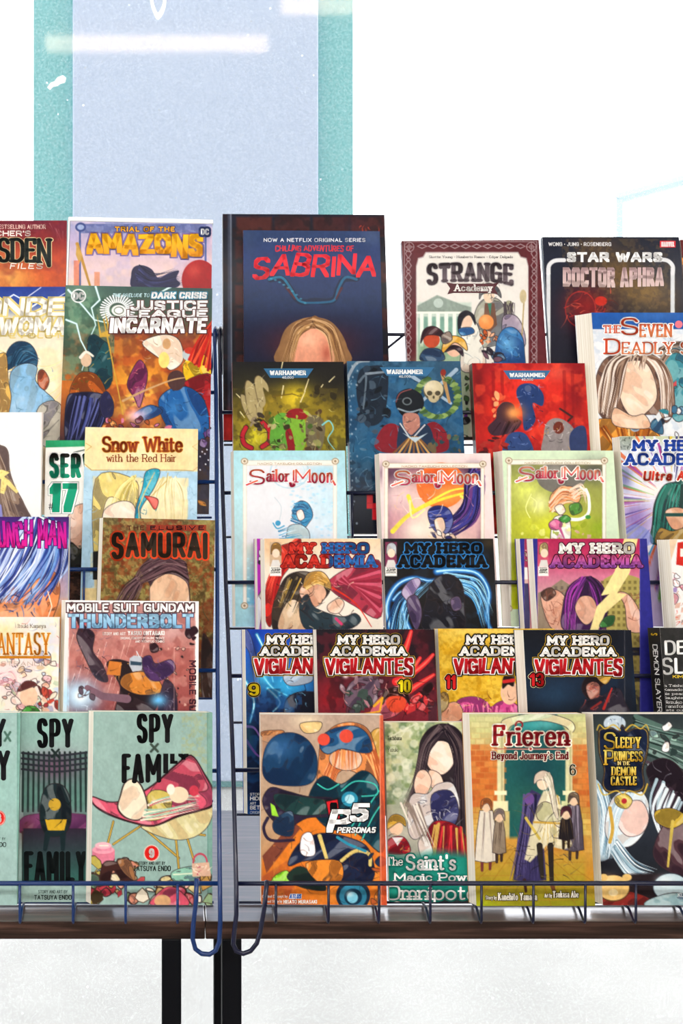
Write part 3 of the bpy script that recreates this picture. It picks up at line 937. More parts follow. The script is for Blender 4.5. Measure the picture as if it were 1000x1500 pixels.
# -- top tier
b = Book('comic_book', 'L', 1, -110, 98, 323, 'dark red comic with cream outlined title at the left picture edge, top tier', 'comic book', t=9, spc='7a1f24', vis=430)
b.outl = '1e1a20'
b.grad([(323, '70283a'), (350, '93302f'), (385, 'c04a2c'), (425, 'cc5a2a')]).glow(8, 412, 42, 36, 'f2b45e', .9).glow(80, 335, 40, 20, '6e2236', .6)
b.mottle(['a03828', '7c2a34'], 22, .35, 3)
b.strands([(60, 325), (70, 330)], [(98, 345), (98, 365)], 10, 1.2, ['b86a70', '8d3f48'], 4)
b.text('NEW YORK TIMES BESTSELLING AUTHOR', -66, 329, 67, 336, 'e8c0b8', .16, sp=.2, name='lettering')
b.text("JIM BUTCHER'S", -66, 338, 45, 347, 'f6e9e4', .2, sp=.25, name='lettering')
b.text('DRESDEN', -62, 350, 74, 394, '1d2524', .1, .07, 'serif', out=[(2.0, 'e9cfa0'), (1.0, '3a3a30')], sp=.2, grow=[(0, .86), (.5, .8), (.85, .82), (1, 1.0)])
b.text('FILES', 15, 387, 63, 396, 'f4ece4', .17, sp=.5, shear=.2, name='lettering')
b.build()

b = Book('hardcover_comic', 'L', 1, 103, 311, 326, 'plastic wrapped hardcover with orange angular title on lilac sky', 'comic book', t=20, spc='c8b8c8', vis=430, hard=False, bg='c9b5cc', roll=-1.2, fan=2)
b.grad([(326, '9fa3cc'), (350, 'b9abcc'), (380, 'ddc2cb'), (420, 'f3d6c0')]).mottle(['c3b4d8', 'e6ccd6'], 26, .5, 6)
b.rect(118, 328, 302, 342, '4b5a96', al=.75).mottle(['8690c0'], 7, .6, 2, (118, 328, 302, 342))
b.line([(117, 336), (117, 425)], 3, '4c5e98').line([(301, 345), (301, 425)], 3, '4c5e98')
b.ell(118, 333, 8, 7, '41508a').ell(118, 333, 5, 4, '9fb0d8')
b.ell(292, 412, 26, 30, 'a3191f').glow(284, 398, 10, 10, 'd84a3c', .7)
b.line([(113, 358), (133, 425)], 5, 'b98a3a', 3).poly([(112, 358), (121, 376), (116, 388), (111, 374)], 'caa050')
b.rect(108, 383, 116, 425, 'e0704a', al=.7).rect(138, 400, 146, 425, 'df8458', al=.7)
b.poly([(196, 425), (192, 405), (196, 393), (208, 390), (222, 396), (232, 409), (246, 402), (262, 398), (258, 410), (264, 418), (250, 425)], '2a2a4a', cv=True)
b.strands([(204, 392), (222, 404), (258, 396)], [(200, 414), (228, 424), (266, 420)], 26, 1.8, ['1a1c34', '41457a', '2b2f58'], 3)
b.text('TRIAL OF THE', 168, 332, 256, 340, 'f2b02a', .22, sp=.45, out=[(1, '4b3a66')], name='lettering')
b.text('AMAZONS', 126, 344, 297, 379, ('ffc21e', 'f59d1a'), .2, .17, 'block', out=[(2.6, '7c6ea8'), (.9, 'c98a30')], sp=.12, shear=-.02, wob=.8, seed=4, grow=[(0, .86), (.5, .8), (1, 1.0)])
b.text('DC', 294, 335, 306, 345, 'e9ecf4', .22, out=[(3.4, '4b5a96')], name='emblem')
b.build()
# loose plastic sleeve: its pale rim shows round the book
def sleeve(bk, top=.006, left=.003):
    m = mat('cloudy_plastic_film', 'f2f4f8', 0.25, coat=0.4)
    W, H, T = bk.W, bk.H, bk.t
    mb = MB()
    mb.box(-W / 2 - left, W / 2 + .001, H + .0004, H + top, -T, -.0005)
    mb.box(-W / 2 - left, -W / 2 - .0004, .01, H + top, -T, -.0005)
    mb.build('plastic_sleeve', m, bk.root, bevel=.001)
sleeve(b)

# -- second tier
b = Book('comic_book', 'L', 2, -112, 104, 420, 'comic with cream outlined white title and blue arm, left edge, second tier', 'comic book', t=7, off=-9, spc='c8b890', vis=650, bg='efe2c4')
b.outl = '1e1a20'
b.grad([(420, '223a8c'), (445, '3a56a8'), (466, 'd9d4c0'), (520, 'f3ead0'), (600, 'f1dcbc'), (660, 'e9d2b4')]).mottle(['fff6d8', 'f6d8a8'], 34, .5, 4, (-20, 500, 110, 660))
for k, P in enumerate([[(0, 445), (20, 432), (34, 440), (60, 421)], [(40, 455), (62, 440), (70, 446), (98, 428)], [(10, 470), (40, 478), (95, 462)]]):
    b.line(P, 2.6, 'cfe0ff', 1).line(P, 1, 'ffffff', .5)
b.strands([(-5, 505), (60, 530), (100, 520)], [(0, 560), (60, 600), (105, 560)], 14, 2, ['f8e49c', 'f2d680', 'fff4c8'], 9)
b.poly([(8, 545), (10, 518), (24, 503), (44, 506), (55, 526), (50, 545), (30, 536)], '2c5674', cv=True)
b.strands([(14, 540), (24, 512), (46, 512)], [(30, 534), (46, 524), (58, 534)], 24, 1.8, ['1f4260', '3f7da0', '17324c'], 5)
b.poly([(16, 548), (36, 535), (54, 540), (52, 560), (66, 576), (82, 594), (84, 632), (10, 632), (14, 586)], '86b8dc', cv=True).glow(30, 600, 26, 22, 'a6cdea', .7)
b.ink(14, 545, 80, 620, 22, 16, '4f7ea8', 2)
b.poly([(-12, 540), (8, 520), (12, 560), (16, 590), (4, 632), (-14, 632)], 'e9b860', cv=True).ink(-10, 540, 14, 620, 14, 12, ['c98a3c', 'f7dc90'], 6)
b.poly([(54, 604), (80, 590), (98, 612), (102, 650), (62, 655)], 'c6c0b2', cv=True).ink(58, 598, 100, 650, 20, 12, '8c8878', 3)
b.poly([(56, 548), (64, 545), (72, 560), (66, 574), (56, 566)], 'b05a3a', cv=True)
b.text('WONDE', -74, 437, 96, 464, 'fbf8ee', .2, .2, 'block', out=[(2.2, 'e6d488')], sp=.2, shear=.12)
b.text('WOMA', -2, 466, 97, 493, 'fbf8ee', .2, .2, 'block', out=[(2.2, 'e6d488')], sp=.2, shear=.12)
b.text('EVOLUTI', 14, 490, 95, 498, 'e8d27c', .2, sp=.5, name='lettering')
b.build()

b = Book('comic_book', 'L', 2, 96, 311, 420, 'crowded fiery comic with white three line title and round white logo', 'comic book', t=8, spc='3a4a48', vis=770, bg='4a4338', roll=-1.3)
b.outl = '1e1a20'
b.grad([(418, '31524e'), (470, '4f5a48'), (520, '8a4a2a'), (570, 'c06a28'), (640, '5a3430'), (660, '2c2638'), (755, '241f30')])
b.glow(118, 455, 30, 50, '7fa88a', .8).glow(290, 440, 40, 25, '28444c', .7).glow(206, 565, 46, 52, 'f2a52c', .95).glow(204, 590, 24, 26, 'ffdc70', .85).glow(280, 520, 42, 30, 'a83220', .7).glow(160, 500, 30, 20, 'a04a28', .6)
b.mottle(['b23a20', 'e08a30', '6c2a20'], 15, .5, 7, (150, 490, 311, 640)).mottle(['3c6a58', '6c9a7c', '28483e'], 14, .5, 3, (96, 440, 160, 560))
for P in [[(97, 470), (112, 476), (118, 500), (128, 520), (120, 545)], [(140, 420), (146, 440), (134, 452), (140, 478), (128, 505)], [(100, 425), (122, 450), (138, 470), (172, 478), (160, 492)], [(250, 420), (236, 428), (246, 436)]]:
    b.line(P, 3.4, 'a8d4d8', 1.2).line(P, 1.4, 'f0ffff', .6)
for k in range(34):
    an = 2 * math.pi * k / 34
    for r0, r1 in ((13, 18), (20, 25)):
        b.line([(172 + r0 * math.cos(an), 455 + r0 * .9 * math.sin(an)), (172 + r1 * math.cos(an), 455 + r1 * .9 * math.sin(an))], 2.1, 'f4f6fb')
b.ell(174, 456, 9, 7, 'f6f4f2', ring=2.5).ell(174, 456, 6, 4.6, 'f6f4f2')
# crowd of bright shapes
b.poly([(128, 505), (136, 492), (150, 500), (160, 512), (164, 560), (150, 575), (132, 560)], '1d4a52', cv=True).ink(128, 495, 165, 570, 16, 14, ['c9a440', '0e2228', '3f8a8c'], 3)
b.poly([(108, 560), (120, 548), (142, 552), (156, 580), (150, 600), (112, 600), (102, 580)], 'b4581e', cv=True).ink(106, 552, 152, 600, 26, 9, ['7a3410', 'e89a40', '3d5a20'], 4)
b.ell(126, 530, 8, 10, 'd8b89a').line([(118, 526), (126, 518), (136, 524)], 5, 'eee6d8', 3, True)
b.poly([(196, 540), (206, 530), (216, 548), (212, 575), (204, 600), (196, 585), (186, 566)], '7a2a56', cv=True).ink(188, 535, 216, 596, 16, 12, ['e87a80', '40143a'], 5)
b.poly([(208, 505), (238, 492), (262, 500), (268, 530), (250, 545), (236, 530)], 'f2e7d4', cv=True).ink(210, 498, 264, 540, 18, 12, ['c8a880', 'fffaf0', '9a7a5a'], 6)
b.ell(244, 506, 6, 8, 'c89a6a').ell(240, 530, 8, 12, 'f0d878')
b.poly([(268, 540), (280, 520), (304, 525), (311, 548), (300, 560), (274, 562)], 'e2b61c', cv=True).ink(268, 522, 310, 560, 16, 12, ['7a5a10', 'fff070', 'a03020'], 7)
b.ell(276, 522, 9, 9, 'b8c4c8').ell(278, 516, 8, 5, 'c23a28')
b.strands([(278, 530), (292, 500), (311, 470)], [(311, 545), (311, 520), (311, 500)], 26, 4, ['c3241c', '8f1616', 'e2502e'], 8)
b.poly([(262, 570), (311, 552), (311, 625), (286, 610)], 'a01c22', cv=True).strands([(262, 575), (311, 560)], [(290, 610), (311, 625)], 14, 2.4, ['c8302a', '6d1016'], 4)
b.poly([(232, 590), (250, 572), (276, 570), (298, 588), (306, 620), (300, 645), (262, 645), (240, 620)], '1c5a9c', cv=True).ink(236, 575, 304, 640, 24, 16, ['0e2c54', '4f9ad8'], 9)
b.ell(258, 560, 13, 15, '4a3030').glow(256, 600, 12, 10, '3a80c0', .7)
b.poly([(196, 610), (220, 596), (238, 606), (214, 618)], '2c5a94', cv=True).glow(200, 612, 13, 9, 'ffd0e0', .9)
b.poly([(97, 590), (112, 578), (150, 580), (166, 600), (150, 625), (130, 650), (97, 655)], '1e2140', cv=True).strands([(112, 585), (104, 620), (97, 650)], [(160, 590), (150, 620), (135, 650)], 30, 3, ['3a4488', '10122a', '59609e', '262a56'], 5)
b.poly([(146, 588), (156, 576), (166, 592), (164, 612), (150, 612)], '35355e', cv=True)
b.line([(152, 470), (166, 540), (180, 610)], 2.2, 'caa03a', 1.5).poly([(142, 462), (148, 490), (158, 486), (154, 460), (162, 484), (170, 470), (160, 495), (146, 496)], 'cfa640')
b.line([(180, 590), (214, 574), (250, 560), (270, 556)], 3.4, 'c9a070', 1.5, True)
b.clutter(150, 618, 250, 640, 22, 8, ['b0562c', 'e89a50', '7a3a4a', 'd87a9a'], 9)
b.mottle(['3c3448', '4a3020'], 12, .5, 8, (260, 650, 311, 760)).clutter(296, 635, 310, 652, 7, 7, ['6a4088', '3a2450', '8a6aa8'], 4)
for x, y in ((303, 661), (300, 667), (293, 671), (305, 676), (301, 682), (293, 690), (296, 664)): b.ell(x, y, 1.1, 1.1, 'f2f0ff')
b.poly([(290, 733), (300, 736), (302, 742), (292, 740)], 'd88a2c', cv=True)
b.ell(115, 434, 11, 10.5, 'f4f6f6').ell(115, 434, 9, 8.6, '34564e')
b.text('DC', 107, 428, 123, 440, 'f6f8f8', .26, sp=.2, name='emblem')
b.text('THE PRELUDE TO', 165, 430, 219, 436, 'bfe0e6', .2, sp=.3, shear=.15, name='lettering')
b.text('DARK CRISIS', 222, 428, 303, 438, 'f4f8fa', .24, .22, 'block', out=[(1.2, '3a8aa8')], sp=.25, shear=.15, name='lettering')
b.text('JUSTICE', 191, 441, 304, 456, 'fbfbfb', .24, .22, 'block', out=[(1.2, '6a4a48')], sp=.22)
b.text('LEAGUE', 186, 455, 304, 467, 'fbfbfb', .28, .25, 'block', out=[(1.2, '6a4a48')], sp=.22)
b.text('INCARNATE', 161, 467, 303, 490, 'fbfbfb', .23, .2, 'block', out=[(1.6, '5c3030')], sp=.2, shear=.1)
b.build()

# -- third tier
b = Book('manga_volume', 'L', 3, -78, 62.5, 604, 'nearly blank white volume showing long brown hair tied with a yellow ribbon', 'manga volume', t=15, spc='e8e0dc', bg='f7f4f3', vis=790, spine='L')
b.outl = '2c2024'
b.poly([(-30, 655), (2, 654), (12, 664), (14, 690), (22, 715), (36, 742), (52, 790), (-30, 790)], '8d7666', cv=True)
b.strands([(-6, 656), (8, 690), (14, 722), (40, 790)], [(-20, 660), (-10, 690), (-8, 730), (0, 790)], 60, 2, ['6d5648', 'a58e7c', 'b8a390', '7c6558'], 3)
b.poly([(-8, 690), (4, 690), (14, 694), (6, 700), (14, 706), (27, 722), (24, 725), (10, 712), (6, 726), (0, 724), (2, 704), (-8, 700)], 'efdc8c').ink(-4, 690, 24, 724, 10, 8, 'c9ae58', 4)
b.poly([(-8, 735), (2, 742), (4, 760), (-8, 790)], '8a8cc8')
b.rect(60, 604, 64, 790, 'e6d2cf', 2, .7)
b.build()

b = Book('manga_volume', 'L', 3, 67, 196, 645, 'white volume with big green number seventeen and green top band', 'manga volume', t=8, off=-12.5, spc='1f7f58', bg='f3f2ee', vis=900, spine='L')
b.outl = '2c2024'
b.rect(60, 640, 200, 656, '249a66').poly([(67, 656), (124, 654), (124, 658), (67, 662)], 'f5f4f0').glow(110, 648, 14, 6, '3cb07c', .8)
b.line([(108, 663), (130, 658)], 1.6, '30443c')
b.poly([(96, 768), (104, 750), (112, 742), (124, 740), (132, 752), (130, 795), (118, 806), (104, 796), (102, 778)], 'f0c9b2', cv=True).ink(98, 742, 126, 800, 14, 12, 'b8806a', 3)
b.poly([(100, 800), (118, 806), (126, 790), (140, 800), (140, 890), (98, 890)], '22221f', cv=True).mottle(['3c3a2c', '101414'], 9, .7, 5, (98, 800, 140, 890)).ink(100, 805, 130, 880, 8, 20, '5c6a50', 3)
b.poly([(100, 838), (124, 838), (124, 900), (100, 900)], '3a241c').mottle(['5a3a28', '20140f'], 6, .8, 3, (98, 836, 126, 900))
b.text('SERVAMP', 72, 664, 190, 702, lambda x, y: ('17120f' if y < 672 else ('1c3a2c' if y < 680 else '0f9270')), .18, .17, out=[(1.6, 'ffffff')], sp=.3)
b.text('17', 72, 709, 112, 752, '109c76', .26, .2, 'block', out=[(2.6, '8a9a90'), (1.9, 'ffffff')], sp=.34, shear=.06, name='number')
b.text('#', 71, 738, 78, 748, '444444', .1, name='lettering')
b.build()

b = Book('manga_volume', 'L', 3, 125, 290, 627, 'pale blue volume with cream title panel, blond hair and a turquoise ribbon', 'manga volume', t=13, off=2, spine='R', spc='d8c898', bg='a9cde4', vis=900, roll=-1.0)
b.outl = '2c2024'
b.mottle(['b8d8ea', '9cc2da'], 26, .5, 4)
b.poly([(120, 622), (295, 622), (295, 690), (286, 692), (266, 690), (134, 690), (124, 684)], 'f3dfa9').mottle(['f7e8bd', 'ecd497'], 30, .5, 3, (120, 622, 295, 689))
b.line([(124, 681), (134, 690), (262, 690), (283, 691), (291, 684)], 1.2, 'b89a5c').line([(126, 650), (134, 655), (126, 661)], 1, 'caa860').line([(290, 650), (282, 655), (290, 661)], 1, 'caa860').rect(283, 627, 292, 691, 'ead09a', al=.5)
b.rect(138, 702, 274, 900, 'efe0b4').mottle(['f6ecd0', 'e6d294'], 18, .5, 7, (138, 702, 274, 900))
b.poly([(140, 703), (196, 703), (202, 735), (190, 770), (182, 740), (160, 730), (150, 755), (146, 800), (138, 830)], 'e4cf78', cv=True)
b.strands([(196, 700), (170, 725), (146, 800)], [(196, 705), (200, 730), (196, 764)], 40, 1.6, ['c9b458', 'f4e6a4', 'b8a24a', 'ead98c'], 5)
b.strands([(240, 702), (226, 730), (230, 770)], [(260, 702), (274, 725), (274, 770)], 34, 1.6, ['e9dca8', 'cdbc78', 'f8efcc', 'd9c888'], 8)
b.poly([(152, 750), (176, 736), (196, 742), (198, 775), (156, 775)], 'f8e8d8', cv=True, al=.9)
b.poly([(214, 692), (234, 690), (226, 716), (206, 748), (208, 770), (198, 770), (199, 745), (208, 718)], '1a9bb8', cv=True).line([(226, 694), (212, 722), (203, 745), (204, 768)], 1.4, 'e0c46c').ink(202, 700, 230, 760, 10, 10, '0c6a84', 4)
b.line([(246, 694), (244, 706), (222, 728)], 1.2, 'c9aa50').poly([(212, 728), (230, 732), (231, 742), (226, 748), (218, 736)], 'd33d30', cv=True)
b.ink(140, 692, 275, 702, 12, 12, '86a8be', 5).ink(128, 700, 138, 880, 22, 14, '8cb2cc', 6).ink(275, 700, 288, 760, 12, 14, '8cb2cc', 9)
b.poly([(136, 810), (146, 808), (146, 850), (136, 850)], '1c1c1c').rect(120, 862, 142, 900, 'efd89c')
b.text('Snow White', 150, 640, 267, 663, ('8a1c14', 'a24a1e'), .12, .08, 'serif', out=[(1.6, 'f5cf6a'), (1.0, 'd07a28')], sp=.2)
b.text('with the Red Hair', 156, 666, 258, 678, '9c4a24', .13, .09, 'serif', sp=.24, name='lettering')
b.build()

# -- fourth tier
b = Book('manga_volume', 'L', 4, -62, 101, 757, 'volume filled by glossy blue and purple hair with a magenta title', 'manga volume', t=14, spc='4a2a68', bg='5a6cb8', vis=920, spine='L', fan=-1)
b.outl = '2c2024'
b.grad([(757, '3c1e66'), (790, '5a3a9c'), (815, '5a74c4'), (850, '6f93d2'), (875, '9db6dc'), (890, 'dc8a54'), (930, 'd98a3c')])
b.glow(86, 860, 22, 40, 'b78f96', .85).glow(96, 905, 12, 20, 'd8972c', .8).glow(10, 785, 30, 16, '3a2a8c', .8)
b.poly([(-20, 870), (40, 858), (76, 838), (88, 862), (80, 900), (60, 925), (-20, 925)], 'e78a52', cv=True).glow(20, 905, 30, 18, 'f0b48c', .7)
b.strands([(60, 757), (40, 800), (10, 850), (-10, 880)], [(90, 775), (101, 800), (96, 840), (62, 885)], 60, 5, ['27408c', '6f9ad8', '1a2258', '4a6abc', 'a8c2ea'], 3, 5)
b.strands([(40, 757), (10, 790), (-14, 840), (-30, 870)], [(66, 760), (62, 800), (44, 840), (8, 880)], 50, 4, ['3a4a9c', 'bccdf0', '20245c', '6a86cc', 'e8f0ff'], 7, 5)
b.strands([(62, 757), (88, 772), (99, 800), (92, 850)], [(56, 757), (84, 775), (95, 805), (80, 870)], 12, 1.6, ['f4f6ff', 'dfe8fa', '18183c'], 4, 2)
b.poly([(64, 872), (70, 890), (62, 905), (58, 888)], 'f0a070').line([(70, 868), (76, 890), (66, 918)], 1.4, 'ffe9d0').ink(-2, 868, 60, 900, 16, 22, ['203068', '5878b8'], 5, 2)
b.text('PUNCH MAN', -16, 763, 97, 803, ('b01a98', 'e01c90'), .095, .09, 'block', out=[(1.2, '5a1a78')], sp=.22, shear=-.03, wob=.7, grow=[(0, 1), (1, 1)])
b.build()

b = Book('manga_volume', 'L', 4, 151, 315, 760, 'mottled olive brown volume with black and orange title above a dark ponytail', 'manga volume', t=15, spc='5a4426', bg='6a5a2e', vis=1030, fan=5, roll=-1.4)
b.outl = '2c2024'
b.grad([(760, '6c5e34'), (830, '6f6432'), (900, '5c3e20'), (960, '4a2a1c'), (1022, '2a1816')])
b.mottle(['8f8544', '4c3a1c', '7a3a1a', '9a8c4e'], 12, .6, 5).mottle(['a89a58', '3a3018', '8a2c14'], 5, .45, 9).mottle(['70301a', '2c281a'], 20, .5, 12, (140, 880, 320, 1030))
b.glow(300, 765, 14, 30, '9c9254', .6)
b.ink(296, 880, 315, 1000, 8, 40, ['8a6a2a', '30402a', '9a3418'], 3)
b.poly([(206, 835), (226, 815), (250, 813), (270, 826), (276, 850), (274, 905), (226, 905), (220, 860)], '4a3238', cv=True)
b.poly([(228, 850), (242, 842), (262, 846), (276, 862), (272, 905), (226, 905), (219, 868), (222, 858)], 'dcb392', cv=True).glow(232, 880, 12, 18, 'efcfae', .7)
b.strands([(270, 824), (240, 816), (210, 830), (196, 850)], [(274, 850), (252, 838), (224, 850), (200, 860)], 70, 2.2, ['2c1c22', '6a4a50', '4a3038', '8a6a6c', '1c1014'], 4, 2.5)
b.strands([(200, 848), (182, 862), (166, 890)], [(206, 860), (196, 880), (178, 905)], 34, 2.2, ['2c1c22', '5a3f44', '74565a'], 8, 3)
b.poly([(296, 935), (306, 940), (314, 965), (314, 1022), (296, 1022)], '2a1a1c', cv=True, al=.8)
b.rect(214, 769, 302, 778, '8a2414', al=.8)
b.text('THE', 186, 770, 211, 777, '4a1c10', .2, sp=.8, name='lettering')
b.text('ELUSIVE', 220, 770, 299, 777, '1a1010', .22, sp=.7, out=[(.9, 'b03018')], name='lettering')
b.text('SAMURAI', 163, 780, 304, 822, ('201812', '3a2a1a'), .17, .15, out=[(2.6, 'd2401a'), (1.2, 'd8481e')], sp=.26, grow=[(0, 1), (.2, .9), (.8, .92), (1, 1)])
b.build()

# -- fifth tier
b = Book('manga_volume', 'L', 5, -82, 87, 904, 'pastel illustrated volume with tall golden serif title underlined in gold', 'manga volume', t=13, spc='e8e0d0', bg='f0e8dc', vis=1060, spine='L')
b.outl = '2c2024'
b.mottle(['f8e6b8', 'dfe4ee', 'f6d8d0', 'e8ecd8'], 16, .7, 4).glow(20, 1000, 30, 24, 'f2c4c8', .8).glow(70, 935, 20, 22, 'c8d0e4', .7).glow(0, 925, 26, 14, 'f2d890', .7).glow(8, 945, 14, 12, '6a8ac8', .7)
b.clutter(0, 960, 86, 1055, 60, 8, ['e8b0b8', 'f6e4dc', 'c8d4e8', 'd8b890', 'f0c8a8', 'b8c8a8', 'd89a8a', 'a8a4c0'], 5, .8).ink(0, 910, 86, 1050, 60, 14, ['a89488', 'c0705a', '8a90b0', 'fff8f0'], 8)
b.ell(42, 1022, 13, 15, 'efc3a4').poly([(26, 1015), (36, 1000), (52, 1002), (60, 1020), (56, 1006)], '7a3a34', cv=True).poly([(28, 1050), (40, 1036), (56, 1040), (58, 1056), (28, 1058)], '4a9a3c', cv=True)
b.clutter(58, 1006, 86, 1050, 14, 8, ['c84a38', 'e8b8a0', 'a83a3a', 'f0d8c0'], 3)
b.strands([(0, 985), (20, 975), (30, 1000)], [(0, 1010), (14, 1010), (26, 1030)], 20, 1.6, ['e8b4bc', 'f6dcdc', 'c88a94'], 4)
b.text('Itsuki Kameya', 26, 914, 67, 922, '8a7a68', .1, .07, 'serif', sp=.2, name='lettering')
b.text('FANTASY', -15, 927, 73, 961, ('d88a2a', 'b8640c'), .085, .06, 'serif', out=[(1.1, 'f6e0b0')], sp=.3)
b.rect(-15, 962, 74, 966, 'c07818')
b.text('LOST STRANGER', -40, 970, 76, 977, 'b8a898', .12, .09, sp=.5, name='lettering')
b.build()

b = Book('manga_volume', 'L', 5, 96, 291, 880, 'white bordered volume with a light blue stencil title over a rusty pink battle', 'manga volume', t=13, spc='d8ccc8', bg='f2efee', vis=1060, fan=5, roll=-.5)
b.outl = '2c2024'
b.rect(101, 886, 286, 1200, 'b06a66').grad([(880, 'b98a86'), (930, 'b87a74'), (980, 'b06058'), (1045, '8a3c3c'), (1200, '6a2c30')], al=.9)
b.rect(80, 860, 101, 1200, 'f2efee').rect(285.5, 860, 310, 1200, 'f2efee').rect(80, 860, 310, 884.5, 'f2efee')
b.glow(250, 920, 24, 20, 'e0b8b4', .7).glow(130, 960, 26, 30, 'c48a80', .6).mottle(['c88a80', '904844'], 14, .5, 6, (101, 900, 286, 1060))
for k in range(26):
    x = 108 + (k * 37) % 120; y = 930 + (k * 53) % 90
    b.line([(x, y), (x - 8, y + 28)], 1, 'e8c0b4', .5)
b.clutter(190, 925, 284, 985, 12, 9, ['3c1c26', '5a2c34', '2a141c'], 4).clutter(230, 950, 286, 1050, 26, 3.5, ['2c1620', 'd8a898'], 9)
b.poly([(104, 884), (112, 888), (122, 915), (138, 930), (136, 955), (150, 975), (158, 1000), (140, 995), (124, 965), (112, 935), (116, 915)], '352430', cv=True).ink(108, 890, 156, 998, 40, 12, ['8a6a78', '1c1018', '6a4a5c'], 3)
b.line([(116, 918), (138, 905)], 5, 'c8404c', 3).line([(104, 884), (120, 926)], 4, '3a2228', 3)
b.poly([(156, 975), (176, 968), (216, 985), (236, 1010), (220, 1050), (170, 1050), (176, 1008)], '2c1c22', cv=True)
b.poly([(160, 970), (178, 972), (176, 992), (156, 990)], 'c8742c').poly([(184, 990), (210, 986), (232, 998), (236, 1016), (206, 1020), (184, 1012), (176, 1002)], 'd1802f', cv=True).ink(160, 970, 236, 1020, 24, 12, ['8a4a14', 'f2b05c', '3a1c10'], 4)
b.poly([(190, 966), (196, 962), (206, 963), (210, 972), (207, 984), (194, 986), (189, 976)], 'b8bec8').poly([(191, 970), (208, 972), (207, 977), (191, 976)], '2a4458').line([(204, 964), (200, 956)], 1.4, 'd8dce0')
b.poly([(208, 968), (220, 962), (228, 974), (250, 968), (256, 984), (232, 1000), (214, 992)], '4a2c5e', cv=True).ink(208, 964, 254, 998, 16, 10, ['7a5a8c', '2a163a'], 8)
b.poly([(240, 1000), (256, 1010), (258, 1050), (232, 1050)], '3c2c40', cv=True).ink(236, 1004, 258, 1050, 10, 10, ['7a6a80'], 5)
b.glow(117, 1022, 27, 24, '7fd0ff', .95).glow(118, 1022, 15, 14, 'ffffff', .95).line([(128, 1010), (150, 1022), (186, 1026)], 9, '7a5a68', 12).clutter(112, 1010, 135, 1030, 8, 5, ['5a4a58', 'c0d8ec'], 3)
b.glow(232, 1028, 12, 9, '6ac8ff', .9).ink(102, 1034, 140, 1050, 6, 10, 'e8f4ff', 6)
b.frame(255, 950, 284, 1060, 1, 'd8a8a0', .5)
b.text('MOBILE SUIT GUNDAM', 98, 884, 284, 897, 'fdfdfd', .2, .18, 'block', out=[(1.8, '6a4a4c')], sp=.28)
b.text('THUNDERBOLT', 100, 900, 283, 921, ('a8d4ee', '7aaed4'), .25, .2, 'block', out=[(1.2, '5a5a78')], sp=.2)
b.text('STORY AND ART', 150, 927, 184, 932, 'f0e4e0', .16, sp=.25, name='lettering')
b.text('YASUO OHTAGAKI', 187, 925, 241, 932, 'fbf6f4', .2, sp=.25, name='lettering')
b.text('ORIGINAL CONCEPT BY HAJIME YATATE', 176, 934, 241, 938, 'f4e6e2', .16, sp=.25, name='lettering')
b.text('AND YOSHIYUKI TOMINO', 198, 939, 241, 943, 'f4e6e2', .16, sp=.25, name='lettering')
b.text('MOBILE SUIT', 238, 1008, 326, 1018, '4a2430', .2, .18, 'block', rot=90, sp=.3, name='lettering')
b.build()

# -- lowest tier
TEAL = '98b3ad'
b = Book('manga_volume', 'L', 6, -148, 30, 1044, 'sage green volume with black title cut off by the left picture edge', 'manga volume', t=12, spc='7ba69b', bg='9bbab5')
b.outl = '2c2024'
b.rect(25, 1040, 34, 1340, '7aa89c').line([(25.5, 1044), (25.5, 1330)], 1, '5c887c').glow(5, 1160, 30, 60, '98c4ba', .6)
b.text('SPY', -52, 1052, 9, 1096, '17191c', .165, .13, sp=.26)
b.text('*', 0, 0, 1, 1, TEAL, name='lettering') if False else None
b.line([(7, 1073), (15, 1086)], 3.4, '46695c').line([(15, 1073), (7, 1086)], 3.4, '46695c')
b.text('FAMILY', -96, 1100, 15, 1145, '17191c', .17, .14, sp=.22)
b.ell(-2, 1200, 10, 11, 'd3251f').ell(-2, 1200, 8.8, 9.8, 'f0d8d0', ring=.8)
b.text('8', -6, 1193, 2, 1207, 'fbf4f0', .24, name='number')
b.text('STORY AND ART BY', -32, 1228, 8, 1232, '2c4a42', .14, sp=.25, name='lettering')
b.text('TATSUYA ENDO', -50, 1235, 9, 1242, '1c2c28', .14, sp=.25, name='lettering')
b.build()

b = Book('manga_volume', 'L', 6, -6, 168, 1044, 'sage green volume with black title and a dark purple sofa, half hidden by its neighbours', 'manga volume', t=10, off=-13.5, spc='3a5a54', bg=TEAL, fan=2)
b.outl = '2c2024'
b.glow(60, 1060, 60, 40, '8fbdb2', .7)
b.poly([(34, 1102), (60, 1106), (100, 1106), (128, 1101), (128, 1220), (34, 1220)], '5b8379')
b.glow(80, 1125, 40, 22, '6a3a58', .75)
for k in range(13):
    x = 34 + k * 7.6
    b.line([(x, 1103), (x + (x - 80) * .02, 1190)], 3.2, '22302f')
for k in range(4): b.line([(32, 1104 + k * 8), (80, 1108 + k * 8), (130, 1103 + k * 8)], 3.2, '2a2c34', cv=True)
b.poly([(32, 1200), (60, 1193), (104, 1193), (130, 1198), (130, 1222), (32, 1222)], '6d3560', cv=True).glow(80, 1200, 40, 10, '8a4a78', .7)
b.rect(32, 1219, 132, 1295, '1e3330').glow(40, 1222, 12, 20, '5a2a2c', .7).grad([(1219, '2a2430'), (1245, '1c3a38'), (1292, '34675e'), (1296, TEAL), (1340, TEAL)], al=0)
b.poly([(34, 1215), (126, 1215), (126, 1290), (34, 1290)], ('2b2230', '2f5c54'))
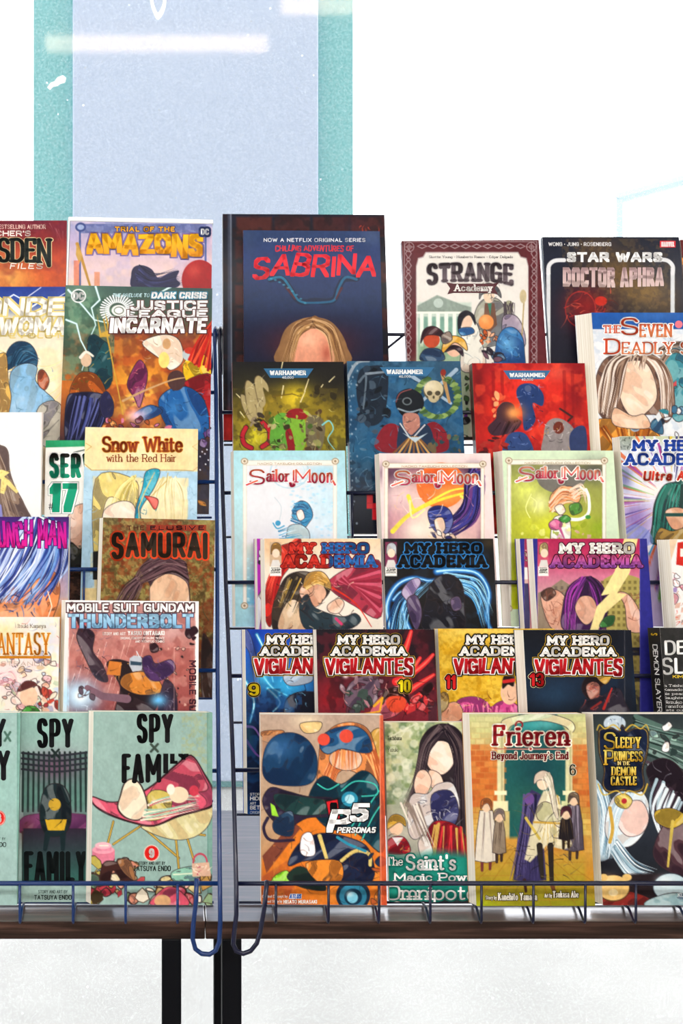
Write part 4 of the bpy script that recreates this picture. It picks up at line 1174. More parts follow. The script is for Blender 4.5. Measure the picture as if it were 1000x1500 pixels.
b.poly([(62, 1165), (74, 1150), (92, 1152), (102, 1170), (104, 1205), (92, 1225), (68, 1225), (58, 1200)], '18262a', cv=True).poly([(66, 1202), (98, 1202), (94, 1218), (70, 1218)], 'c8a028').ell(80, 1180, 9, 9, 'c09a30').ink(64, 1155, 100, 1210, 12, 14, '0a1214', 3)
b.line([(70, 1222), (66, 1245)], 9, '16262a', 6).line([(92, 1222), (92, 1245)], 9, '16262a', 6)
b.text('SPY', 54, 1052, 108, 1097, '141618', .165, .13, sp=.26)
b.line([(76, 1099), (86, 1110)], 3.4, '1c2826').line([(86, 1099), (76, 1110)], 3.4, '1c2826')
b.text('FAMILY', 35, 1248, 127, 1292, '0c1314', .17, .14, sp=.22)
b.text('STORY AND ART BY', 56, 1304, 99, 1309, '2c3c38', .14, sp=.25, name='lettering')
b.text('TATSUYA ENDO', 50, 1311, 105, 1318, '1c2a28', .16, sp=.25, name='lettering')
b.build()

b = Book('manga_volume', 'L', 6, 137, 311, 1043, 'sage green volume with pink sling chair and heaps of parcels, next to the rack end', 'manga volume', t=12, spc='6f9c8e', bg='92b0a8', fan=6, roll=-.4)
b.outl = '2c2024'
b.mottle(['99b6af', '8ba9a1'], 40, .5, 3).mottle(['a8a878', '9aa67a'], 5, .4, 5, (266, 1043, 306, 1200), .5).rect(304, 1040, 313, 1330, '6f9d8f', al=.7)  # yellowish lamp glints painted into the upper right of the cover
b.line([(303.5, 1043), (304.5, 1330)], 1, '5f8c80')
b.text('SPY', 200, 1045, 254, 1090, '141416', .165, .13, sp=.26)
b.line([(221, 1091), (231, 1102)], 3.6, '3c4a42').line([(231, 1091), (221, 1102)], 3.6, '3c4a42')
FX, FY = 178, 1104
for X, Y, ch in (): pass
# sling chair
for P in ([(166, 1205), (157, 1240), (153, 1262)], [(205, 1212), (166, 1238)], [(210, 1214), (262, 1258)], [(205, 1212), (300, 1225)], [(255, 1205), (262, 1275)], [(270, 1215), (284, 1262)]):
    b.line(P, 3.4, '4a3a18').line(P, 2.2, 'c9a548')
b.poly([(206, 1212), (236, 1205), (270, 1195), (312, 1172), (308, 1205), (290, 1225), (262, 1232), (232, 1226)], 'd6cd98', cv=True).line([(206, 1212), (240, 1206), (312, 1172)], 1.2, '3c2a20')
b.poly([(134, 1168), (160, 1176), (186, 1172), (222, 1152), (256, 1122), (280, 1107), (300, 1135), (313, 1160), (312, 1182), (292, 1190), (262, 1198), (226, 1212), (196, 1208), (160, 1196), (138, 1182)], '3a1820', cv=True)
b.poly([(135, 1169), (160, 1177), (187, 1173), (222, 1154), (257, 1124), (280, 1109), (299, 1136), (311, 1161), (310, 1180), (290, 1188), (260, 1196), (226, 1210), (196, 1206), (161, 1194), (139, 1181)], 'd4566e', cv=True)
b.poly([(226, 1152), (258, 1126), (280, 1111), (297, 1138), (304, 1158), (280, 1164), (240, 1176), (220, 1170)], 'b9485c', cv=True).poly([(222, 1160), (250, 1166), (246, 1196), (216, 1204), (206, 1190)], 'c8b45c', cv=True)
b.poly([(176, 1166), (182, 1148), (194, 1142), (206, 1150), (214, 1170), (216, 1190), (204, 1203), (184, 1200), (172, 1186)], '4a3428', cv=True).poly([(177, 1167), (183, 1149), (194, 1143), (205, 1151), (213, 1170), (215, 1189), (203, 1202), (185, 1199), (173, 1185)], 'efe2c8', cv=True)
b.strands([(224, 1174), (250, 1168), (290, 1166)], [(206, 1206), (240, 1200), (288, 1186)], 26, 3, ['f1e4d0', 'c85a60', '9ac0a8', 'e8b8a8'], 4)
b.ell(262, 1166, 14, 12, 'f0d4b4').ell(250, 1158, 6, 8, 'f2e6d6').ell(284, 1160, 7, 8, 'c23a4c')
# parcels
b.ell(151, 1260, 17, 9, '5a2030').ell(151, 1259, 16, 8, 'dd7f96').rect(135, 1246, 168, 1259, 'd9788f').ell(151, 1246, 16, 6, 'ecA0b0'.lower()).rect(140, 1240, 163, 1248, 'e08aa0').ell(151, 1240, 12, 5, 'f2b4c0').line([(146, 1240), (158, 1240)], 2, 'f8e8d8')
b.clutter(134, 1262, 200, 1326, 46, 11, ['d8c8a0', 'c8a878', '8a5a3a', 'b83a48', 'e8dcc0', '6a8a6a', '3c3020', 'd08a70', 'b8a850'], 7, 1, '4a3424')
b.poly([(146, 1290), (150, 1268), (160, 1262), (178, 1268), (196, 1290), (180, 1292), (166, 1276), (160, 1292)], '3f2320', cv=True).poly([(172, 1262), (190, 1262), (198, 1290), (182, 1280)], '9c6a44', cv=True)
b.clutter(205, 1285, 308, 1326, 44, 11, ['d8c890', 'e0b0a0', 'c04a60', '9ab88a', 'e8dcc0', 'c89a50', '6a9a80', 'b8484c', 'efe4d0'], 12, 1, '4a3424')
b.poly([(222, 1326), (228, 1312), (244, 1300), (262, 1304), (276, 1326)], 'd8566c', cv=True).ell(238, 1320, 12, 9, 'd9a878')
b.poly([(252, 1278), (280, 1270), (288, 1278), (286, 1290), (256, 1292)], '8abfa8', cv=True).line([(254, 1282), (286, 1280)], 1.6, 'e8ead0')
b.ell(293, 1264, 10, 12, 'c0445c', ring=2.4).poly([(281, 1266), (306, 1264), (309, 1284), (282, 1285)], 'd9b096').ink(282, 1266, 307, 1283, 10, 9, ['b8405a', 'f2e4d0'], 4, 2)
b.ell(222, 1251, 11.6, 12, 'e8d8c8').ell(222, 1251, 10.4, 10.8, 'd2201c')
b.text('9', 218, 1244, 226, 1258, 'fdf6f2', .26, .2, name='number')
b.text('STORY AND ART BY', 203, 1263, 242, 1268, '33423c', .16, sp=.25, name='lettering')
b.text('TATSUYA ENDO', 195, 1269, 250, 1277, '1d2a26', .16, sp=.25, name='lettering')
b.text('FAMILY', 178, 1105, 273, 1149, '121214', .22, .16, sp=.22) if False else None
for ch_, x0, x1, yb_ in (('F', 178, 192, 1149), ('A', 193, 211, 1149)):
    b.text(ch_, x0, 1105, x1, yb_, '121214', .17, .14)
b.text('M', 213, 1105, 236, 1148, '121214', .16, .14)
b.text('I', 239, 1105, 246, 1134, '121214', .25, .16, 'block')
b.text('L', 249, 1105, 260, 1120, '121214', .44, .3, 'block')
b.text('Y', 261, 1105, 276, 1114, '121214', .7, .4, 'block')
b.build()

# ================================================================== RIGHT RACK
# -- top tier
b = Book('hardcover_comic', 'R', 1, 326, 563, 314, 'tall black hardcover with dark brick pattern, standing behind the navy horned comic', 'comic book', t=22, off=-9, spine='L', spc='14161f', bg='12141f', vis=670, hard=True, roll=-.3)
b.grad([(314, '1b1e30'), (340, '171a28'), (600, '0f111c')])
for r_ in range(9):
    y = 318 + r_ * 34
    for k in range(5):
        x = 346 + k * 56 - (r_ % 2) * 26
        b.rect(max(x, 344), y, min(x + 52, 557), y + 30, '4a1d1b' if (k + r_) % 3 else '5a241c', 4, .75)
b.mottle(['16141c', '2c1418'], 14, .5, 6).glow(520, 330, 30, 12, '3a1c28', .6)
b.line([(336, 312), (336, 610)], 5, '3a4052', soft=3).line([(338, 312), (339, 560)], 1.6, '7c8494', soft=2)
b.rect(322, 606, 345, 700, 'c01a1e').glow(336, 630, 6, 26, 'ee3a30', .8)
b.ink(520, 330, 556, 345, 5, 10, 'b03a28', 4, 2)
b.build()

b = Book('comic_book', 'R', 1, 356, 556, 338, 'navy comic with red brush title and a blond head between dark horn shapes', 'comic book', t=9, off=1, spine='L', spc='8a3038', bg='20345e', vis=540, roll=-.4)
b.grad([(338, '2b3f68'), (380, '24386a'), (440, '1c3058'), (500, '141f3c'), (560, '101830')]).glow(545, 345, 16, 14, '48587c', .7).glow(365, 345, 10, 30, '34486c', .5)
b.glow(455, 500, 80, 30, '3a1a28', .8).glow(455, 515, 44, 24, '7a2a20', .8)
b.line([(396, 411), (412, 410), (424, 424), (434, 440), (446, 445), (460, 443), (478, 444), (490, 440), (496, 424), (504, 411), (522, 410)], 9, '182440', 9, True).line([(394, 411), (412, 408), (424, 422), (436, 441), (448, 446)], 4, '1f6a8e', 3, True).line([(522, 411), (506, 408), (496, 424), (490, 441), (476, 445), (446, 446)], 4, '1c5a80', 3, True)
b.line([(420, 424), (432, 440)], 4, '4a2430', 2).line([(500, 424), (492, 440)], 4, '4a2430', 2)
for k in range(9): b.ell(397 + k * 6.2, 410 + 36 * (k / 8) ** 1.4, 2, 1.2, '3a9ab8', al=.7)
b.poly([(408, 535), (410, 505), (420, 482), (440, 470), (460, 467), (482, 472), (498, 488), (508, 510), (508, 535)], '8a6440', cv=True)
b.poly([(430, 535), (430, 504), (440, 488), (458, 484), (474, 488), (484, 504), (486, 535)], 'e0987a', cv=True).glow(452, 500, 14, 12, 'f4b898', .8).glow(478, 520, 8, 14, 'a84a38', .7)
b.strands([(458, 468), (430, 480), (414, 535)], [(452, 482), (436, 496), (428, 535)], 46, 2.2, ['c9a070', '6a4628', 'b08450', 'e0bc8c', '8a6440'], 3)
b.strands([(460, 468), (490, 482), (508, 535)], [(462, 482), (480, 496), (486, 535)], 46, 2.2, ['c9a070', '5a3a24', 'a07444', 'd8b080', '7a5434'], 5)
b.text('NOW A NETFLIX ORIGINAL SERIES', 386, 349, 535, 355, 'e6eaf2', .18, sp=.45, name='lettering')
b.text('CHILLING ADVENTURES OF', 403, 360, 518, 369, 'd23040', .17, .13, 'block', sp=.2, wob=1.2, shear=.1, name='lettering')
b.text('SABRINA', 371, 374, 552, 411, ('e8283c', 'd42030'), .15, .12, 'block', sp=.16, wob=1.0, shear=.16, seed=8, grow=[(0, 1.03), (.3, .9), (.6, .92), (1, .86)])
b.build()

b = Book('comic_book', 'R', 1, 588, 789, 352, 'maroon bordered comic with a cream centre and grey blackletter style title', 'comic book', t=12, spine='L', spc='5a2228', bg='5b2329', vis=640, roll=.5)
b.outl = '1e1a20'
b.mottle(['6a2a2e', '4c1c22'], 20, .5, 3)
for x0 in (594, 778):
    for k in range(13):
        y = 372 + k * 18
        b.poly([(x0 + 4, y - 8), (x0 + 9, y), (x0 + 4, y + 8), (x0 - 1, y)], 'a08a8e').poly([(x0 + 4, y - 6), (x0 + 7.6, y), (x0 + 4, y + 6), (x0 + .4, y)], '5b2329').ell(x0 + 4, y + 9, 2.6, 2.6, 'a08a8e', ring=1)
for k in range(10):
    x = 618 + k * 16
    b.poly([(x - 8, 361), (x, 357), (x + 8, 361), (x, 365)], 'a08a8e').poly([(x - 5.5, 361), (x, 358.6), (x + 5.5, 361), (x, 363.4)], '5b2329')
for x in (599, 778): b.ell(x, 362, 7, 7, 'a08a8e', ring=1.2).line([(x - 7, 362), (x + 7, 362)], 1, 'a08a8e').line([(x, 355), (x, 369)], 1, 'a08a8e').ell(x, 362, 3, 3, 'a08a8e', ring=1)
b.frame(592, 354, 786, 700, 1.2, '9a8488')
PN = [(624, 371), (758, 371), (762, 378), (770, 380), (773, 392), (774, 700), (611, 700), (610, 392), (613, 380), (620, 378)]
b.poly([((x - 692) * 1.012 + 692, y - 1.5 if y < 600 else y) for x, y in PN], 'b0a0a0').poly(PN, 'e6e2dc')
b.grad([(370, 'e9e6e2'), (430, 'e6e4d8'), (500, 'd8dcc4'), (700, 'b8c0a0')], al=0)
b.rect(612, 445, 690, 540, 'c3d3c8', 4).rect(612, 468, 672, 545, '9fbcae', 3)
b.poly([(611, 450), (640, 434), (676, 448), (690, 452), (690, 460), (611, 460)], '8a9a90', 2).ell(642, 446, 7, 7, 'b8c8c0')
for k in range(6): b.rect(615 + k * 12, 461, 620 + k * 12, 510, 'eef4e8', 1.5).rect(621 + k * 12, 466, 626 + k * 12, 505, '6a9a8a', 1.5, .7)
b.line([(611, 460), (688, 460)], 3, 'eef2e6').rect(612, 505, 690, 640, '7a9a70', 10, .6).glow(640, 540, 40, 14, 'b8c49a', .6)
# crowd
b.poly([(694, 470), (702, 446), (716, 438), (732, 442), (742, 462), (740, 500), (700, 510)], 'a3a394', cv=True).poly([(710, 446), (724, 446), (728, 478), (716, 490), (708, 474)], '6a4a3c').poly([(714, 446), (720, 446), (718, 466)], '3a7a64')
b.ell(716, 436, 8, 10, 'e2c8ae').poly([(702, 440), (704, 424), (716, 416), (730, 424), (734, 438), (726, 432), (708, 432)], '5a5c5e', cv=True).ink(702, 416, 734, 440, 16, 8, ['2c2e30', '8a8c8c'], 3)
b.ell(745, 452, 7, 10, '9a9a80').strands([(738, 446), (738, 462), (736, 478)], [(752, 446), (754, 462), (758, 480)], 14, 2, ['30282c', '4a4048'], 6).poly([(736, 468), (754, 464), (766, 482), (768, 510), (740, 510)], 'a292a4', cv=True)
b.line([(768, 430), (764, 500)], 2, 'b09a6a').ell(766, 436, 5, 10, 'c8b890')
b.poly([(676, 500), (672, 478), (684, 468), (698, 476), (706, 505), (710, 540), (676, 545)], 'e6e4da', cv=True).ink(676, 476, 706, 540, 14, 14, ['a8a89a', '7a8a90'], 4)
b.ell(683, 473, 9, 11, 'e6c6ae').poly([(672, 490), (671, 466), (682, 457), (694, 464), (696, 478), (688, 464), (678, 470)], '20202a', cv=True).poly([(672, 484), (690, 482), (694, 490), (676, 494)], '3a78b0', cv=True)
b.ell(712, 474, 11, 11, 'e08a48').glow(710, 470, 6, 6, 'f0b070', .8).clutter(704, 486, 728, 506, 14, 5, ['e07038', 'f0b088', 'c05828'], 3)
b.poly([(724, 530), (728, 500), (738, 484), (752, 482), (764, 494), (768, 515), (766, 560), (724, 560)], '2a66a4', cv=True).glow(744, 505, 14, 16, '6aaad8', .8).ink(728, 490, 766, 530, 16, 10, ['1a4070', '8cc4e8'], 5)
b.ell(665, 512, 12, 13, 'e6baa0').poly([(648, 520), (650, 502), (664, 494), (680, 500), (684, 516), (666, 504)], 'd8a038', cv=True).poly([(652, 518), (662, 508), (676, 512), (678, 524), (666, 514)], '2c1c28', cv=True)
b.ell(632, 500, 12, 12, 'b8482c').poly([(616, 505), (620, 486), (634, 480), (648, 488), (652, 502), (642, 494), (624, 494)], '43262c', cv=True).poly([(616, 530), (622, 514), (644, 514), (650, 530)], '2f4a6a', cv=True)
b.poly([(646, 494), (658, 488), (662, 500), (650, 506)], '8a7a70', cv=True)
b.clutter(700, 510, 735, 545, 12, 8, ['2a2430', 'c8d4d8', '6a4a5a', '4a6a8a'], 8)
b.clutter(680, 555, 690, 650, 12, 7, ['6a2a8a', '3a5a34', '18181c', '8a9a70', 'd8d0c0'], 4).rect(672, 640, 700, 660, '20201f')
b.text('Skottie Young - Humberto Ramos - Edgar Delgado', 628, 375, 751, 380, '4a4448', .13, .09, 'serif', sp=.22, name='lettering')
b.text('STRANGE', 625, 385, 752, 418, ('40343c', '6a5c62'), .2, .14, 'serif', out=[(1.2, 'c8c4c4')], sp=.16, arch=2.0, grow=[(0, 1.03), (.2, .9), (.8, .9), (1, 1.06)])
b.text('-', 660, 415, 726, 433, '4a1a20', 1.0, 1.0, 'block', name='banner') if False else None
def ribbon(bk, pts, c, name='banner'):
    V = [(*bk.loc(*p), bk.z) for p in pts]; bk.z += 6e-5
    me = mesh_np(name, V, [tuple(range(len(V)))])
    a = me.color_attributes.new('Col', 'FLOAT_COLOR', 'POINT')
    a.data.foreach_set('color', np.tile(np.append(s2l(hx(c)), 1), len(V)).astype(np.float32))
    if me.polygons[0].normal.z < 0: me.flip_normals()
    return link(name, me, M_PRINT, bk.root)
ribbon(b, [(653, 415), (664, 417), (722, 417), (731, 415), (724, 424), (729, 433), (720, 431), (664, 431), (655, 433), (659, 424)], '4d1b22')
b.text('Academy', 665, 418, 721, 431, 'f2eeea', .17, .12, 'serif', sp=.2)
b.build()

b = Book('comic_book', 'R', 1, 794, 994, 347, 'black comic with white rounded frame line, dull pink title and red corner box', 'comic book', t=10, spine='L', spc='1c1f2b', bg='1b1e2c', vis=660, roll=0)
b.outl = '1e1a20'
b.grad([(347, '1e2232'), (420, '1d2030'), (480, '20202e'), (640, '15151f')])
b.glow(905, 400, 34, 34, '7a5c30', .75).glow(945, 430, 40, 26, '8a6a34', .8).glow(870, 365, 26, 26, '5a4634', .8).glow(975, 455, 20, 20, '6a5230', .6)  # diagonal gold glint: a reflection painted into the cover colour
b.mottle(['8a6c3c', '3a3030'], 6, .3, 5, (840, 350, 985, 460))
b.glow(858, 452, 30, 30, '8a1a1c', .85).ell(850, 455, 22, 26, 'd03028', ring=1.4, al=.6).ell(880, 443, 9, 7, 'c02c20').ink(824, 430, 900, 480, 30, 22, ['c8302a', '6a1418', 'e05a40'], 5)
for x in (803, 985):
    b.line([(x, 395), (x, 640)], 6, 'd6dade')
b.line([(826, 382), (812, 383), (804, 390), (803, 402)], 6, 'e2e4e8', cv=True).line([(968, 381), (978, 383), (985, 391), (985, 402)], 6, 'e2e4e8', cv=True)
b.text('WONG * JUNG * ROSENBERG', 803, 355, 895, 361, 'f0f0f2', .2, sp=.26, name='lettering')
b.text('STAR WARS', 830, 370, 970, 385, 'f6f7f8', .27, .24, 'block', sp=.2)
b.text('DOCTOR APHRA', 824, 393, 972, 423, ('c9a9ac', 'd8c0bc'), .17, .15, 'block', sp=.2, grow=[(0, .95), (.5, 1.0), (1, .92)])
ribbon(b, [(966, 353), (989, 353), (989, 363), (966, 363)], 'd8323c', 'emblem')
b.text('MARVEL', 968, 354.4, 987.4, 361.8, 'fdf4f4', .26, .2, 'block', sp=.2, name='emblem')
b.build()

b = Book('comic_book', 'R', 1, 996, 1150, 351, 'sliver of a dark red comic at the right picture edge of the top tier', 'comic book', t=9, spine='L', spc='5a1c1c', bg='5e1f1f', vis=470)
b.outl = '1e1a20'
b.mottle(['7a2c24', '3a1418'], 8, .6, 3).clutter(996, 365, 1010, 440, 8, 6, ['c8642c', '8a3020', 'e09040'], 3)
b.build()

# -- second tier
def badge(bk, x0, y0, x1, y1, c, tx):
    s_ = (x1 - x0)
    ribbon(bk, [(x0, y0), (x1, y0), (x1 - .13 * s_, y1), (x0 + .13 * s_, y1)], c, 'emblem')
    bk.text('WARHAMMER', tx[0], tx[1], tx[2], tx[3], 'f4f8fa', .25, .2, 'sans', sp=.2, name='title', pk='sq')
    cx = (tx[0] + tx[2]) / 2
    bk.text('40,000', cx - 8.6, tx[3] + 1.6, cx + 8.6, tx[3] + 5.8, 'e6eef2', .22, sp=.3, name='lettering')
b = Book('novel_paperback', 'R', 2, 340, 503, 530, 'small paperback with black top, blue badge and yellow green battle glow', 'paperback novel', t=19, spine='L', spc='a8484a', bg='15130f', vis=670)
b.grad([(530, '17171b'), (560, '25231a'), (590, '5a4c18'), (620, '8a7820'), (650, '8f8420'), (700, '5a4c1c'), (790, '1c1810')])
b.glow(432, 585, 22, 20, 'f0d428', .95).glow(400, 600, 30, 24, 'b89a28', .7).glow(470, 610, 24, 30, '9a8420', .7).glow(372, 640, 22, 18, 'd8cc24', .85).glow(360, 575, 20, 30, '2c2a1a', .8).glow(490, 555, 20, 26, '1c1a18', .8)
b.mottle(['6a5c1c', '3a3214'], 10, .5, 4, (340, 570, 503, 665))
for P in [[(414, 530), (412, 540)], [(415, 566), (412, 584)], [(446, 574), (452, 556)], [(482, 560), (490, 552)], [(468, 571), (473, 564)], [(352, 605), (358, 613)], [(440, 590), (447, 574)], [(352, 584), (346, 578)]]: b.line(P, 1.6, 'efe0a8', 1)
b.clutter(455, 568, 488, 588, 12, 6, ['2a2414', '4a4020'], 3).line([(400, 582), (428, 578), (440, 582)], 2, '6a5418', 1)
for P in [[(352, 585), (353, 578), (362, 584), (372, 605), (366, 618), (356, 600)], [(364, 606), (358, 572), (362, 557), (376, 572), (384, 600), (378, 612)], [(372, 560), (378, 550), (390, 562), (392, 574), (384, 568), (388, 590), (380, 596)]]:
    b.poly([(x * 1.0, y) for x, y in P], '4a3c28', 2, True).poly([(x + 1, y + 1) for x, y in P], 'a8986a', 1.5, True)
b.ink(352, 556, 392, 612, 14, 14, ['d8cca0', '5a4a30'], 5)
b.line([(360, 628), (355, 640), (358, 652), (368, 658)], 8, '2a1014', 8, True).line([(360, 628), (355, 640), (358, 652), (368, 658)], 6, 'b3202c', 6, True).line([(384, 620), (394, 632), (394, 648), (384, 656)], 8, '2a1014', 8, True).line([(384, 620), (394, 632), (394, 648), (384, 656)], 6, 'b3202c', 6, True)
b.clutter(366, 608, 386, 632, 16, 6, ['5a4a38', '2a2018', '8a7a60', '3a3028'], 6)
b.poly([(396, 630), (402, 612), (414, 606), (428, 614), (430, 645), (410, 665), (396, 655)], '5a9a34', cv=True).poly([(424, 640), (426, 614), (436, 606), (446, 616), (448, 650), (436, 668), (424, 660)], '7aac34', cv=True).poly([(418, 612), (424, 602), (440, 600), (450, 610), (444, 616), (428, 614)], '8a1c20', cv=True).poly([(420, 650), (418, 634), (426, 630), (432, 660), (424, 668)], '8a1820', cv=True).poly([(448, 618), (464, 610), (476, 625), (470, 660), (452, 665)], '6a6048', cv=True)
b.clutter(392, 600, 470, 668, 46, 6, ['3c5a20', '4a3424', '8a8a50', '2a2014', '9ac040', '6a5a3c', 'b8a878'], 8, .9).ink(350, 600, 490, 668, 60, 10, ['1a140c', 'c8c070', '3a2c14'], 9)
b.line([(472, 624), (482, 618), (488, 630), (480, 645), (490, 660)], 2.4, '7ac8c8', 1, True)
badge(b, 386, 540, 459, 554, '2f648c', (395, 543, 448, 550))
b.build()
b = Book('novel_paperback', 'R', 2, 508, 674, 529, 'worn dark blue paperback with skull, crossed blades and a black cap', 'paperback novel', t=19, spine='L', spc='27405a', bg='1c3852', vis=795)
b.grad([(529, '31546e'), (560, '264d6c'), (620, '1f5078'), (660, '1d4a6c'), (700, '173450'), (735, '111a2c'), (790, '0c101c')])
b.glow(580, 580, 20, 40, '2a6ca0', .6).glow(560, 670, 60, 30, '256a92', .6).mottle(['17344e', '3a6a8a'], 13, .5, 6, (505, 525, 680, 720))
b.poly([(526, 545), (542, 536), (566, 540), (568, 575), (562, 612), (548, 625), (532, 618), (522, 580)], '1b2634', cv=True).clutter(524, 538, 566, 640, 30, 8, ['16202c', '2a3a4c', '3c4c5c', '101820'], 3).line([(508, 556), (522, 532), (540, 529)], 5, '8a98a4', 3, True).line([(536, 548), (566, 545)], 4, '7a8894', 3)
b.line([(526, 560), (536, 552), (532, 600)], 4, '5a6a78', 2, True)
b.line([(594, 545), (660, 592)], 6, '9ab0c4', 4).line([(668, 542), (606, 600)], 6, '9ab0c4', 4).line([(648, 548), (658, 590)], 6, 'b08a58', 4).ell(649, 546, 4, 5, '8a2c24')
b.strands([(640, 540), (600, 570), (612, 600)], [(668, 556), (672, 590), (650, 620)], 0, 3, ['5a7a3a'], 2)
for k in range(26):
    an = math.radians(-60 + k * 12)
    x, y = 640 + 30 * math.cos(an), 582 + 30 * math.sin(an)
    b.poly([(x - 6, y + 2), (x, y - 4), (x + 7, y - 1), (x + 1, y + 4)], ['5d7c40', '3c5a30', '86a05a'][k % 3], cv=True)
b.ell(635, 573, 15, 15, '5a5440').ell(635, 571, 14, 13, 'c9bc98').ell(635, 583, 8, 8, 'b8aa86').glow(630, 566, 8, 6, 'e6dcc0', .8).ell(629, 577, 4, 3.6, '4a4434').ell(641, 577, 4, 3.6, '4a4434').ell(635, 583, 1.6, 2.4, '4a4434')
b.poly([(579, 590), (584, 576), (600, 570), (616, 578), (621, 592), (616, 602), (598, 606), (583, 602)], '171b22', cv=True).line([(583, 600), (600, 605), (616, 601)], 2.4, '8a9aa4', cv=True).poly([(584, 603), (600, 607), (614, 603), (606, 613), (592, 612)], '0d1014', cv=True).line([(580, 590), (586, 577), (602, 571)], 1.4, '8a4a4c', cv=True).ell(596, 589, 6, 5, 'a8b4b8', ring=1.6, al=.6)
b.poly([(590, 610), (600, 606), (613, 610), (614, 630), (604, 640), (592, 628)], 'b0786a', cv=True).ink(590, 610, 614, 636, 12, 7, ['5a2c28', 'd8a890'], 4)
b.poly([(560, 628), (576, 622), (590, 634), (588, 660), (566, 665), (548, 655)], '7e1c28', cv=True).poly([(622, 626), (638, 620), (654, 636), (656, 660), (632, 665), (620, 650)], '7e1c28', cv=True).poly([(586, 622), (600, 640), (622, 622), (634, 640), (628, 668), (584, 668)], '20304a', cv=True).line([(586, 622), (602, 646), (622, 624)], 2, 'c8ccd0')
for k in range(9): b.line([(606 + (k - 4) * 1.5, 642), (606 + (k - 4) * 8, 668)], 2.6, 'c89a58' if k % 2 else '7a5230', 3)
b.poly([(590, 636), (608, 650), (626, 636), (612, 642), (602, 642)], 'b8ccd8').clutter(630, 640, 674, 665, 16, 7, ['3a5a50', '6a5a40', '24404a', '8a2430'], 7)
b.ink(512, 540, 674, 668, 50, 16, ['0e1a28', '6a94b0', '3a607c'], 8)
b.clutter(506, 640, 560, 720, 14, 7, ['1a4a70', '3a7a9c', '12283c', '6a8a9c'], 5, .6).ink(510, 650, 560, 720, 10, 20, ['9ac0d4', '7a98a8'], 3, .8)
for x, y, w, h in ((537, 726, 9, 12), (537, 738, 17, 8), (545, 746, 10, 16), (560, 726, 8, 36), (574, 726, 20, 9), (574, 740, 20, 9), (600, 726, 9, 36), (616, 726, 22, 8), (624, 734, 8, 28)): b.rect(x, y, x + w, y + h, 'd0202a')
for k in range(60):
    rr = random.Random(k)
    b.ell(510 + rr.random() ** 2 * 14, 530 + rr.random() * 250, 1.2, 1.6, 'a8b8c4', al=.6)
badge(b, 556, 538, 636, 551, '356c96', (566, 541.5, 619, 548.5))
b.build()
b = Book('novel_paperback', 'R', 2, 691, 856, 532, 'small red paperback with blue badge and dark armoured shapes in smoke', 'paperback novel', t=19, spine='L', spc='3a1418', bg='b8201f', vis=670)
b.grad([(532, '9c1a20'), (560, 'c8241e'), (600, 'd62a1c'), (640, 'c0221c'), (680, '8a161a')]).glow(700, 570, 12, 60, '6a1016', .9).glow(845, 570, 14, 60, '7a1218', .9).glow(815, 545, 20, 14, 'e86048', .7).glow(775, 560, 30, 30, 'e83a28', .7).mottle(['8c141a', 'ec4a2c'], 16, .5, 5)
for x in (722, 735, 826, 838): b.line([(x, 545), (x + 2, 640)], 5, '7e1218', 3, al=.5)
b.poly([(728, 600), (738, 590), (744, 604), (734, 616)], 'f0a060', cv=True, al=.7).clutter(722, 570, 742, 612, 14, 6, ['f08a50', 'e8603a', 'f6c080'], 3, .8)
b.poly([(756, 578), (760, 566), (772, 562), (786, 566), (796, 580), (794, 596), (780, 592), (784, 618), (768, 632), (764, 600)], '223a6e', cv=True).ink(756, 564, 796, 630, 26, 10, ['0e1830', '5a7ab8', '8a9ac8'], 4).ell(773, 570, 5, 5, '4a5a80')
b.poly([(728, 600), (738, 590), (752, 594), (756, 612), (764, 620), (752, 634), (724, 640), (714, 628), (726, 614)], '3a2430', cv=True).strands([(728, 622), (716, 640)], [(760, 620), (748, 650)], 10, 2, ['1c1016', '5a3a44'], 6)
b.glow(752, 606, 7, 6, 'ffe0a0', 1).glow(754, 606, 14, 12, 'f08a40', .8)
b.poly([(796, 640), (800, 622), (812, 614), (828, 618), (842, 634), (844, 668), (796, 668)], '8c8484', cv=True).ell(818, 628, 8, 9, '6a2c20').ink(798, 616, 842, 664, 26, 9, ['d8d0cc', '3a3438', 'c89a50'], 7)
b.poly([(738, 668), (742, 642), (756, 634), (772, 640), (780, 668)], '2c4478', cv=True).ink(740, 636, 780, 666, 14, 10, ['121c38', '6a84b8'], 8).poly([(834, 640), (846, 626), (858, 630), (858, 668), (838, 668)], '2c3a64', cv=True)
b.line([(820, 600), (838, 612), (832, 618)], 3, '3a1c1c').clutter(700, 640, 740, 668, 12, 7, ['5a1418', 'a02a24', '3a1418'], 5)
badge(b, 737, 543, 806, 556, '3a6a96', (746, 546.5, 798, 553))
b.build()

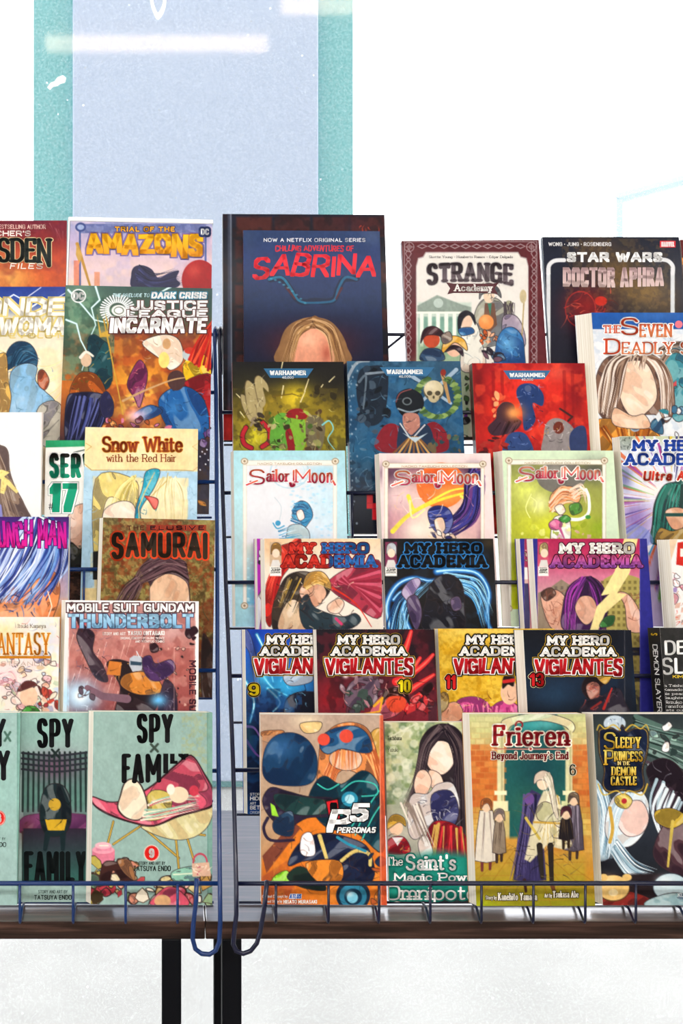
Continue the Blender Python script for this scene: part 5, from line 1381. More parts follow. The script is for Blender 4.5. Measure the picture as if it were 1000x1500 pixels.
b = Book('manga_omnibus', 'R', 2, 866, 1086, 458, 'thick large volume with blue top band and brown haired head, cream page edges showing', 'manga volume', t=19, off=3, spine='R', spc='2a50a0', bg='e4e8ee', vis=690, fan=15)
b.outl = '2c2024'
b.grad([(458, 'dfe8f2'), (540, 'e8eaee'), (680, 'd8e0e6')]).mottle(['c8d4e2', 'f4f4f6'], 10, .6, 4)
b.rect(850, 450, 1100, 483, '1d55a4').glow(960, 462, 40, 8, '3a70b8', .6)
b.ink(866, 486, 1000, 620, 60, 26, ['b8c4d0', '9aaaba', 'ffffff'], 6)
b.poly([(968, 520), (984, 506), (1010, 510), (1010, 600), (990, 620), (972, 580)], '3f8c9a', cv=True).ink(968, 506, 1004, 610, 24, 14, ['1c5a68', '8cc8d0', '2c7080'], 5).ell(984, 545, 10, 16, '6aaab0')
b.strands([(966, 512), (984, 500), (1004, 502)], [(970, 540), (985, 520), (1010, 530)], 22, 3, ['6a5040', 'a89080', '4a3428'], 8).clutter(976, 560, 1004, 600, 10, 8, ['c84a50', 'e8d0c0', '3a8a98'], 4)
b.poly([(874, 600), (872, 560), (884, 530), (908, 518), (940, 516), (968, 530), (984, 560), (988, 600), (976, 622), (958, 610), (900, 616), (888, 620)], '7a5a4a', cv=True)
b.poly([(906, 546), (918, 532), (944, 532), (958, 556), (962, 585), (950, 604), (930, 616), (914, 600), (906, 575)], 'f3d6bc', cv=True)
b.strands([(924, 520), (902, 534), (894, 570), (884, 616)], [(918, 526), (914, 545), (908, 580), (900, 612)], 40, 4, ['5a4034', 'd8c4b4', '8a6a58', 'efe4da', '9a7c68'], 3, 2)
b.strands([(930, 520), (950, 530), (966, 560), (970, 612)], [(934, 524), (968, 530), (984, 562), (984, 606)], 44, 4, ['5a4034', 'd8c4b4', '7a5a48', 'efe4da', '9a7c68'], 5, 2)
b.strands([(906, 522), (888, 540), (878, 575), (876, 606)], [(924, 520), (904, 534), (896, 570), (890, 612)], 30, 4, ['5a4034', 'c8b09c', '7a5a48', 'e8dcd0'], 9, 2)
b.strands([(926, 522), (922, 536)], [(950, 528), (948, 546)], 12, 3, ['6a4c3c', 'c8b09c'], 4)
b.poly([(872, 625), (890, 616), (912, 622), (940, 628), (966, 640), (960, 662), (930, 690), (876, 690)], 'e39a3a', cv=True).strands([(874, 628), (900, 660)], [(950, 632), (940, 680)], 24, 3, ['a85a18', 'f4c478', 'c87a28', '7a3a14'], 6).ell(930, 630, 7, 5, '9ab0c4').ell(930, 630, 5, 3.4, '5a7088')
b.poly([(900, 600), (926, 612), (944, 610), (950, 630), (900, 626)], 'eac6a8', cv=True).clutter(960, 600, 1004, 640, 12, 10, ['223040', '3a6a8a', 'dfe4e8', '2c8090'], 7)
b.text('THE', 883, 477, 909, 489, 'd8542c', .16, .1, 'serif', out=[(1.6, 'ffffff')], sp=.2)
b.text('S', 909, 466, 935, 492, 'd24a28', .16, .1, 'serif', out=[(1.8, 'ffffff')])
b.text('EVEN', 936, 475, 984, 495, ('c8502c', 'e08a58'), .17, .1, 'serif', out=[(1.6, 'ffffff')], sp=.26)
b.text('D', 886, 497, 908, 521, 'd24a28', .15, .1, 'serif', out=[(1.8, 'ffffff')])
b.text('EADLY SINS', 910, 502, 1046, 521, ('c8502c', 'e08a58'), .15, .09, 'serif', out=[(1.6, 'ffffff')], sp=.26)
b.text('*', 988, 470, 1004, 486, 'e07888', .7, name='lettering')
b.build()

# -- third tier
def ruled(bk, x0, y0, x1, y1, c1='d8cdbd', c2='f4efe6'):
    bk.rect(x0 - 5, y0 - 2, x1 + 5, y0 + 5, c2).rect(x0 - 6, y0, x0 - 1, y1, c2).rect(x1 + 1, y0, x1 + 6, y1, c2)
    bk.line([(x0 - 5, y0 - 2), (x1 + 5, y0 - 2)], .9, c1).line([(x0 - 5, y0 + 5), (x1 + 5, y0 + 5)], .9, c1)
    for x in (x0 - 6, x0 - 1, x1 + 1, x1 + 6): bk.line([(x, y0), (x, y1)], .8, c1)
    for x in (x0 - 4, x1 + 4):
        for y in (y0 - 1, y1):
            bk.ell(x, y, 5.4, 5, 'a89478').ell(x, y, 4, 3.6, 'e8dcc8').ell(x, y, 1.8, 1.8, '9a8468')
b = Book('manga_volume', 'R', 3, 342, 505, 660, 'pale blue bordered volume with curly pink title and small blue haired shape', 'manga volume', t=17, spine='R', spc='cfe2e6', bg='b2dae1', vis=925, fan=3)
b.outl = '2c2024'
b.grad([(660, 'a8d8e2'), (800, 'b8dfe6'), (915, '9cd0dc')])
b.rect(357, 682, 490, 890, 'e4e6ec').grad([(678, 'd8e4ee'), (700, 'e9e9ee'), (790, 'e9e9ec'), (815, 'dfe8d8'), (840, 'a8dae0'), (880, '6fc0de'), (915, '9cd0dc')], al=0)
b.poly([(357, 800), (490, 790), (490, 888), (357, 888)], ('e8e8da', '6fbfe0'), 8).glow(480, 740, 30, 50, 'bfe0f0', .8).glow(475, 690, 26, 8, '9fd4e8', .8).glow(440, 790, 26, 12, 'a8dcf0', .7)
rr = random.Random(4)
for k in range(60):
    x, y = rr.uniform(425, 488), rr.uniform(700, 790)
    b.ell(x, y, 2.4, 1.4, '9fd6ee', al=.6, soft=1.5)
for k in range(40): b.ell(rr.uniform(358, 380), rr.uniform(820, 886), 2.2, 1.3, 'c8f0f8', al=.7)
b.ell(424, 692, 28, 24, 'a8cede', ring=1.6, al=.7).ell(424, 692, 22, 18, 'b8d8e4', ring=1.2, al=.6)
b.poly([(428, 760), (430, 745), (440, 735), (452, 740), (458, 756), (452, 768), (444, 776), (440, 762), (436, 754)], '2f84b4', cv=True).strands([(432, 740), (446, 736), (456, 750)], [(428, 764), (442, 772), (456, 764)], 30, 1.6, ['1a5a88', '6ab8dc', '3a94c4'], 5).poly([(434, 752), (442, 748), (446, 760), (438, 764)], 'f0e0d8', cv=True)
b.poly([(420, 784), (424, 772), (440, 770), (452, 780), (450, 795), (420, 795)], 'bfe2ee', cv=True).strands([(410, 780), (430, 772)], [(412, 795), (446, 790)], 16, 1.4, ['5ab0d4', '2a80b0', 'e8f6fa'], 7).line([(402, 730), (412, 745), (408, 768)], 1.2, 'c8d4dc', cv=True).ell(407, 768, 4, 4, '3a94c0')
b.line([(400, 768), (406, 776), (416, 772)], 2, '4aa4cc', cv=True)
ruled(b, 362, 677, 487, 888)
TT = dict(w=.085, h=.05, style='serif', sp=.2)
def moon_title(bk, x0, y0, x1, y1, c, outs):
    W = x1 - x0
    bk.text('S', x0, y0, x0 + .19 * W, y1, c, .14, .1, out=outs)
    bk.text('ailor', x0 + .2 * W, y0, x0 + .485 * W, y1 - 4, c, .17, .09, 'serif', out=outs, sp=.2)
    bk.text('J', x0 + .475 * W, y0 + 1, x0 + .555 * W, y1 + 4, c, .16, .1, out=outs)
    bk.text('M', x0 + .55 * W, y0, x0 + .735 * W, y1 - 3, c, .13, .09, 'serif', out=outs)
    bk.text('oon', x0 + .745 * W, y0 + 5, x1, y1 - 2, c, .2, .11, out=outs, sp=.3)
    bk.text('-', x0 - 5, y1 - 4, x0 + .12 * W, y1 + 4, c, .4, .28, rot=-22, out=outs)
    bk.text('-', x1 - 7, y1 - 6, x1 + 3, y1 + 5, c, .3, .2, rot=62, out=outs)
moon_title(b, 365, 688, 487, 711, ('e0704a', 'c01c50'), [(.9, 'f8f2f2')])
b.text('NAOKO TAKEUCHI COLLECTION', 377, 678, 471, 681.5, 'c4b49c', .16, sp=.3, name='lettering')
b.build()
b = Book('manga_volume', 'R', 3, 555, 718, 664, 'pale pink bordered volume with swirling orange moon and violet hair', 'manga volume', t=17, spine='R', spc='e8d8d6', bg='efdad8', vis=800, fan=3)
b.outl = '2c2024'
b.rect(565, 684, 707, 800, 'f0d8cc')
b.grad([(664, 'efdad8'), (800, 'efdad8')])
b.rect(567, 685, 705, 830, '5a3450').rect(572, 690, 702, 830, 'd8a8a4', 14).glow(640, 770, 50, 40, 'f8e6d0', .95).glow(585, 730, 26, 26, 'ead2d0', .9).glow(690, 760, 22, 30, 'e0b0b8', .8).glow(576, 694, 22, 14, '4a2844', .9).glow(695, 694, 20, 14, '3a2040', .9).glow(582, 770, 20, 30, 'c88a98', .7).glow(600, 700, 20, 12, 'c88a90', .7)
b.rect(560, 660, 566, 830, 'efdad8').rect(706.5, 660, 725, 830, 'efdad8')
b.ell(646, 712, 36, 34, 'ea7430').glow(640, 700, 20, 16, 'd84a24', .8).glow(655, 725, 24, 14, 'f0a050', .8)
b.line([(575, 780), (600, 755), (640, 735), (685, 722)], 7, 'f0dc40', 3, True).line([(598, 728), (606, 748), (620, 742), (660, 720), (690, 716)], 6, 'f4e24a', 2, True).line([(600, 735), (604, 760), (622, 748)], 3, 'f8f0a0', 2, True).line([(675, 728), (690, 740), (682, 756)], 4, 'eae060', 2, True)
b.strands([(690, 684), (684, 705), (676, 745), (644, 770)], [(706, 700), (706, 720), (694, 765), (660, 790)], 60, 4.5, ['241a5a', '3a3a8c', '1a1440', '5a4a9c', '6a3a7a', '2a2a70'], 3, 3)
b.poly([(627, 760), (628, 748), (640, 742), (656, 746), (664, 762), (658, 780), (646, 786), (634, 776)], '2a3480', cv=True).strands([(630, 748), (650, 744)], [(632, 776), (660, 776)], 20, 2, ['1a1c50', '5a6ab8', '3a4a9c'], 5).poly([(636, 764), (648, 760), (652, 776), (642, 784)], 'f2dcc8', cv=True)
b.clutter(622, 778, 664, 800, 12, 6, ['f4ece4', 'c8382c', '2a2a60', 'e8c8b0'], 8).glow(610, 780, 20, 14, 'fff4e4', .8).ink(575, 700, 700, 790, 18, 22, ['fff0e0', 'f0c890', 'c88a98'], 7)
ruled(b, 569, 681, 703, 830, 'c4ac90', 'f4ebe0')
moon_title(b, 578, 690, 700, 712, ('e8884a', 'd8386a'), [(1.7, 'fdf2f0')])
b.text('NAOKO TAKEUCHI COLLECTION', 588, 682, 684, 685.5, 'c8ac8c', .16, sp=.3, name='lettering')
b.build()
b = Book('manga_volume', 'R', 3, 735, 898, 660, 'pale green bordered volume with lime meadow, dark moon and orange hair', 'manga volume', t=20, spine='R', spc='d0dfc2', bg='d3e5c3', vis=925, fan=6)
b.outl = '2c2024'
b.grad([(660, 'd2e6c6'), (915, 'd6e4be')])
b.rect(749, 679, 885, 893, 'a4a818').grad([(680, '5a5a48'), (700, '8a8a40'), (725, 'b4bc20'), (770, 'c4cc24'), (880, 'a8a81c')], al=0)
b.poly([(749, 679), (885, 679), (885, 893), (749, 893)], ('83884c', 'c0c81c')).glow(770, 720, 26, 24, 'dce46a', .9).glow(800, 770, 50, 26, 'dce030', .8).glow(870, 690, 24, 18, '55544c', .95).glow(865, 730, 22, 18, '9aa040', .8).glow(880, 775, 20, 14, '8aa820', .8).glow(790, 740, 16, 16, 'eef0a8', .8)
b.ell(822, 700, 36, 24, '6c6860').glow(812, 690, 18, 10, '9a968c', .8)
b.line([(778, 725), (770, 745), (776, 760)], 1.2, 'f0f4a0', cv=True).line([(778, 730), (786, 738), (782, 752)], 1, 'f0f4a0', cv=True)
b.poly([(806, 745), (806, 728), (818, 716), (838, 714), (850, 726), (846, 738), (832, 734), (824, 742), (816, 752)], 'e79a62', cv=True).strands([(806, 738), (822, 716), (850, 726)], [(808, 750), (826, 740), (842, 740)], 34, 2, ['c46a38', 'f6c8a0', 'e0884c', 'f8dcc0'], 5).strands([(836, 716), (850, 710), (858, 722)], [(840, 734), (856, 728), (856, 742)], 14, 2, ['e8a078', 'f8d8c0'], 6)
b.poly([(812, 745), (822, 740), (828, 750), (820, 756)], 'f6e4d4', cv=True).line([(832, 762), (850, 762), (862, 752), (862, 730), (858, 718)], 5, 'f8f8f4', 4, True).line([(856, 720), (850, 714)], 3, 'f8e8e0').poly([(834, 742), (848, 738), (852, 750), (838, 756)], '4a8a2c', cv=True)
b.poly([(808, 770), (814, 758), (830, 758), (836, 775), (832, 800), (808, 800)], 'f2f4ec', cv=True).poly([(804, 768), (814, 762), (824, 770), (816, 778), (806, 776)], 'd86a9a', cv=True).poly([(818, 762), (828, 756), (836, 762), (828, 768)], '3c8c34', cv=True).line([(820, 776), (826, 790)], 4, 'c85a90', 2).ell(861, 759, 4, 3, '3c8c34')
b.clutter(752, 770, 884, 800, 30, 6, ['d8dc50', '9ab020', 'e8e890', '8a9a20', 'd89ab0'], 6, .7)
b.rect(730, 655, 746.5, 900, 'd2e6c6').rect(886.5, 655, 905, 920, 'd2e6c6').rect(730, 893, 905, 930, 'd2e6c6')
ruled(b, 749, 676, 881, 892, 'b8a890', 'f2efe2')
moon_title(b, 760, 684, 879, 706, ('f0a078', 'd0305a'), [(1.7, 'f8f0ea')])
b.text('NAOKO TAKEUCHI COLLECTION', 768, 677, 864, 680.5, 'c0b494', .16, sp=.3, name='lettering')
b.build()
b = Book('manga_volume', 'R', 3, 907, 1078, 639, 'volume with deep blue slab title over multicoloured rays and dark green hair', 'manga volume', t=17, spine='R', spc='2a3a7a', bg='d8dce8', vis=800, fan=4)
b.outl = '2c2024'
b.grad([(639, 'c8d0a8'), (655, 'd8e0ea'), (720, 'e0e2ee'), (800, 'b8a8cc')])
for k in range(120):
    rr = random.Random(k + 50)
    an = rr.uniform(0, 6.28); r0, r1 = rr.uniform(24, 60), rr.uniform(80, 170)
    b.line([(985 + r0 * math.cos(an), 735 + r0 * math.sin(an)), (985 + r1 * math.cos(an), 735 + r1 * math.sin(an))], .8, rr.choice(['4a4aa8', '7a5ab0', 'ffffff', 'e8c840', '3a9ac8', 'a83a8a', '6ab04a', 'e06a3a', '2a2a6a', 'd8dcf0', 'f4f4ff']), rr.uniform(3, 8), al=.9)
b.glow(930, 760, 22, 26, '6a4a9c', .7).glow(915, 700, 12, 20, '3a3a7c', .7).glow(955, 720, 16, 10, 'f8f0e0', .7).rect(904, 640, 926, 660, '8a948c', 1, .8).ink(906, 640, 926, 664, 14, 9, ['2c3430', 'd0d8d0'], 5)
b.poly([(955, 770), (958, 740), (970, 715), (985, 708), (1010, 712), (1010, 800), (960, 800), (952, 790)], '0f4a44', cv=True).strands([(975, 712), (960, 740), (955, 790)], [(1010, 715), (1010, 745), (1000, 800)], 40, 4, ['08302c', '1a6a5c', '2a8a78', '05201e'], 4, 2).poly([(974, 752), (990, 745), (1006, 752), (1000, 775), (984, 776)], 'd8a888', cv=True).poly([(966, 776), (984, 780), (1006, 776), (1010, 800), (962, 800)], '9a7a3a', cv=True).line([(976, 756), (1004, 756)], 5, '0c403a')
b.poly([(908, 800), (912, 780), (930, 770), (950, 780), (954, 800)], '7a8ad0', cv=True, al=.6)
MH = dict(style='serif', sp=.16)
b.text('MY HERO', 926, 644, 1040, 662, ('1b3a98', '2450b4'), .26, .22, 'serif', out=[(1.6, 'f4f6fa')], sp=.3)
b.text('ACADEMIA', 914, 664, 1052, 683, ('1b3a98', '2450b4'), .24, .2, 'serif', out=[(1.6, 'f4f6fa')], sp=.26)
b.text('Ultra Analysis', 942, 691, 1060, 709, ('d8381c', 'b0281c'), .19, .16, out=[(1.5, 'f8f0e8')], sp=.24, shear=.12)
b.build()

# -- fourth tier
def jump(bk, x, y, hairc, bgc, w=17):
    bk.rect(x, y, x + w, y + 40, bgc).poly([(x + 2, y + 18), (x + 3, y + 5), (x + 10, y + 1), (x + w - 1, y + 6), (x + w - 1, y + 20), (x + 12, y + 12), (x + 6, y + 14)], hairc, cv=True).ell(x + 9, y + 17, 5.5, 6.5, 'f0d4bc').poly([(x + 1, y + 37), (x + 4, y + 27), (x + 13, y + 27), (x + w, y + 37)], 'd8d4d0').rect(x, y + 37, x + w, y + 51, 'f4f2ec').line([(x + 1, y + 47), (x + w - 1, y + 47)], .7, '8a8880')
    bk.text('SHONEN', x + 2, y + 38, x + w - 2, y + 40, '3a3a3a', .2, sp=.3, name='emblem')
    bk.text('JUMP', x + 1.6, y + 40.4, x + w - 1.6, y + 43.6, '222222', .3, sp=.25, name='emblem')
    bk.text('COMICS', x + 1.6, y + 44, x + w - 1.6, y + 46.4, '3a3a3a', .24, sp=.25, name='emblem')
def hero(bk, a, c, t1, t2, out, yo=0):
    bk.text('MY HERO', a[0], 795 + yo, a[1], 812 + yo, t1, .3, .24, 'serif', out=out, sp=.26)
    bk.text('ACADEMIA', c[0], 813 + yo, c[1], 833 + yo, t2, .27, .22, 'serif', out=out, sp=.24)
b = Book('manga_volume', 'R', 4, 376, 546, 789, 'purple edged volume showing only a strip behind the red winged one', 'manga volume', t=7, off=-12.5, spine='R', spc='a02ca0', bg='a52aa8', vis=1040, fan=3)
b.outl = '2c2024'
b.rect(384, 780, 560, 1060, 'e8e4ec').poly([(376, 880), (390, 862), (384, 900), (380, 920), (376, 925)], 'd4d0dc', cv=True).rect(376, 880, 380, 1060, 'c8c8d4', 2).poly([(380, 875), (384, 866), (390, 872), (386, 882)], 'f4f4f8', cv=True).clutter(380, 806, 388, 830, 8, 5, ['2a2c3a', '8ab0a8', 'e8e8f0'], 3)
b.build()
b = Book('manga_volume', 'R', 4, 387, 557, 789, 'tan volume with big red wings and a title split between red and blue', 'manga volume', t=11, spine='R', spc='d8c4a8', bg='e2cfb6', vis=930, fan=4)
b.outl = '2c2024'
b.grad([(789, 'e4c8a4'), (830, 'e8dccb'), (900, 'eee2d4')]).glow(400, 800, 20, 24, 'dfb184', .8)
b.poly([(440, 789), (420, 803), (396, 840), (388, 870), (386, 900), (396, 920), (404, 880), (412, 850), (424, 832), (436, 812)], 'c9281f', cv=True).strands([(438, 790), (408, 815), (390, 860)], [(428, 825), (410, 850), (400, 905)], 26, 3, ['8a1416', 'e8503c', 'b01c1c'], 4).poly([(400, 805), (440, 795), (432, 830), (406, 826)], 'cf3424', cv=True)
b.poly([(480, 860), (500, 838), (530, 828), (558, 826), (558, 905), (520, 890)], 'ab3048', cv=True)
for k in range(12):
    b.line([(482 + k * 2, 862 - k * 1.5), (556, 832 + k * 6.4)], 3, ['8a1c34', 'c8506a', '9c2840'][k % 3], 5)
b.line([(486, 862), (520, 885), (544, 920)], 3, 'd0281c', 1, True)
b.poly([(406, 870), (420, 845), (444, 838), (470, 846), (484, 862), (474, 880), (452, 892), (440, 925), (404, 930), (398, 900)], '3a3028', cv=True).poly([(408, 925), (416, 890), (432, 880), (450, 900), (446, 930)], 'd8ba98', cv=True).strands([(420, 850), (404, 890)], [(460, 850), (440, 900)], 24, 2.4, ['1c1814', '6a5a40', 'c8a040', '2c2620'], 5)
b.poly([(438, 868), (452, 850), (470, 856), (478, 872), (464, 890), (448, 886)], 'd9a88c', cv=True).poly([(444, 862), (450, 842), (470, 838), (482, 850), (484, 864), (470, 858), (456, 858)], 'd8a850', cv=True).strands([(446, 858), (460, 840), (482, 850)], [(450, 864), (466, 856), (486, 866)], 16, 2, ['f0d490', 'a87830'], 6)
b.poly([(438, 890), (450, 872), (462, 892), (500, 905), (520, 900), (528, 912), (505, 925), (450, 925)], '23343e', cv=True).poly([(480, 888), (496, 878), (504, 886), (496, 900), (482, 898)], 'ecc8b0', cv=True).ink(405, 845, 520, 922, 50, 14, ['18140f', 'f0d8b8', '7a4a34'], 7).line([(492, 908), (500, 916)], 4, 'c8386a')
jump(b, 395, 794, 'b8863a', 'c8a888')
SP_ = 478
hero(b, (424, 540), (413, 552), lambda x, y: 'cf3024' if x < SP_ - 8 else '2a66b0', lambda x, y: 'cf3024' if x < SP_ + 4 else '2a66b0', [(1.5, '7a1a1c')])
b.build()
b = Book('manga_volume', 'R', 4, 561, 722, 789, 'black volume with blue flames and a blue outlined black title', 'manga volume', t=14, spine='R', spc='16181c', bg='101317', vis=930)
b.outl = '2c2024'
b.mottle(['1a2430', '0a0c10'], 18, .6, 3).glow(716, 795, 14, 10, '3c3020', .8)
for P, w in [([(572, 925), (566, 890), (580, 860), (604, 848), (630, 852), (655, 846)], 12), ([(600, 925), (590, 895), (600, 872), (618, 862)], 8), ([(640, 838), (670, 836), (700, 842), (716, 870), (712, 905), (720, 925)], 12), ([(670, 856), (694, 862), (704, 880), (700, 900)], 7), ([(576, 880), (588, 868), (606, 870)], 6), ([(690, 850), (712, 885), (716, 925)], 6)]:
    b.line(P, w, '164a8c', w * .4, True, 3).line(P, w * .6, '2f8ad4', w * .2, True, 2).line(P, w * .25, 'b4e4fa', .6, True, 1)
b.strands([(566, 925), (580, 880), (610, 858)], [(600, 925), (604, 890), (640, 850)], 20, 2, ['4aa4e0', '12396a', '8accf0'], 4).strands([(650, 842), (700, 850), (720, 900)], [(660, 862), (690, 880), (706, 925)], 26, 2, ['4aa4e0', '12396a', '9ad8f4'], 5)
b.poly([(620, 925), (624, 880), (634, 852), (656, 842), (676, 856), (680, 890), (676, 925)], '141620', cv=True).ink(622, 845, 680, 920, 30, 16, ['2a2c40', '050608', '3a3c5a'], 6).poly([(588, 868), (600, 852), (612, 848), (616, 856), (606, 872), (604, 890), (594, 880)], '9a86b0', cv=True).poly([(596, 880), (610, 874), (618, 900), (610, 925), (600, 905)], '4a3a5c', cv=True).poly([(660, 880), (672, 876), (676, 892), (664, 896)], '6a5a78', cv=True)
jump(b, 564, 794, 'b8c0c8', '7a3050')
hero(b, (593, 706), (582, 713), '0e1318', '0e1318', [(1.6, '2f7fc4')])
b.build()
b = Book('manga_volume', 'R', 4, 761, 930, 789, 'blue edged volume showing only a strip behind the purple haired one', 'manga volume', t=7, off=-12.5, spine='R', spc='2b2b86', bg='2c2c88', vis=930, fan=4)
b.outl = '2c2024'
b.rect(768, 790, 940, 1060, 'd8b0a8').rect(768, 790, 776, 832, 'a83458').rect(768, 832, 776, 850, 'f0eee8').clutter(768, 800, 774, 830, 8, 4, ['d8b050', 'f0d8c0', '5a4a40'], 2).rect(768, 856, 776, 1060, '3a3860')
b.build()
b = Book('manga_volume', 'R', 4, 780, 947, 789, 'blue spined volume with magenta sky, purple hair and a pale yellow lightning bolt', 'manga volume', t=11, spine='R', spc='2b2b86', bg='b02e5e', vis=1060, fan=5)
b.outl = '2c2024'
b.grad([(789, 'a8204e'), (815, 'b8305c'), (845, 'c8708c'), (880, 'c8a0a0'), (1060, '8a6a4a')])
b.poly([(788, 925), (788, 870), (806, 862), (822, 850), (840, 862), (840, 925)], '8a7a68').poly([(870, 925), (884, 850), (905, 838), (930, 846), (940, 850), (940, 1062), (870, 1062)], 'a89a54').glow(930, 980, 20, 60, '7a6a38', .7)
for r_ in range(24):
    for k in range(8): b.rect(880 + k * 8, 852 + r_ * 9, 884 + k * 8, 856.5 + r_ * 9, '6a5e30', 1.2, .8)
for r_ in range(6):
    for k in range(3): b.rect(812 + k * 9, 860 + r_ * 9, 816 + k * 9, 865 + r_ * 9, '5a4e48', 1.2, .7)
b.rect(918, 950, 940, 962, '1a1a2a').rect(922, 985, 938, 1000, '2a2a30', 1, .7).rect(918, 1012, 940, 1062, '20242c', 3, .8).clutter(922, 925, 940, 1050, 16, 6, ['c8a850', '5a4a28', '8a7a40', '3a3428'], 5, .7)
b.poly([(792, 880), (800, 868), (816, 866), (830, 880), (836, 905), (850, 925), (810, 925)], 'd9a48c', cv=True).poly([(920, 925), (915, 890), (905, 870), (920, 872), (936, 895), (944, 925)], 'd9a48c', cv=True).poly([(792, 870), (806, 862), (814, 872), (800, 882)], '5a3a30', cv=True).poly([(884, 872), (894, 862), (904, 872), (894, 886)], '5a3a30', cv=True).ink(794, 864, 850, 922, 16, 22, '8a4a3c', 4).ink(900, 870, 942, 922, 12, 22, '8a4a3c', 5)
b.poly([(826, 925), (824, 890), (832, 862), (850, 848), (868, 847), (884, 862), (890, 890), (880, 925)], '3a1848', cv=True).strands([(850, 848), (832, 870), (828, 925)], [(862, 850), (846, 880), (842, 925)], 30, 3, ['1e0c2a', '7a2a8c', 'b03ab0', '4a1c5a'], 4).strands([(862, 848), (884, 866), (888, 925)], [(864, 852), (872, 880), (876, 925)], 30, 3, ['1e0c2a', '7a2a8c', '9a34a0', '3a1448'], 6)
b.poly([(842, 892), (850, 876), (866, 876), (874, 892), (868, 910), (858, 917), (848, 908)], 'd8a68e', cv=True)
b.poly([(914, 789), (934, 789), (922, 840), (904, 870), (918, 872), (886, 900), (876, 925), (864, 925), (874, 890), (892, 872), (880, 874), (900, 838)], 'efdc98').poly([(878, 920), (886, 906), (900, 904), (896, 918)], '3c7a3c', cv=True)
b.rect(776, 780, 787, 1070, '2b2b86').rect(937, 780, 960, 1070, '2a2a84')
b.line([(937, 789), (938, 1060)], 1, '4a4aa0')
jump(b, 788, 794, 'c8b070', 'c8506a', 15)
hero(b, (819, 929), (806, 940), 'f8f4ee', ('d8588c', '8a4aa8'), [(1.5, '4a1430')])
b.build()
b = Book('manga_volume', 'R', 4, 980, 1148, 790, 'white volume with a red letter and pink brickwork at the right picture edge, fourth tier', 'manga volume', t=16, spine='R', spc='d8d8e0', bg='eceae8', vis=920, fan=9)
b.outl = '2c2024'
b.poly([(980, 790), (992, 790), (980, 830)], 'e4c8a8').poly([(992, 795), (1010, 792), (1010, 832), (990, 828)], 'c8281f').rect(996, 804, 1002, 816, 'f0eae4').clutter(982, 845, 1008, 880, 8, 9, ['a08ac0', 'f4f2f6', 'd8a0b0', '5a5a8a'], 4)
for k in range(7): b.poly([(980 + (k % 3) * 9, 880 + k * 6), (988 + (k % 3) * 9, 878 + k * 6), (986 + (k % 3) * 9, 886 + k * 6), (979 + (k % 3) * 9, 887 + k * 6)], 'd8b0a0', 1)
b.ink(980, 835, 1006, 920, 20, 12, ['6a5a6a', 'b87a6a', 'd04030'], 3)
b.build()

# -- fifth tier
def vig(bk, dx, dy=0, num=None, nb=None, nc='f2d81c', no='101010'):
    o1 = [(2.8, 'b8962c'), (2.0, '101010')]
    bk.text('VIGILANTES', 476 + dx, 965 + dy, 605 + dx, 993 + dy, ('c01820', '8a0c16'), .16, .14, 'block', out=[(3.2, 'b8962c'), (2.4, '101010'), (1.2, 'f4ecec')], sp=.1, wob=.6, shear=.04, grow=[(0, 1.0), (.1, .84), (.5, .78), (.85, .84), (1, .9)], seed=3)
    bk.text('MY HERO', 494.5 + dx, 930 + dy, 585.5 + dx, 945.5 + dy, 'f6f4f0', .25, .22, 'serif', out=o1, sp=.2)
    bk.text('ACADEMIA', 485 + dx, 947 + dy, 595 + dx, 962 + dy, 'f6f4f0', .25, .22, 'serif', out=o1, sp=.18)
    if num: bk.text(num, nb[0], nb[1], nb[2], nb[3], nc, .2 if len(num) > 1 else .26, .16, out=[(2.4, 'c8a848' if no == '101010' else 'f0e0b0'), (1.8, '101010')], sp=.3, name='number')
b = Book('manga_volume', 'R', 5, 359, 530, 922, 'dark blue volume with a yellow number nine and cyan lightning', 'manga volume', t=8, off=-12.5, spine='R', spc='16306a', bg='123a9a', vis=1210, fan=4)
b.outl = '2c2024'
b.grad([(922, '123aa4'), (960, '1c58b8'), (1000, '1a5aa0'), (1040, '122a54'), (1100, '10203c'), (1190, '0f2c5c')])
b.poly([(359, 922), (368, 935), (378, 980), (380, 1030), (374, 1010), (366, 960), (359, 945)], '7a90d0', cv=True, al=.8)
for P in [[(376, 930), (390, 960), (400, 1000)], [(384, 990), (400, 1010), (420, 1020)], [(410, 985), (430, 1000), (456, 996)], [(360, 1000), (372, 1030), (366, 1060)], [(392, 1010), (410, 1030), (400, 1044)]]:
    b.line(P, 5, '3ab8e0', 2, True, 2).line(P, 1.8, 'dcf8ff', .8, True)
b.glow(420, 1005, 26, 20, '2ea8dc', .9).glow(385, 990, 10, 16, '4ac8e8', .7).glow(372, 960, 6, 30, '0c1a50', .7)
b.poly([(415, 1045), (420, 1025), (440, 1015), (470, 1020), (470, 1055), (420, 1055)], '141828', cv=True).poly([(416, 990), (452, 985), (456, 1000), (424, 1006)], '9ab0c8', cv=True).ink(405, 985, 456, 1045, 20, 14, ['0a1020', '8ad0f0'], 5)
b.mottle(['0c1430', '1f5a9c'], 14, .5, 6, (359, 1010, 440, 1195)).line([(360, 1066), (372, 1068), (380, 1080)], 4, '7a5aa8', 2, True).line([(360, 1085), (374, 1105), (384, 1112)], 4, '6a4a9c', 2, True).glow(365, 1080, 6, 20, '1a4a5c', .6).glow(372, 1190, 14, 12, '1a54b0', .7)
vig(b, -104, 0, '9', (364, 1003, 379, 1021))
b.text('STORY', 366, 1162, 384, 1166, 'e0e6f0', .16, sp=.25, name='lettering')
b.text('HIDEYUKI', 366, 1167, 402, 1173, 'f0f4fa', .2, sp=.25, name='lettering')
b.text('ART', 366, 1175, 375, 1179, 'e0e6f0', .16, sp=.25, name='lettering')
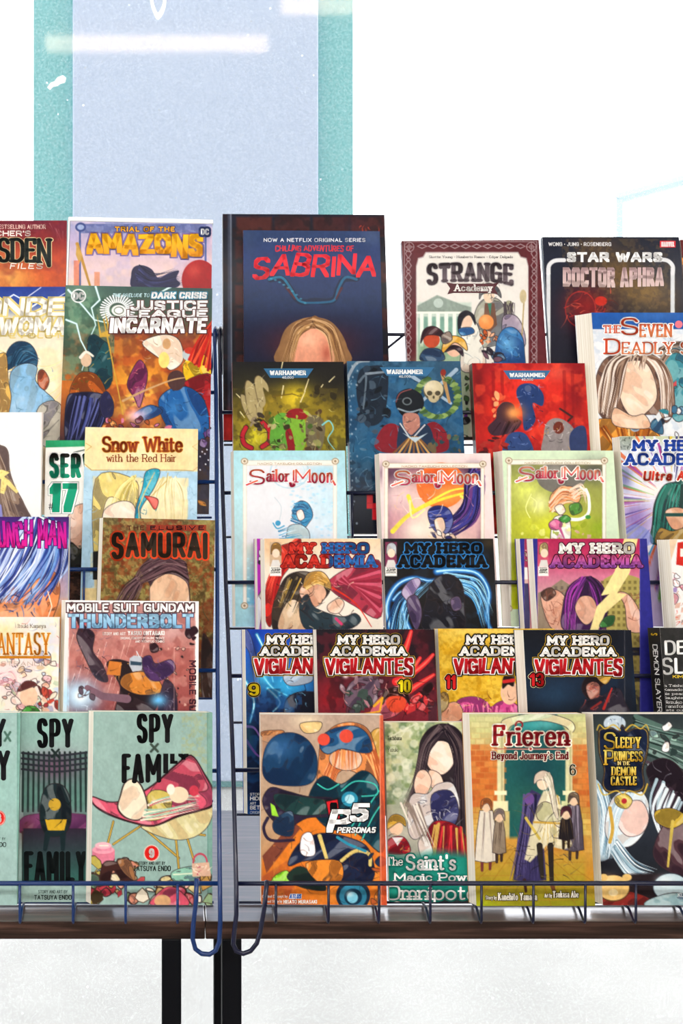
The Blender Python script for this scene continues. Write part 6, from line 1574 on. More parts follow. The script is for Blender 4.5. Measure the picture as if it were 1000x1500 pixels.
b.text('BETTEN', 366, 1180, 395, 1186, 'f0f4fa', .2, sp=.25, name='lettering')
b.text('ORIGINAL', 366, 1188, 388, 1192, 'c8d4e4', .16, sp=.25, name='lettering')
b.build()
b = Book('manga_volume', 'R', 5, 463, 636, 922, 'black and dark red volume with a yellow number ten and red crystal shards', 'manga volume', t=11, spine='R', spc='2a1014', bg='1c0f14', vis=1065, fan=3)
b.outl = '2c2024'
b.grad([(922, '14131c'), (960, '22131c'), (1000, '4a1a24'), (1050, '7a2430')]).glow(480, 1020, 20, 22, 'a01820', .8).glow(620, 935, 10, 20, '3a1018', .8).mottle(['2a1018', '6a1c28'], 14, .5, 4)
for P in [[(634, 960), (620, 975), (590, 1000), (584, 1012)], [(635, 990), (610, 1006), (590, 1020)], [(602, 925), (596, 945), (592, 955)], [(633, 1010), (612, 1022), (596, 1040)], [(615, 965), (598, 990), (580, 1000)]]:
    b.line(P, 5, 'd8282c', 12, True).line(P, 1.5, 'f0685a', 4, True)
b.poly([(505, 1020), (515, 1000), (540, 990), (556, 1000), (552, 1030), (530, 1040), (508, 1036)], '6a5464', cv=True).clutter(500, 990, 560, 1045, 24, 9, ['8a6a74', '4a3a48', '3a4a44', 'b07a84', '5a2c3a'], 5).glow(506, 992, 4, 3, 'fff4f0', .9).glow(518, 990, 4, 3, 'fff4f0', .9)
b.poly([(550, 1030), (570, 1010), (590, 1006), (600, 1020), (580, 1050), (540, 1056)], 'd0606c', cv=True).ell(580, 1030, 15, 16, 'd8482c').poly([(560, 1034), (562, 1016), (578, 1008), (596, 1016), (600, 1034), (590, 1022), (570, 1022)], '2a1210', cv=True).line([(548, 1036), (560, 1024), (556, 1044), (530, 1048)], 4, 'e8a828', 2).clutter(600, 1010, 634, 1050, 12, 10, ['8a1a22', '2a1014', 'c83034'], 6).ink(500, 990, 634, 1050, 40, 14, ['18080c', 'f0a098'], 7)
b.rect(627, 1030, 640, 1062, '22222c', 2, .5)
vig(b, 0, 0, '10', (583, 997, 601, 1016))
b.build()
b = Book('manga_volume', 'R', 5, 641, 812, 921, 'golden yellow volume with a red number eleven and pink hair', 'manga volume', t=6.5, off=-14.5, spine='R', spc='b8901c', bg='d8a61f', vis=1065, fan=3)
b.outl = '2c2024'
b.mottle(['e6bc3c', 'c08c14', 'f0cc50'], 18, .6, 4).mottle(['b07c10', 'ecc848'], 5, .4, 7).glow(700, 925, 60, 10, 'ecd06a', .7)
b.poly([(660, 1058), (668, 1030), (690, 1022), (712, 1030), (722, 1058)], 'd0488c', cv=True).poly([(712, 1058), (724, 1034), (744, 1028), (762, 1040), (760, 1060)], 'd0488c', cv=True).strands([(670, 1034), (662, 1058)], [(716, 1034), (720, 1058)], 26, 2.4, ['a02a68', 'f080b0', 'e868a0'], 4).strands([(716, 1040), (714, 1058)], [(756, 1036), (758, 1058)], 20, 2.4, ['a02a68', 'f080b0'], 5)
b.poly([(646, 1058), (652, 1036), (668, 1030), (678, 1044), (672, 1058)], 'e6a888', cv=True).poly([(640, 1030), (648, 1016), (656, 1020), (656, 1036), (646, 1045)], '9a7a40', cv=True).ell(746, 1016, 13, 18, 'ecc0a0').poly([(736, 1010), (738, 992), (752, 984), (752, 1006), (744, 1004)], '221814', cv=True).line([(738, 1000), (752, 998)], 5, 'c82828').ink(644, 1015, 752, 1055, 24, 14, ['5a2014', 'f0d080'], 6)
vig(b, 188, 0, '11', (652, 990, 667, 1011), 'd02020', 'x')
b.build()
b = Book('manga_volume', 'R', 5, 766, 924, 923, 'near black navy volume with a red number thirteen, its page edges showing', 'manga volume', t=16, off=3, spine='R', spc='1c1c26', bg='141b28', vis=1060, fan=7)
b.outl = '2c2024'
b.grad([(923, '0f131c'), (960, '121a26'), (1000, '18263a'), (1045, '101722')]).glow(810, 1020, 34, 20, '24405c', .7)
b.rect(905, 920, 926, 1062, '161a26', 3, .6).line([(914.5, 923), (915, 1060)], 1, '4a4a50')
b.poly([(852, 1012), (856, 996), (868, 986), (884, 986), (892, 1000), (880, 1008), (876, 1028), (862, 1026)], '22161a', cv=True).poly([(858, 1008), (868, 1000), (878, 1006), (876, 1024), (864, 1026)], 'a86858', cv=True).poly([(872, 990), (884, 982), (896, 990), (886, 1004)], 'c89a40', cv=True).poly([(852, 1048), (858, 1030), (880, 1022), (905, 1010), (915, 1030), (918, 1050)], '2a2430', cv=True).line([(884, 1040), (896, 1010)], 4, 'b02a24', 2).line([(866, 1040), (880, 1030)], 3, '8a2a28').ink(852, 988, 915, 1045, 24, 14, ['0a0a10', '5a4a5c', 'c05048'], 5)
vig(b, 306.5, 1, '13', (775, 987, 796, 1007), 'c81e22', 'x')
b.build()
b = Book('manga_volume', 'R', 5, 966, 1136, 920, 'black backed volume shown from behind with white title, pale text lines and lettered spine', 'manga volume', t=17, spine='L', spc='18181a', bg='2b2b2b', vis=1060, fan=8, drop=0)
b.outl = '2c2024'
b.mottle(['323232', '262626'], 8, .6, 4)
b.text('DEMON', 973, 938, 1062, 960, 'f4f4f2', .18, .13, sp=.22, wob=.5)
b.text('SLAYER', 969, 964, 1080, 989, 'f4f4f2', .18, .13, sp=.22, wob=.5)
b.text('KIMETSU NO YAIBA', 985, 990, 1072, 995, 'e8c83a', .18, sp=.3, name='lettering')
for k, tx in enumerate(['In Taisho-era Japan, Tanjiro', 'Kamado makes a living and', 'his peaceful life is lost as', 'slaughters his entire family', 'Nezuko is the one who is', 'transformed into one and', 'sets out on a dangerous']):
    b.text(tx, 971, 1004 + k * 6, 1066, 1008.6 + k * 6, 'e6e6e4', .13, .1, 'serif', sp=.2, name='lettering')
W_, H_, T_ = b.W, b.H, b.t
bk_ = b
b.build()
# spine lettering on the black spine (a quarter turn round the left edge)
def spine_text(bk, st, w0, w1, c, size):
    L, tw = layout(st, .22, 'sans')
    V, F = [], []
    L0 = (w1 - w0)
    K = pen('el', .0005, .0005)
    for k, P in L:
        X = w0 + P[:, 0] / tw * L0; Y = (P[:, 1] - .5) * size
        for i in range(len(P) - 1):
            hp = hull([(X[i] + a, Y[i] + q) for a, q in K] + [(X[i + 1] + a, Y[i + 1] + q) for a, q in K])
            n0 = len(V)
            for px_, py_ in hp:
                z = -bk.t / 2 + py_
                V.append((-bk.W / 2 + .0000 - bk.fan * (-z / bk.t) - .00015, bk.H - px_, z))
            F.append(tuple(range(n0, len(V))))
    me = mesh_np('spine_lettering', V, F)
    link('spine_lettering', me, mat('ink_' + c, c, .4), bk.root)
spine_text(bk_, 'DEMON SLAYER', .018, .088, 'f2f2f0', .006)
spine_text(bk_, 'S', .006, .0075, 'e8c020', .008)

# -- lowest tier
b = Book('manga_volume', 'R', 6, 381, 561, 1047, 'orange brown volume with dark blue rounded mass and slanted white logo, front row', 'manga volume', t=17, spine='R', spc='d8482c', bg='b79a80', roll=-.4)
b.outl = '2c2024'
b.grad([(1047, 'b29a8a'), (1090, 'bca088'), (1200, 'b8987a'), (1280, 'c08a58'), (1330, 'c8703a')])
b.glow(450, 1056, 20, 10, 'e8d8b8', .8).poly([(384, 1072), (412, 1070), (414, 1076), (386, 1080)], 'c88048', cv=True).poly([(384, 1078), (410, 1078), (404, 1110), (384, 1110)], 'c88a5c').poly([(440, 1060), (470, 1058), (466, 1072), (446, 1074)], 'e6c888', cv=True)
b.poly([(540, 1080), (560, 1070), (562, 1130), (545, 1130)], 'c89a48', cv=True).line([(384, 1086), (396, 1090), (398, 1140)], 1, '8a6a54')
b.poly([(384, 1260), (440, 1190), (470, 1180), (520, 1215), (560, 1220), (563, 1335), (384, 1335)], 'dd7a28', 2).poly([(384, 1255), (430, 1205), (440, 1215), (390, 1280)], '7a4030').poly([(384, 1330), (384, 1285), (420, 1262), (440, 1330)], 'b8582c', 2).mottle(['e8903a', 'c86420'], 20, .5, 5, (400, 1240, 563, 1335)).glow(392, 1300, 14, 20, 'a8522c', .7)
# hair and body masses
b.poly([(466, 1120), (470, 1090), (486, 1066), (512, 1058), (536, 1066), (548, 1090), (556, 1130), (560, 1185), (545, 1180), (530, 1140), (500, 1130), (482, 1160), (462, 1190)], 'e08a4c', cv=True)
b.strands([(486, 1110), (474, 1140), (462, 1185)], [(500, 1120), (490, 1140), (478, 1180)], 24, 3, ['c8683a', 'f0a868', 'b85a30', 'f6c090'], 4).strands([(536, 1110), (548, 1140), (552, 1180)], [(548, 1100), (560, 1140), (562, 1190)], 20, 3, ['c8683a', 'f0a868', 'b85a30'], 6)
b.poly([(482, 1112), (490, 1102), (520, 1100), (530, 1112), (524, 1126), (506, 1130), (488, 1124)], 'ecc4a8', cv=True).strands([(488, 1100), (484, 1130)], [(524, 1100), (526, 1130)], 20, 2.6, ['e08a4c', 'f0a868', 'c8683a'], 12)
b.poly([(468, 1095), (474, 1076), (494, 1066), (520, 1064), (538, 1076), (545, 1100), (530, 1104), (500, 1098), (480, 1106)], '20507c', cv=True).ell(474, 1084, 9, 9, 'd84a38').ell(507, 1079, 10, 10, 'd84a38')
b.poly([(460, 1150), (476, 1138), (500, 1150), (530, 1130), (552, 1145), (562, 1185), (560, 1250), (520, 1220), (480, 1215), (452, 1180)], '123c4a', cv=True)
for P in [[(465, 1150), (480, 1158), (496, 1150)], [(500, 1160), (520, 1146), (548, 1150), (552, 1165), (530, 1168)], [(520, 1225), (535, 1190), (555, 1160)], [(530, 1232), (545, 1200), (558, 1180)], [(470, 1190), (500, 1195), (520, 1180)], [(512, 1218), (522, 1200)]]: b.line(P, 1.8, '3fc8b4', cv=True)
b.poly([(384, 1130), (388, 1098), (404, 1078), (430, 1074), (452, 1086), (464, 1110), (462, 1140), (446, 1152), (410, 1152), (392, 1146)], '173a5e', cv=True).glow(410, 1096, 20, 14, '35689c', .8).glow(440, 1130, 18, 20, '12304e', .7)
b.poly([(384, 1175), (396, 1155), (420, 1160), (450, 1168), (490, 1172), (490, 1196), (450, 1200), (420, 1215), (396, 1200)], '2b2238', cv=True).poly([(402, 1165), (440, 1168), (486, 1176), (484, 1192), (440, 1196), (410, 1186)], '1d3c3c', cv=True).ell(512, 1172, 12, 11, '2a8aa8').ell(512, 1172, 7, 6.6, 'a8dce8')
b.poly([(400, 1205), (420, 1190), (430, 1195), (428, 1225), (404, 1222)], '24405c', cv=True).line([(392, 1200), (386, 1215), (396, 1232), (430, 1232)], 5, '2b2238', 4, True).poly([(396, 1178), (402, 1182), (408, 1198), (398, 1196)], '9ad83a')
b.poly([(424, 1258), (440, 1235), (470, 1222), (510, 1228), (540, 1245), (546, 1290), (500, 1305), (500, 1268), (450, 1262), (424, 1270)], '1b2440', cv=True).poly([(442, 1226), (456, 1222), (462, 1250), (452, 1256), (440, 1250)], 'f4f0f4', cv=True).line([(468, 1226), (478, 1258)], 6, 'd8c070', 5).line([(500, 1262), (520, 1248), (540, 1252), (542, 1268)], 5, 'd8c070', cv=True).line([(494, 1228), (510, 1238), (535, 1248)], 4, '2a8aa8', 4)
b.poly([(398, 1296), (402, 1284), (420, 1276), (426, 1288), (420, 1296)], '8ad42c', cv=True).poly([(420, 1285), (440, 1270), (470, 1290), (476, 1305), (440, 1300)], '20332c', cv=True).poly([(448, 1266), (496, 1262), (500, 1290), (470, 1296)], 'e88a30', cv=True)
b.ell(517, 1312, 25, 23, '18283c').ell(517, 1313, 20, 18, '2f7a98').ell(517, 1314, 13, 12, '123048').ell(516, 1315, 8, 8, '7ac4dc').glow(512, 1310, 5, 4, 'dff4fa', .8)
b.clutter(540, 1255, 562, 1335, 10, 10, ['8a3a24', '20304c', 'e88a3a', 'b85a2c'], 5).ink(388, 1160, 556, 1320, 70, 22, ['20141c', '6a3a24', '101c2c'], 8, 1.1, .6)
b.rect(556, 1040, 570, 1340, 'd4502f', 1.5, .8).line([(556, 1047), (558, 1330)], 1, 'e8a080')
b.poly([(476, 1174), (496, 1170), (500, 1215), (484, 1214)], '16161a').poly([(478, 1176), (494, 1173), (497, 1200), (484, 1206)], 'd02028')
b.text('9', 483, 1177, 494, 1196, '16161a', .3, .22, 'block', name='emblem')
b.text('P', 482, 1187, 516, 1221, 'fcfcfc', .26, .2, 'block', out=[(1.4, '16161a')], shear=.3, name='emblem')
b.text('5', 514, 1178, 540, 1205, 'fcfcfc', .26, .22, 'block', out=[(1.4, '16161a')], shear=.25, name='emblem')
b.text('PERSONA5', 494, 1213, 550, 1221.5, 'fcfcfc', .22, .18, 'block', out=[(1.0, '16161a')], shear=.25, sp=.24)
b.text('Original Concept by', 384, 1311, 421, 1316, 'f6ece4', .14, sp=.2, name='lettering')
b.text('ATLUS', 424, 1310, 441, 1316, '3a6ac0', .22, .18, 'block', out=[(.7, 'f4f4f4')], sp=.2, shear=.15, name='lettering')
b.text('Art and Story by', 384, 1318, 413, 1323, 'f6ece4', .14, sp=.2, name='lettering')
b.text('HISATO MURASAKI', 415, 1318, 464, 1323.5, 'fbf6f0', .2, sp=.22, name='lettering')
b.build()

b = Book('manga_volume', 'R', 6, 563, 730, 1058, 'front row volume with long black hair, red dress and white title on a teal glow', 'manga volume', t=10, off=-13.5, spine='R', spc='a8b098', bg='c4ccb0')
b.outl = '2c2024'
b.grad([(1058, 'd8d8b8'), (1110, 'a8b288'), (1160, '9aa88c'), (1220, 'b8b4a4'), (1340, '3a4a40')]).mottle(['6f8a4c', 'e6e6d0', '4c6a48', 'c8c890'], 13, .55, 4, (560, 1050, 735, 1180))
for x, y, r_ in ((590, 1068, 5), (606, 1090, 6), (576, 1100, 7), (596, 1120, 8), (572, 1140, 6), (610, 1066, 4), (582, 1162, 7)): b.ell(x, y, r_, r_, 'f0f0dc', 2, al=.5)
b.line([(570, 1080), (610, 1060)], 2, 'e8e8d0', al=.6).line([(580, 1090), (600, 1062)], 2, 'e8e8d0', al=.5)
b.poly([(612, 1110), (616, 1085), (630, 1066), (650, 1060), (670, 1068), (680, 1090), (682, 1150), (680, 1230), (660, 1240), (650, 1180), (640, 1140), (618, 1150), (600, 1180)], '2a2228', cv=True)
b.poly([(620, 1104), (628, 1090), (650, 1086), (664, 1098), (664, 1120), (648, 1136), (630, 1128)], 'f4d6c0', cv=True).poly([(628, 1130), (645, 1136), (650, 1160), (632, 1155)], 'ecc4a8', cv=True)
b.strands([(644, 1062), (620, 1090), (608, 1140), (585, 1185)], [(650, 1075), (630, 1100), (620, 1145), (610, 1180)], 44, 2.2, ['15101a', '4a3a40', '6a5a5a', '2a2028'], 4, 2.5).strands([(654, 1062), (676, 1090), (682, 1150), (686, 1230)], [(652, 1075), (664, 1105), (664, 1160), (668, 1230)], 44, 2.4, ['15101a', '4a3a40', '5a4a4c', '241c24'], 6, 2.5)
b.poly([(606, 1152), (612, 1132), (624, 1130), (632, 1146), (624, 1166), (612, 1170)], 'f0ccb4', cv=True).poly([(598, 1180), (606, 1164), (626, 1164), (640, 1150), (664, 1150), (672, 1190), (640, 1200), (612, 1230), (598, 1220)], 'd6d4d4', cv=True).poly([(632, 1166), (660, 1160), (672, 1190), (660, 1215), (636, 1205)], '3c3e6c', cv=True).ink(600, 1150, 672, 1220, 40, 16, ['8a8a94', 'f8f6f4', '2a2838'], 5)
b.poly([(624, 1230), (636, 1205), (664, 1208), (684, 1230), (690, 1270), (640, 1270)], 'a01f2a', cv=True).strands([(636, 1210), (626, 1262)], [(680, 1216), (686, 1262)], 24, 3, ['d03038', '6a1018', 'c8a050', '8a1820'], 7).poly([(612, 1236), (624, 1225), (634, 1250), (620, 1262)], 'e4e0dc', cv=True)
b.strands([(585, 1180), (604, 1230)], [(612, 1180), (636, 1240)], 16, 3, ['b8a89a', 'e8e0d4', '8a7a70'], 3)
b.ell(580, 1214, 10, 11, 'f0ccaa').poly([(567, 1216), (570, 1200), (580, 1194), (592, 1200), (594, 1212), (584, 1206)], 'd8ac40', cv=True).poly([(564, 1250), (570, 1230), (592, 1228), (600, 1250)], '9c1c28', cv=True).poly([(574, 1228), (582, 1240), (590, 1228)], 'e8e8ec').ink(566, 1225, 600, 1250, 10, 12, ['d8b050', '2a2a34'], 6)
b.poly([(560, 1252), (596, 1258), (640, 1248), (735, 1258), (735, 1340), (560, 1340)], '177a6c', 14).poly([(560, 1318), (735, 1318), (735, 1345), (560, 1345)], '2a1c20', 8).strands([(570, 1320), (620, 1332)], [(570, 1330), (680, 1336)], 16, 3, ['e8d8d0', '8a2028', '1a1418'], 5).glow(580, 1300, 20, 14, '2fb49c', .6).glow(650, 1270, 26, 12, '35b8a0', .6)
O2 = [(2.2, '1b8c7c')]
b.text('T', 563, 1067, 568, 1073, '3a3c34', .14, sp=.2, name='lettering') if False else None
b.text('Tachibana', 545 + 22, 1078, 588, 1085, '4a4c3c', .12, .08, 'serif', sp=.18, name='lettering')
b.text('Yuzuki', 567, 1096, 583, 1102, '4a4c3c', .12, .08, 'serif', sp=.18, name='lettering')
b.text('The', 565, 1256, 590, 1269, 'f6faf8', .13, .1, 'serif', out=O2, sp=.2)
b.text("Saint's", 594, 1252, 668, 1276, 'fbfdfc', .15, .12, 'serif', out=O2, sp=.22)
b.text('Magic Power is', 577, 1279, 726, 1295, 'fbfdfc', .16, .12, 'serif', out=O2, sp=.22)
b.text('Omnipotent', 564, 1297, 729, 1324, 'fbfdfc', .115, .085, 'serif', out=O2, sp=.2)
b.build()

b = Book('manga_volume', 'R', 6, 687, 857, 1046, 'front row volume with dark red serif title over an orange brick gateway', 'manga volume', t=15, off=3, spine='R', spc='b8a860', bg='b98a4a', fan=5)
b.outl = '2c2024'
b.grad([(1046, 'b8bc88'), (1075, 'c8b878'), (1110, 'c87a3c'), (1180, 'c07030'), (1225, 'c8a04c'), (1280, 'c0862c'), (1330, '8a8a20')])
b.poly([(760, 1046), (815, 1046), (830, 1075), (834, 1130), (838, 1240), (742, 1240), (738, 1130), (744, 1075)], '1f5a58', cv=False, soft=3).glow(790, 1130, 34, 40, '164048', .9).glow(775, 1062, 26, 12, '3aa0a0', .8).glow(785, 1180, 40, 26, '34604c', .7).glow(800, 1060, 20, 8, '5ab0b0', .8)
for r_ in range(24):
    y = 1050 + r_ * 8.4
    for k in range(24):
        x = 684 + k * 13 + (r_ % 2) * 6.5
        if 738 < x + 6 < 838: continue
        rr = random.Random(r_ * 31 + k)
        top_ = y < 1090
        b.rect(x, y, x + 12, y + 7, rr.choice(['d8d498', 'c8cc8c', 'b8b078'] if top_ else (['d87a34', 'c8642c', 'b85424', 'd88a44'] if y < 1180 else ['e0c068', 'd0aa50', 'c89a44'])), 1.2, .6)
b.poly([(734, 1058), (750, 1050), (792, 1044), (832, 1054), (842, 1066), (836, 1074), (826, 1064), (792, 1056), (752, 1062), (742, 1072)], 'e3e2b8', cv=True, al=.85)
for x in (728, 828): b.rect(x, 1070, x + 10, 1180, 'd9d4a4', 2).line([(x + 7, 1072), (x + 7, 1178)], 3, 'a8a070', al=.7).rect(x - 6, 1175, x + 16, 1190, 'e6deb0', 2).rect(x - 4, 1160, x + 14, 1166, 'eee8c0', 1.5).rect(x - 8, 1190, x + 18, 1240, 'cdb878', 2)
b.poly([(687, 1230), (857, 1226), (857, 1335), (687, 1335)], ('cf9440', '8c8a1c'), 6)
for k in range(10): b.line([(770 + (k - 5) * 6, 1240), (770 + (k - 5) * 40, 1335)], 1.4, '9a6a20', al=.5)
for k in range(5): b.line([(687, 1248 + k * 18), (857, 1246 + k * 18)], 1.4, 'a87428', al=.5)
b.glow(830, 1240, 30, 14, 'c86a2c', .5).glow(700, 1325, 30, 8, 'b0c020', .7).glow(835, 1210, 16, 30, '5a9a3c', .6)
# plain standing figures in cloaks, no faces
def cloak(bk, cx, top, bot, w, c1, c2, hair, skin='e0c0a0', legs='3a2a24'):
    bk.line([(cx - w * .18, bot - 4), (cx - w * .18, bot + 14)], 5, legs, 4).line([(cx + w * .18, bot - 4), (cx + w * .16, bot + 12)], 5, legs, 4)
    bk.poly([(cx - w * .5, bot), (cx - w * .4, top + (bot - top) * .5), (cx - w * .28, top + 14), (cx + w * .28, top + 14), (cx + w * .42, top + (bot - top) * .5), (cx + w * .5, bot), (cx, bot + 3)], c1, cv=False, soft=1.4)
    bk.line([(cx + w * .28, top + 14), (cx - w * .28, top + 14), (cx - w * .4, top + (bot - top) * .5), (cx - w * .5, bot), (cx, bot + 3), (cx + w * .5, bot), (cx + w * .42, top + (bot - top) * .5), (cx + w * .28, top + 14)], 1.1, '2c2024', al=.8)
    bk.strands([(cx - w * .2, top + 16), (cx - w * .45, bot)], [(cx + w * .2, top + 16), (cx + w * .45, bot)], 12, 2, [c2, c1], int(cx))
    bk.ell(cx, top + 8, 6.5, 8, skin).poly([(cx - 8, top + 12), (cx - 7, top), (cx, top - 4), (cx + 7, top), (cx + 8, top + 14), (cx + 3, top + 4), (cx - 3, top + 5)], hair, cv=True)
cloak(b, 712, 1175, 1262, 34, 'd9d0c0', '9a8a80', 'b86a34', legs='6a3030')
cloak(b, 731, 1190, 1250, 20, '8a7a68', '5a4a40', '9a8a7a')
cloak(b, 840, 1166, 1246, 30, '4c4450', '8a8090', '6a5a48')
b.poly([(752, 1290), (758, 1230), (766, 1180), (778, 1158), (792, 1165), (794, 1210), (800, 1290), (776, 1294)], '36305a', cv=False, soft=2).strands([(770, 1168), (760, 1230), (748, 1290)], [(786, 1168), (790, 1230), (796, 1290)], 26, 2.6, ['1c1a34', '5a5080', '2a2648'], 4).ell(775, 1172, 7, 9, '6a4a8c').line([(768, 1290), (770, 1306)], 5, '3a2420', 4)
b.poly([(768, 1260), (778, 1216), (788, 1178), (796, 1160), (812, 1160), (826, 1196), (838, 1240), (826, 1246), (800, 1240), (776, 1264)], 'd3caa8', cv=False, soft=2).strands([(796, 1168), (776, 1250)], [(818, 1170), (834, 1238)], 22, 2.4, ['a89a70', 'efe8d0', 'c8a850'], 6).poly([(786, 1186), (800, 1176), (824, 1192), (820, 1204), (790, 1204)], 'b8b48a', cv=True).line([(782, 1206), (824, 1208)], 3, 'c8a040')
b.ell(795, 1148, 9, 11, 'ead0b4').poly([(782, 1150), (784, 1136), (796, 1130), (808, 1138), (812, 1160), (818, 1200), (810, 1190), (802, 1150), (790, 1144)], 'dcd4c4', cv=True).strands([(802, 1136), (810, 1160), (818, 1210)], [(796, 1140), (804, 1170), (812, 1200)], 14, 1.8, ['f0ead8', 'b0a890'], 5)
b.line([(790, 1240), (794, 1286)], 9, '2a2420', 6).line([(806, 1240), (808, 1296)], 9, '2a2420', 6).line([(808, 1296), (812, 1308)], 7, '6a4028', 5).line([(770, 1200), (790, 1230)], 4, 'c8b050')
b.ink(752, 1170, 836, 1290, 46, 26, ['2a2238', '6a5a3a', '1c1820'], 14).clutter(790, 1180, 830, 1240, 8, 7, ['b8ae84', 'e6dec0'], 6, .7)
cloak(b, 829, 1186, 1230, 22, '1e1a1e', '4a3a2a', '5a2a34', legs='2c2018')
b.text('Frieren', 722, 1062, 833, 1094, ('9c1c22', '7c1820'), .16, .11, 'serif', out=[(2.0, 'f4ecdc')], sp=.24)
b.ell(760, 1062, 5, 5, '8a1a20', ring=2.4)
b.rect(720, 1098, 834, 1099, 'f0e8d8').rect(724, 1097.4, 830, 1098.6, 'a83a30').ell(777, 1098, 3.4, 3.4, 'f4ecdc').ell(777, 1098, 2, 2, '9c2a28')
b.text("Beyond Journey's End", 720, 1102, 832, 1116, '7c1820', .14, .1, 'serif', out=[(1.4, 'f4ecdc')], sp=.22)
b.text('6', 834, 1121, 843, 1137, '3a3a2c', .14, .09, 'serif', out=[(1.3, 'f0ecd4')], name='number')
b.text('Story by', 711, 1312, 727, 1319, 'f6f0dc', .12, .09, 'serif', out=[(.8, '4a3a14')], sp=.2, name='lettering')
b.text('Kanehito Yamada', 729, 1308, 786, 1319, 'fbf6e8', .14, .1, 'serif', out=[(.9, '4a3a14')], sp=.2, name='lettering')
b.text('Art by', 797, 1309, 808, 1316, 'f6f0dc', .12, .09, 'serif', out=[(.8, '4a3a14')], sp=.2, name='lettering')
b.text('Tsukasa Abe', 809, 1305, 847, 1315, 'fbf6e8', .14, .1, 'serif', out=[(.9, '4a3a14')], sp=.2, name='lettering')
b.build()

b = Book('manga_volume', 'R', 6, 868, 1040, 1046, 'front row volume with gold lettering on a dark blue crest amid white hair', 'manga volume', t=20, spine='R', spc='3a3a44', bg='3c4450', fan=7)
b.outl = '2c2024'
b.grad([(1046, '2a3034'), (1100, '40504e'), (1180, '2c3440'), (1260, '20242c'), (1330, '241c1c')])
b.strands([(930, 1050), (960, 1062), (1000, 1070)], [(930, 1100), (960, 1110), (1004, 1130)], 50, 6, ['4f6a62', '7f9a92', '2c403c', 'a8c0b8', '1c2a28', '5c7a72'], 3)
b.strands([(960, 1170), (985, 1190), (1004, 1230)], [(950, 1120), (980, 1140), (1004, 1160)], 40, 5, ['231a22', '3a2a34', '4a3a44', 'c8d8e0', '18141a'], 5)
b.poly([(946, 1130), (966, 1112), (990, 1120), (1006, 1150), (1010, 1220), (985, 1210), (965, 1170)], '2c2028', cv=True).ink(946, 1110, 1004, 1210, 24, 26, ['5a4a54', '120c12', '8a8a94'], 6).clutter(950, 1065, 1000, 1110, 10, 10, ['6a2030', '9ac0b0', 'e8f0f0', '2a3a38'], 9)
b.ell(900, 1060, 16, 12, 'b8c8d4').ink(885, 1050, 916, 1072, 12, 9, ['5a7a9a', 'f4f8fa', '3a4a6a'], 4)
b.poly([(866, 1150), (880, 1150), (890, 1185), (900, 1225), (890, 1260), (866, 1250)], '9cb8c8', cv=True).strands([(868, 1150), (880, 1190), (872, 1250)], [(890, 1160), (900, 1210), (896, 1260)], 40, 3, ['dcecf4', '6a90a8', 'b4d0e0', '3a5468', 'f4fafc'], 7, 2)
b.poly([(886, 1220), (892, 1180), (910, 1160), (936, 1158), (950, 1180), (946, 1215), (925, 1240), (900, 1240)], 'dce8ee', cv=True).poly([(904, 1205), (920, 1178), (940, 1176), (950, 1200), (940, 1222), (918, 1226)], 'f3dcd6', cv=True)
b.strands([(912, 1162), (896, 1190), (890, 1240)], [(930, 1166), (908, 1200), (902, 1250)], 34, 3, ['f4fafc', 'a8c4d4', 'd0e4ee', '7a9ab0'], 8, 2).strands([(906, 1230), (930, 1260), (960, 1275)], [(896, 1250), (920, 1285), (946, 1290)], 26, 3, ['eef6fa', '9ab8c8', 'c8dce8', '5a7a90'], 9, 2)
b.strands([(960, 1140), (950, 1180), (970, 1240)], [(1004, 1180), (985, 1230), (1004, 1270)], 26, 5, ['dfe9f0', '20181e', 'a8c0cc', '3a2c38'], 10).poly([(956, 1250), (975, 1205), (1000, 1200), (1010, 1280), (975, 1275)], '4a3038', cv=True).poly([(960, 1190), (985, 1186), (1006, 1200), (985, 1215), (962, 1206)], 'c8a838', cv=True).line([(985, 1205), (978, 1270)], 5, 'c8b050', 3)
b.line([(893, 1185), (897, 1215), (893, 1235)], 5, 'c8a040', cv=True).poly([(900, 1170), (915, 1164), (926, 1174), (918, 1186), (904, 1182)], 'd0b850', cv=True).ell(914, 1175, 4, 4, 'a82830')
b.poly([(866, 1275), (900, 1282), (950, 1280), (1010, 1284), (1010, 1340), (866, 1340)], '241b1f', 4).glow(880, 1268, 16, 8, '14141a', .8)
b.poly([(878, 1330), (886, 1310), (920, 1306), (950, 1316), (960, 1330)], '8a2a24', cv=True).ell(898, 1302, 24, 19, '5a3a20').ell(898, 1301, 23, 18, 'e2bb72').glow(890, 1292, 12, 8, 'f6dca4', .8).ell(884, 1286, 6, 5, 'e2bb72').ell(918, 1286, 7, 5, 'e2bb72').ell(898, 1308, 7, 5, 'f2dca8')
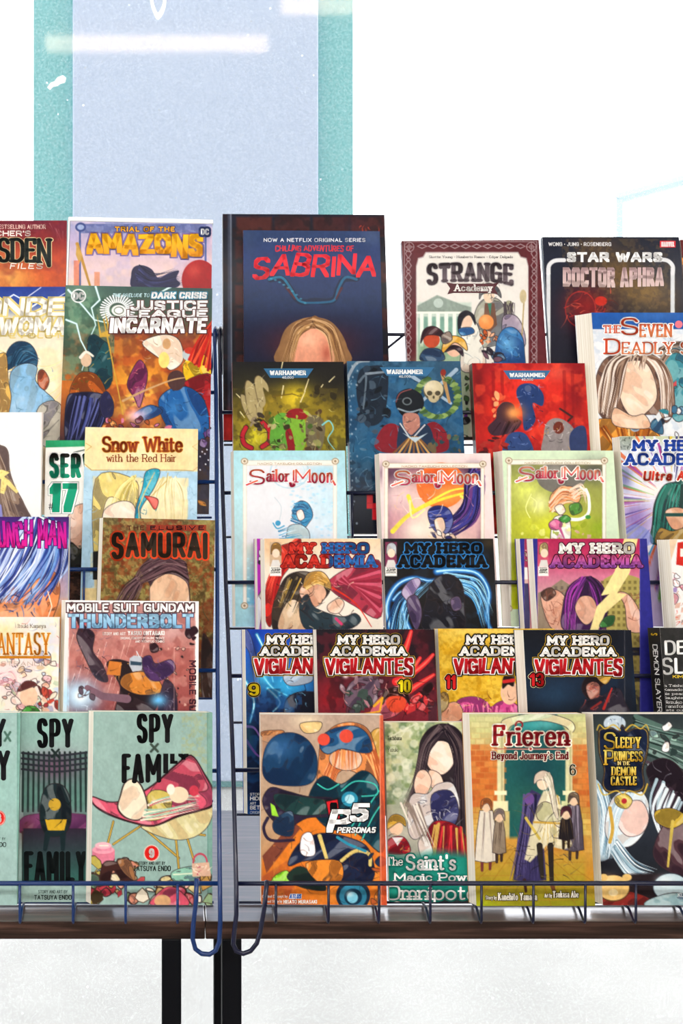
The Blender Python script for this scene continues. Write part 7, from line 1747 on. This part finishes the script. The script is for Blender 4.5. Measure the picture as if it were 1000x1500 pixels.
b.ell(982, 1300, 26, 20, '3a4a58').ell(982, 1300, 25, 19, 'c0d6de').glow(974, 1292, 12, 8, 'eef6f8', .8).poly([(950, 1318), (985, 1308), (1010, 1314), (1010, 1330), (948, 1328)], '8aaab0', cv=True)
CR = [(878, 1080), (880, 1070), (896, 1068), (906, 1073), (911, 1064), (918, 1073), (930, 1068), (944, 1070), (948, 1082), (946, 1105), (940, 1128), (942, 1152), (932, 1160), (912, 1158), (892, 1160), (884, 1150), (886, 1128), (879, 1105)]
b.poly([((x - 912) * 1.07 + 912, (y - 1112) * 1.05 + 1112) for x, y in CR], '1a1a20', cv=True).poly([((x - 912) * 1.04 + 912, (y - 1112) * 1.03 + 1112) for x, y in CR], 'c8a83c', cv=True).poly(CR, '16213a', cv=True)
for sx_ in (-1, 1):
    b.line([(912 + sx_ * 4, 1070), (912 + sx_ * 14, 1062), (912 + sx_ * 26, 1068), (912 + sx_ * 34, 1062), (912 + sx_ * 38, 1070)], 2, 'd0b040', 1.4, True).line([(912 + sx_ * 36, 1150), (912 + sx_ * 28, 1166), (912 + sx_ * 10, 1160), (912, 1166)], 2, 'd0b040', 1.4, True)
GD = ('f4e070', 'c89a28')
GO = [(1.2, '0c1018')]
b.text('S', 884, 1073, 902, 1099, GD, .13, .09, 'serif', out=GO)
b.text('LEEPY', 901, 1080, 938, 1097, GD, .15, .1, 'serif', out=GO, sp=.2)
b.text('P', 885, 1099, 899, 1122, GD, .14, .1, 'serif', out=GO)
b.text('RINCESS', 899, 1101, 941, 1117, GD, .15, .1, 'serif', out=GO, sp=.18)
b.text('IN THE', 904, 1116, 922, 1122, 'e8d080', .16, .1, 'serif', out=GO, sp=.2, name='lettering')
b.text('DEMON', 895, 1124, 931, 1138, GD, .16, .1, 'serif', out=GO, sp=.2)
b.text('CASTLE', 894, 1138, 932, 1152, GD, .16, .1, 'serif', out=GO, sp=.2)
b.text('KUMANOMATA', 992, 1308, 1040, 1314, 'e8eef0', .16, sp=.25, name='lettering')
b.build()
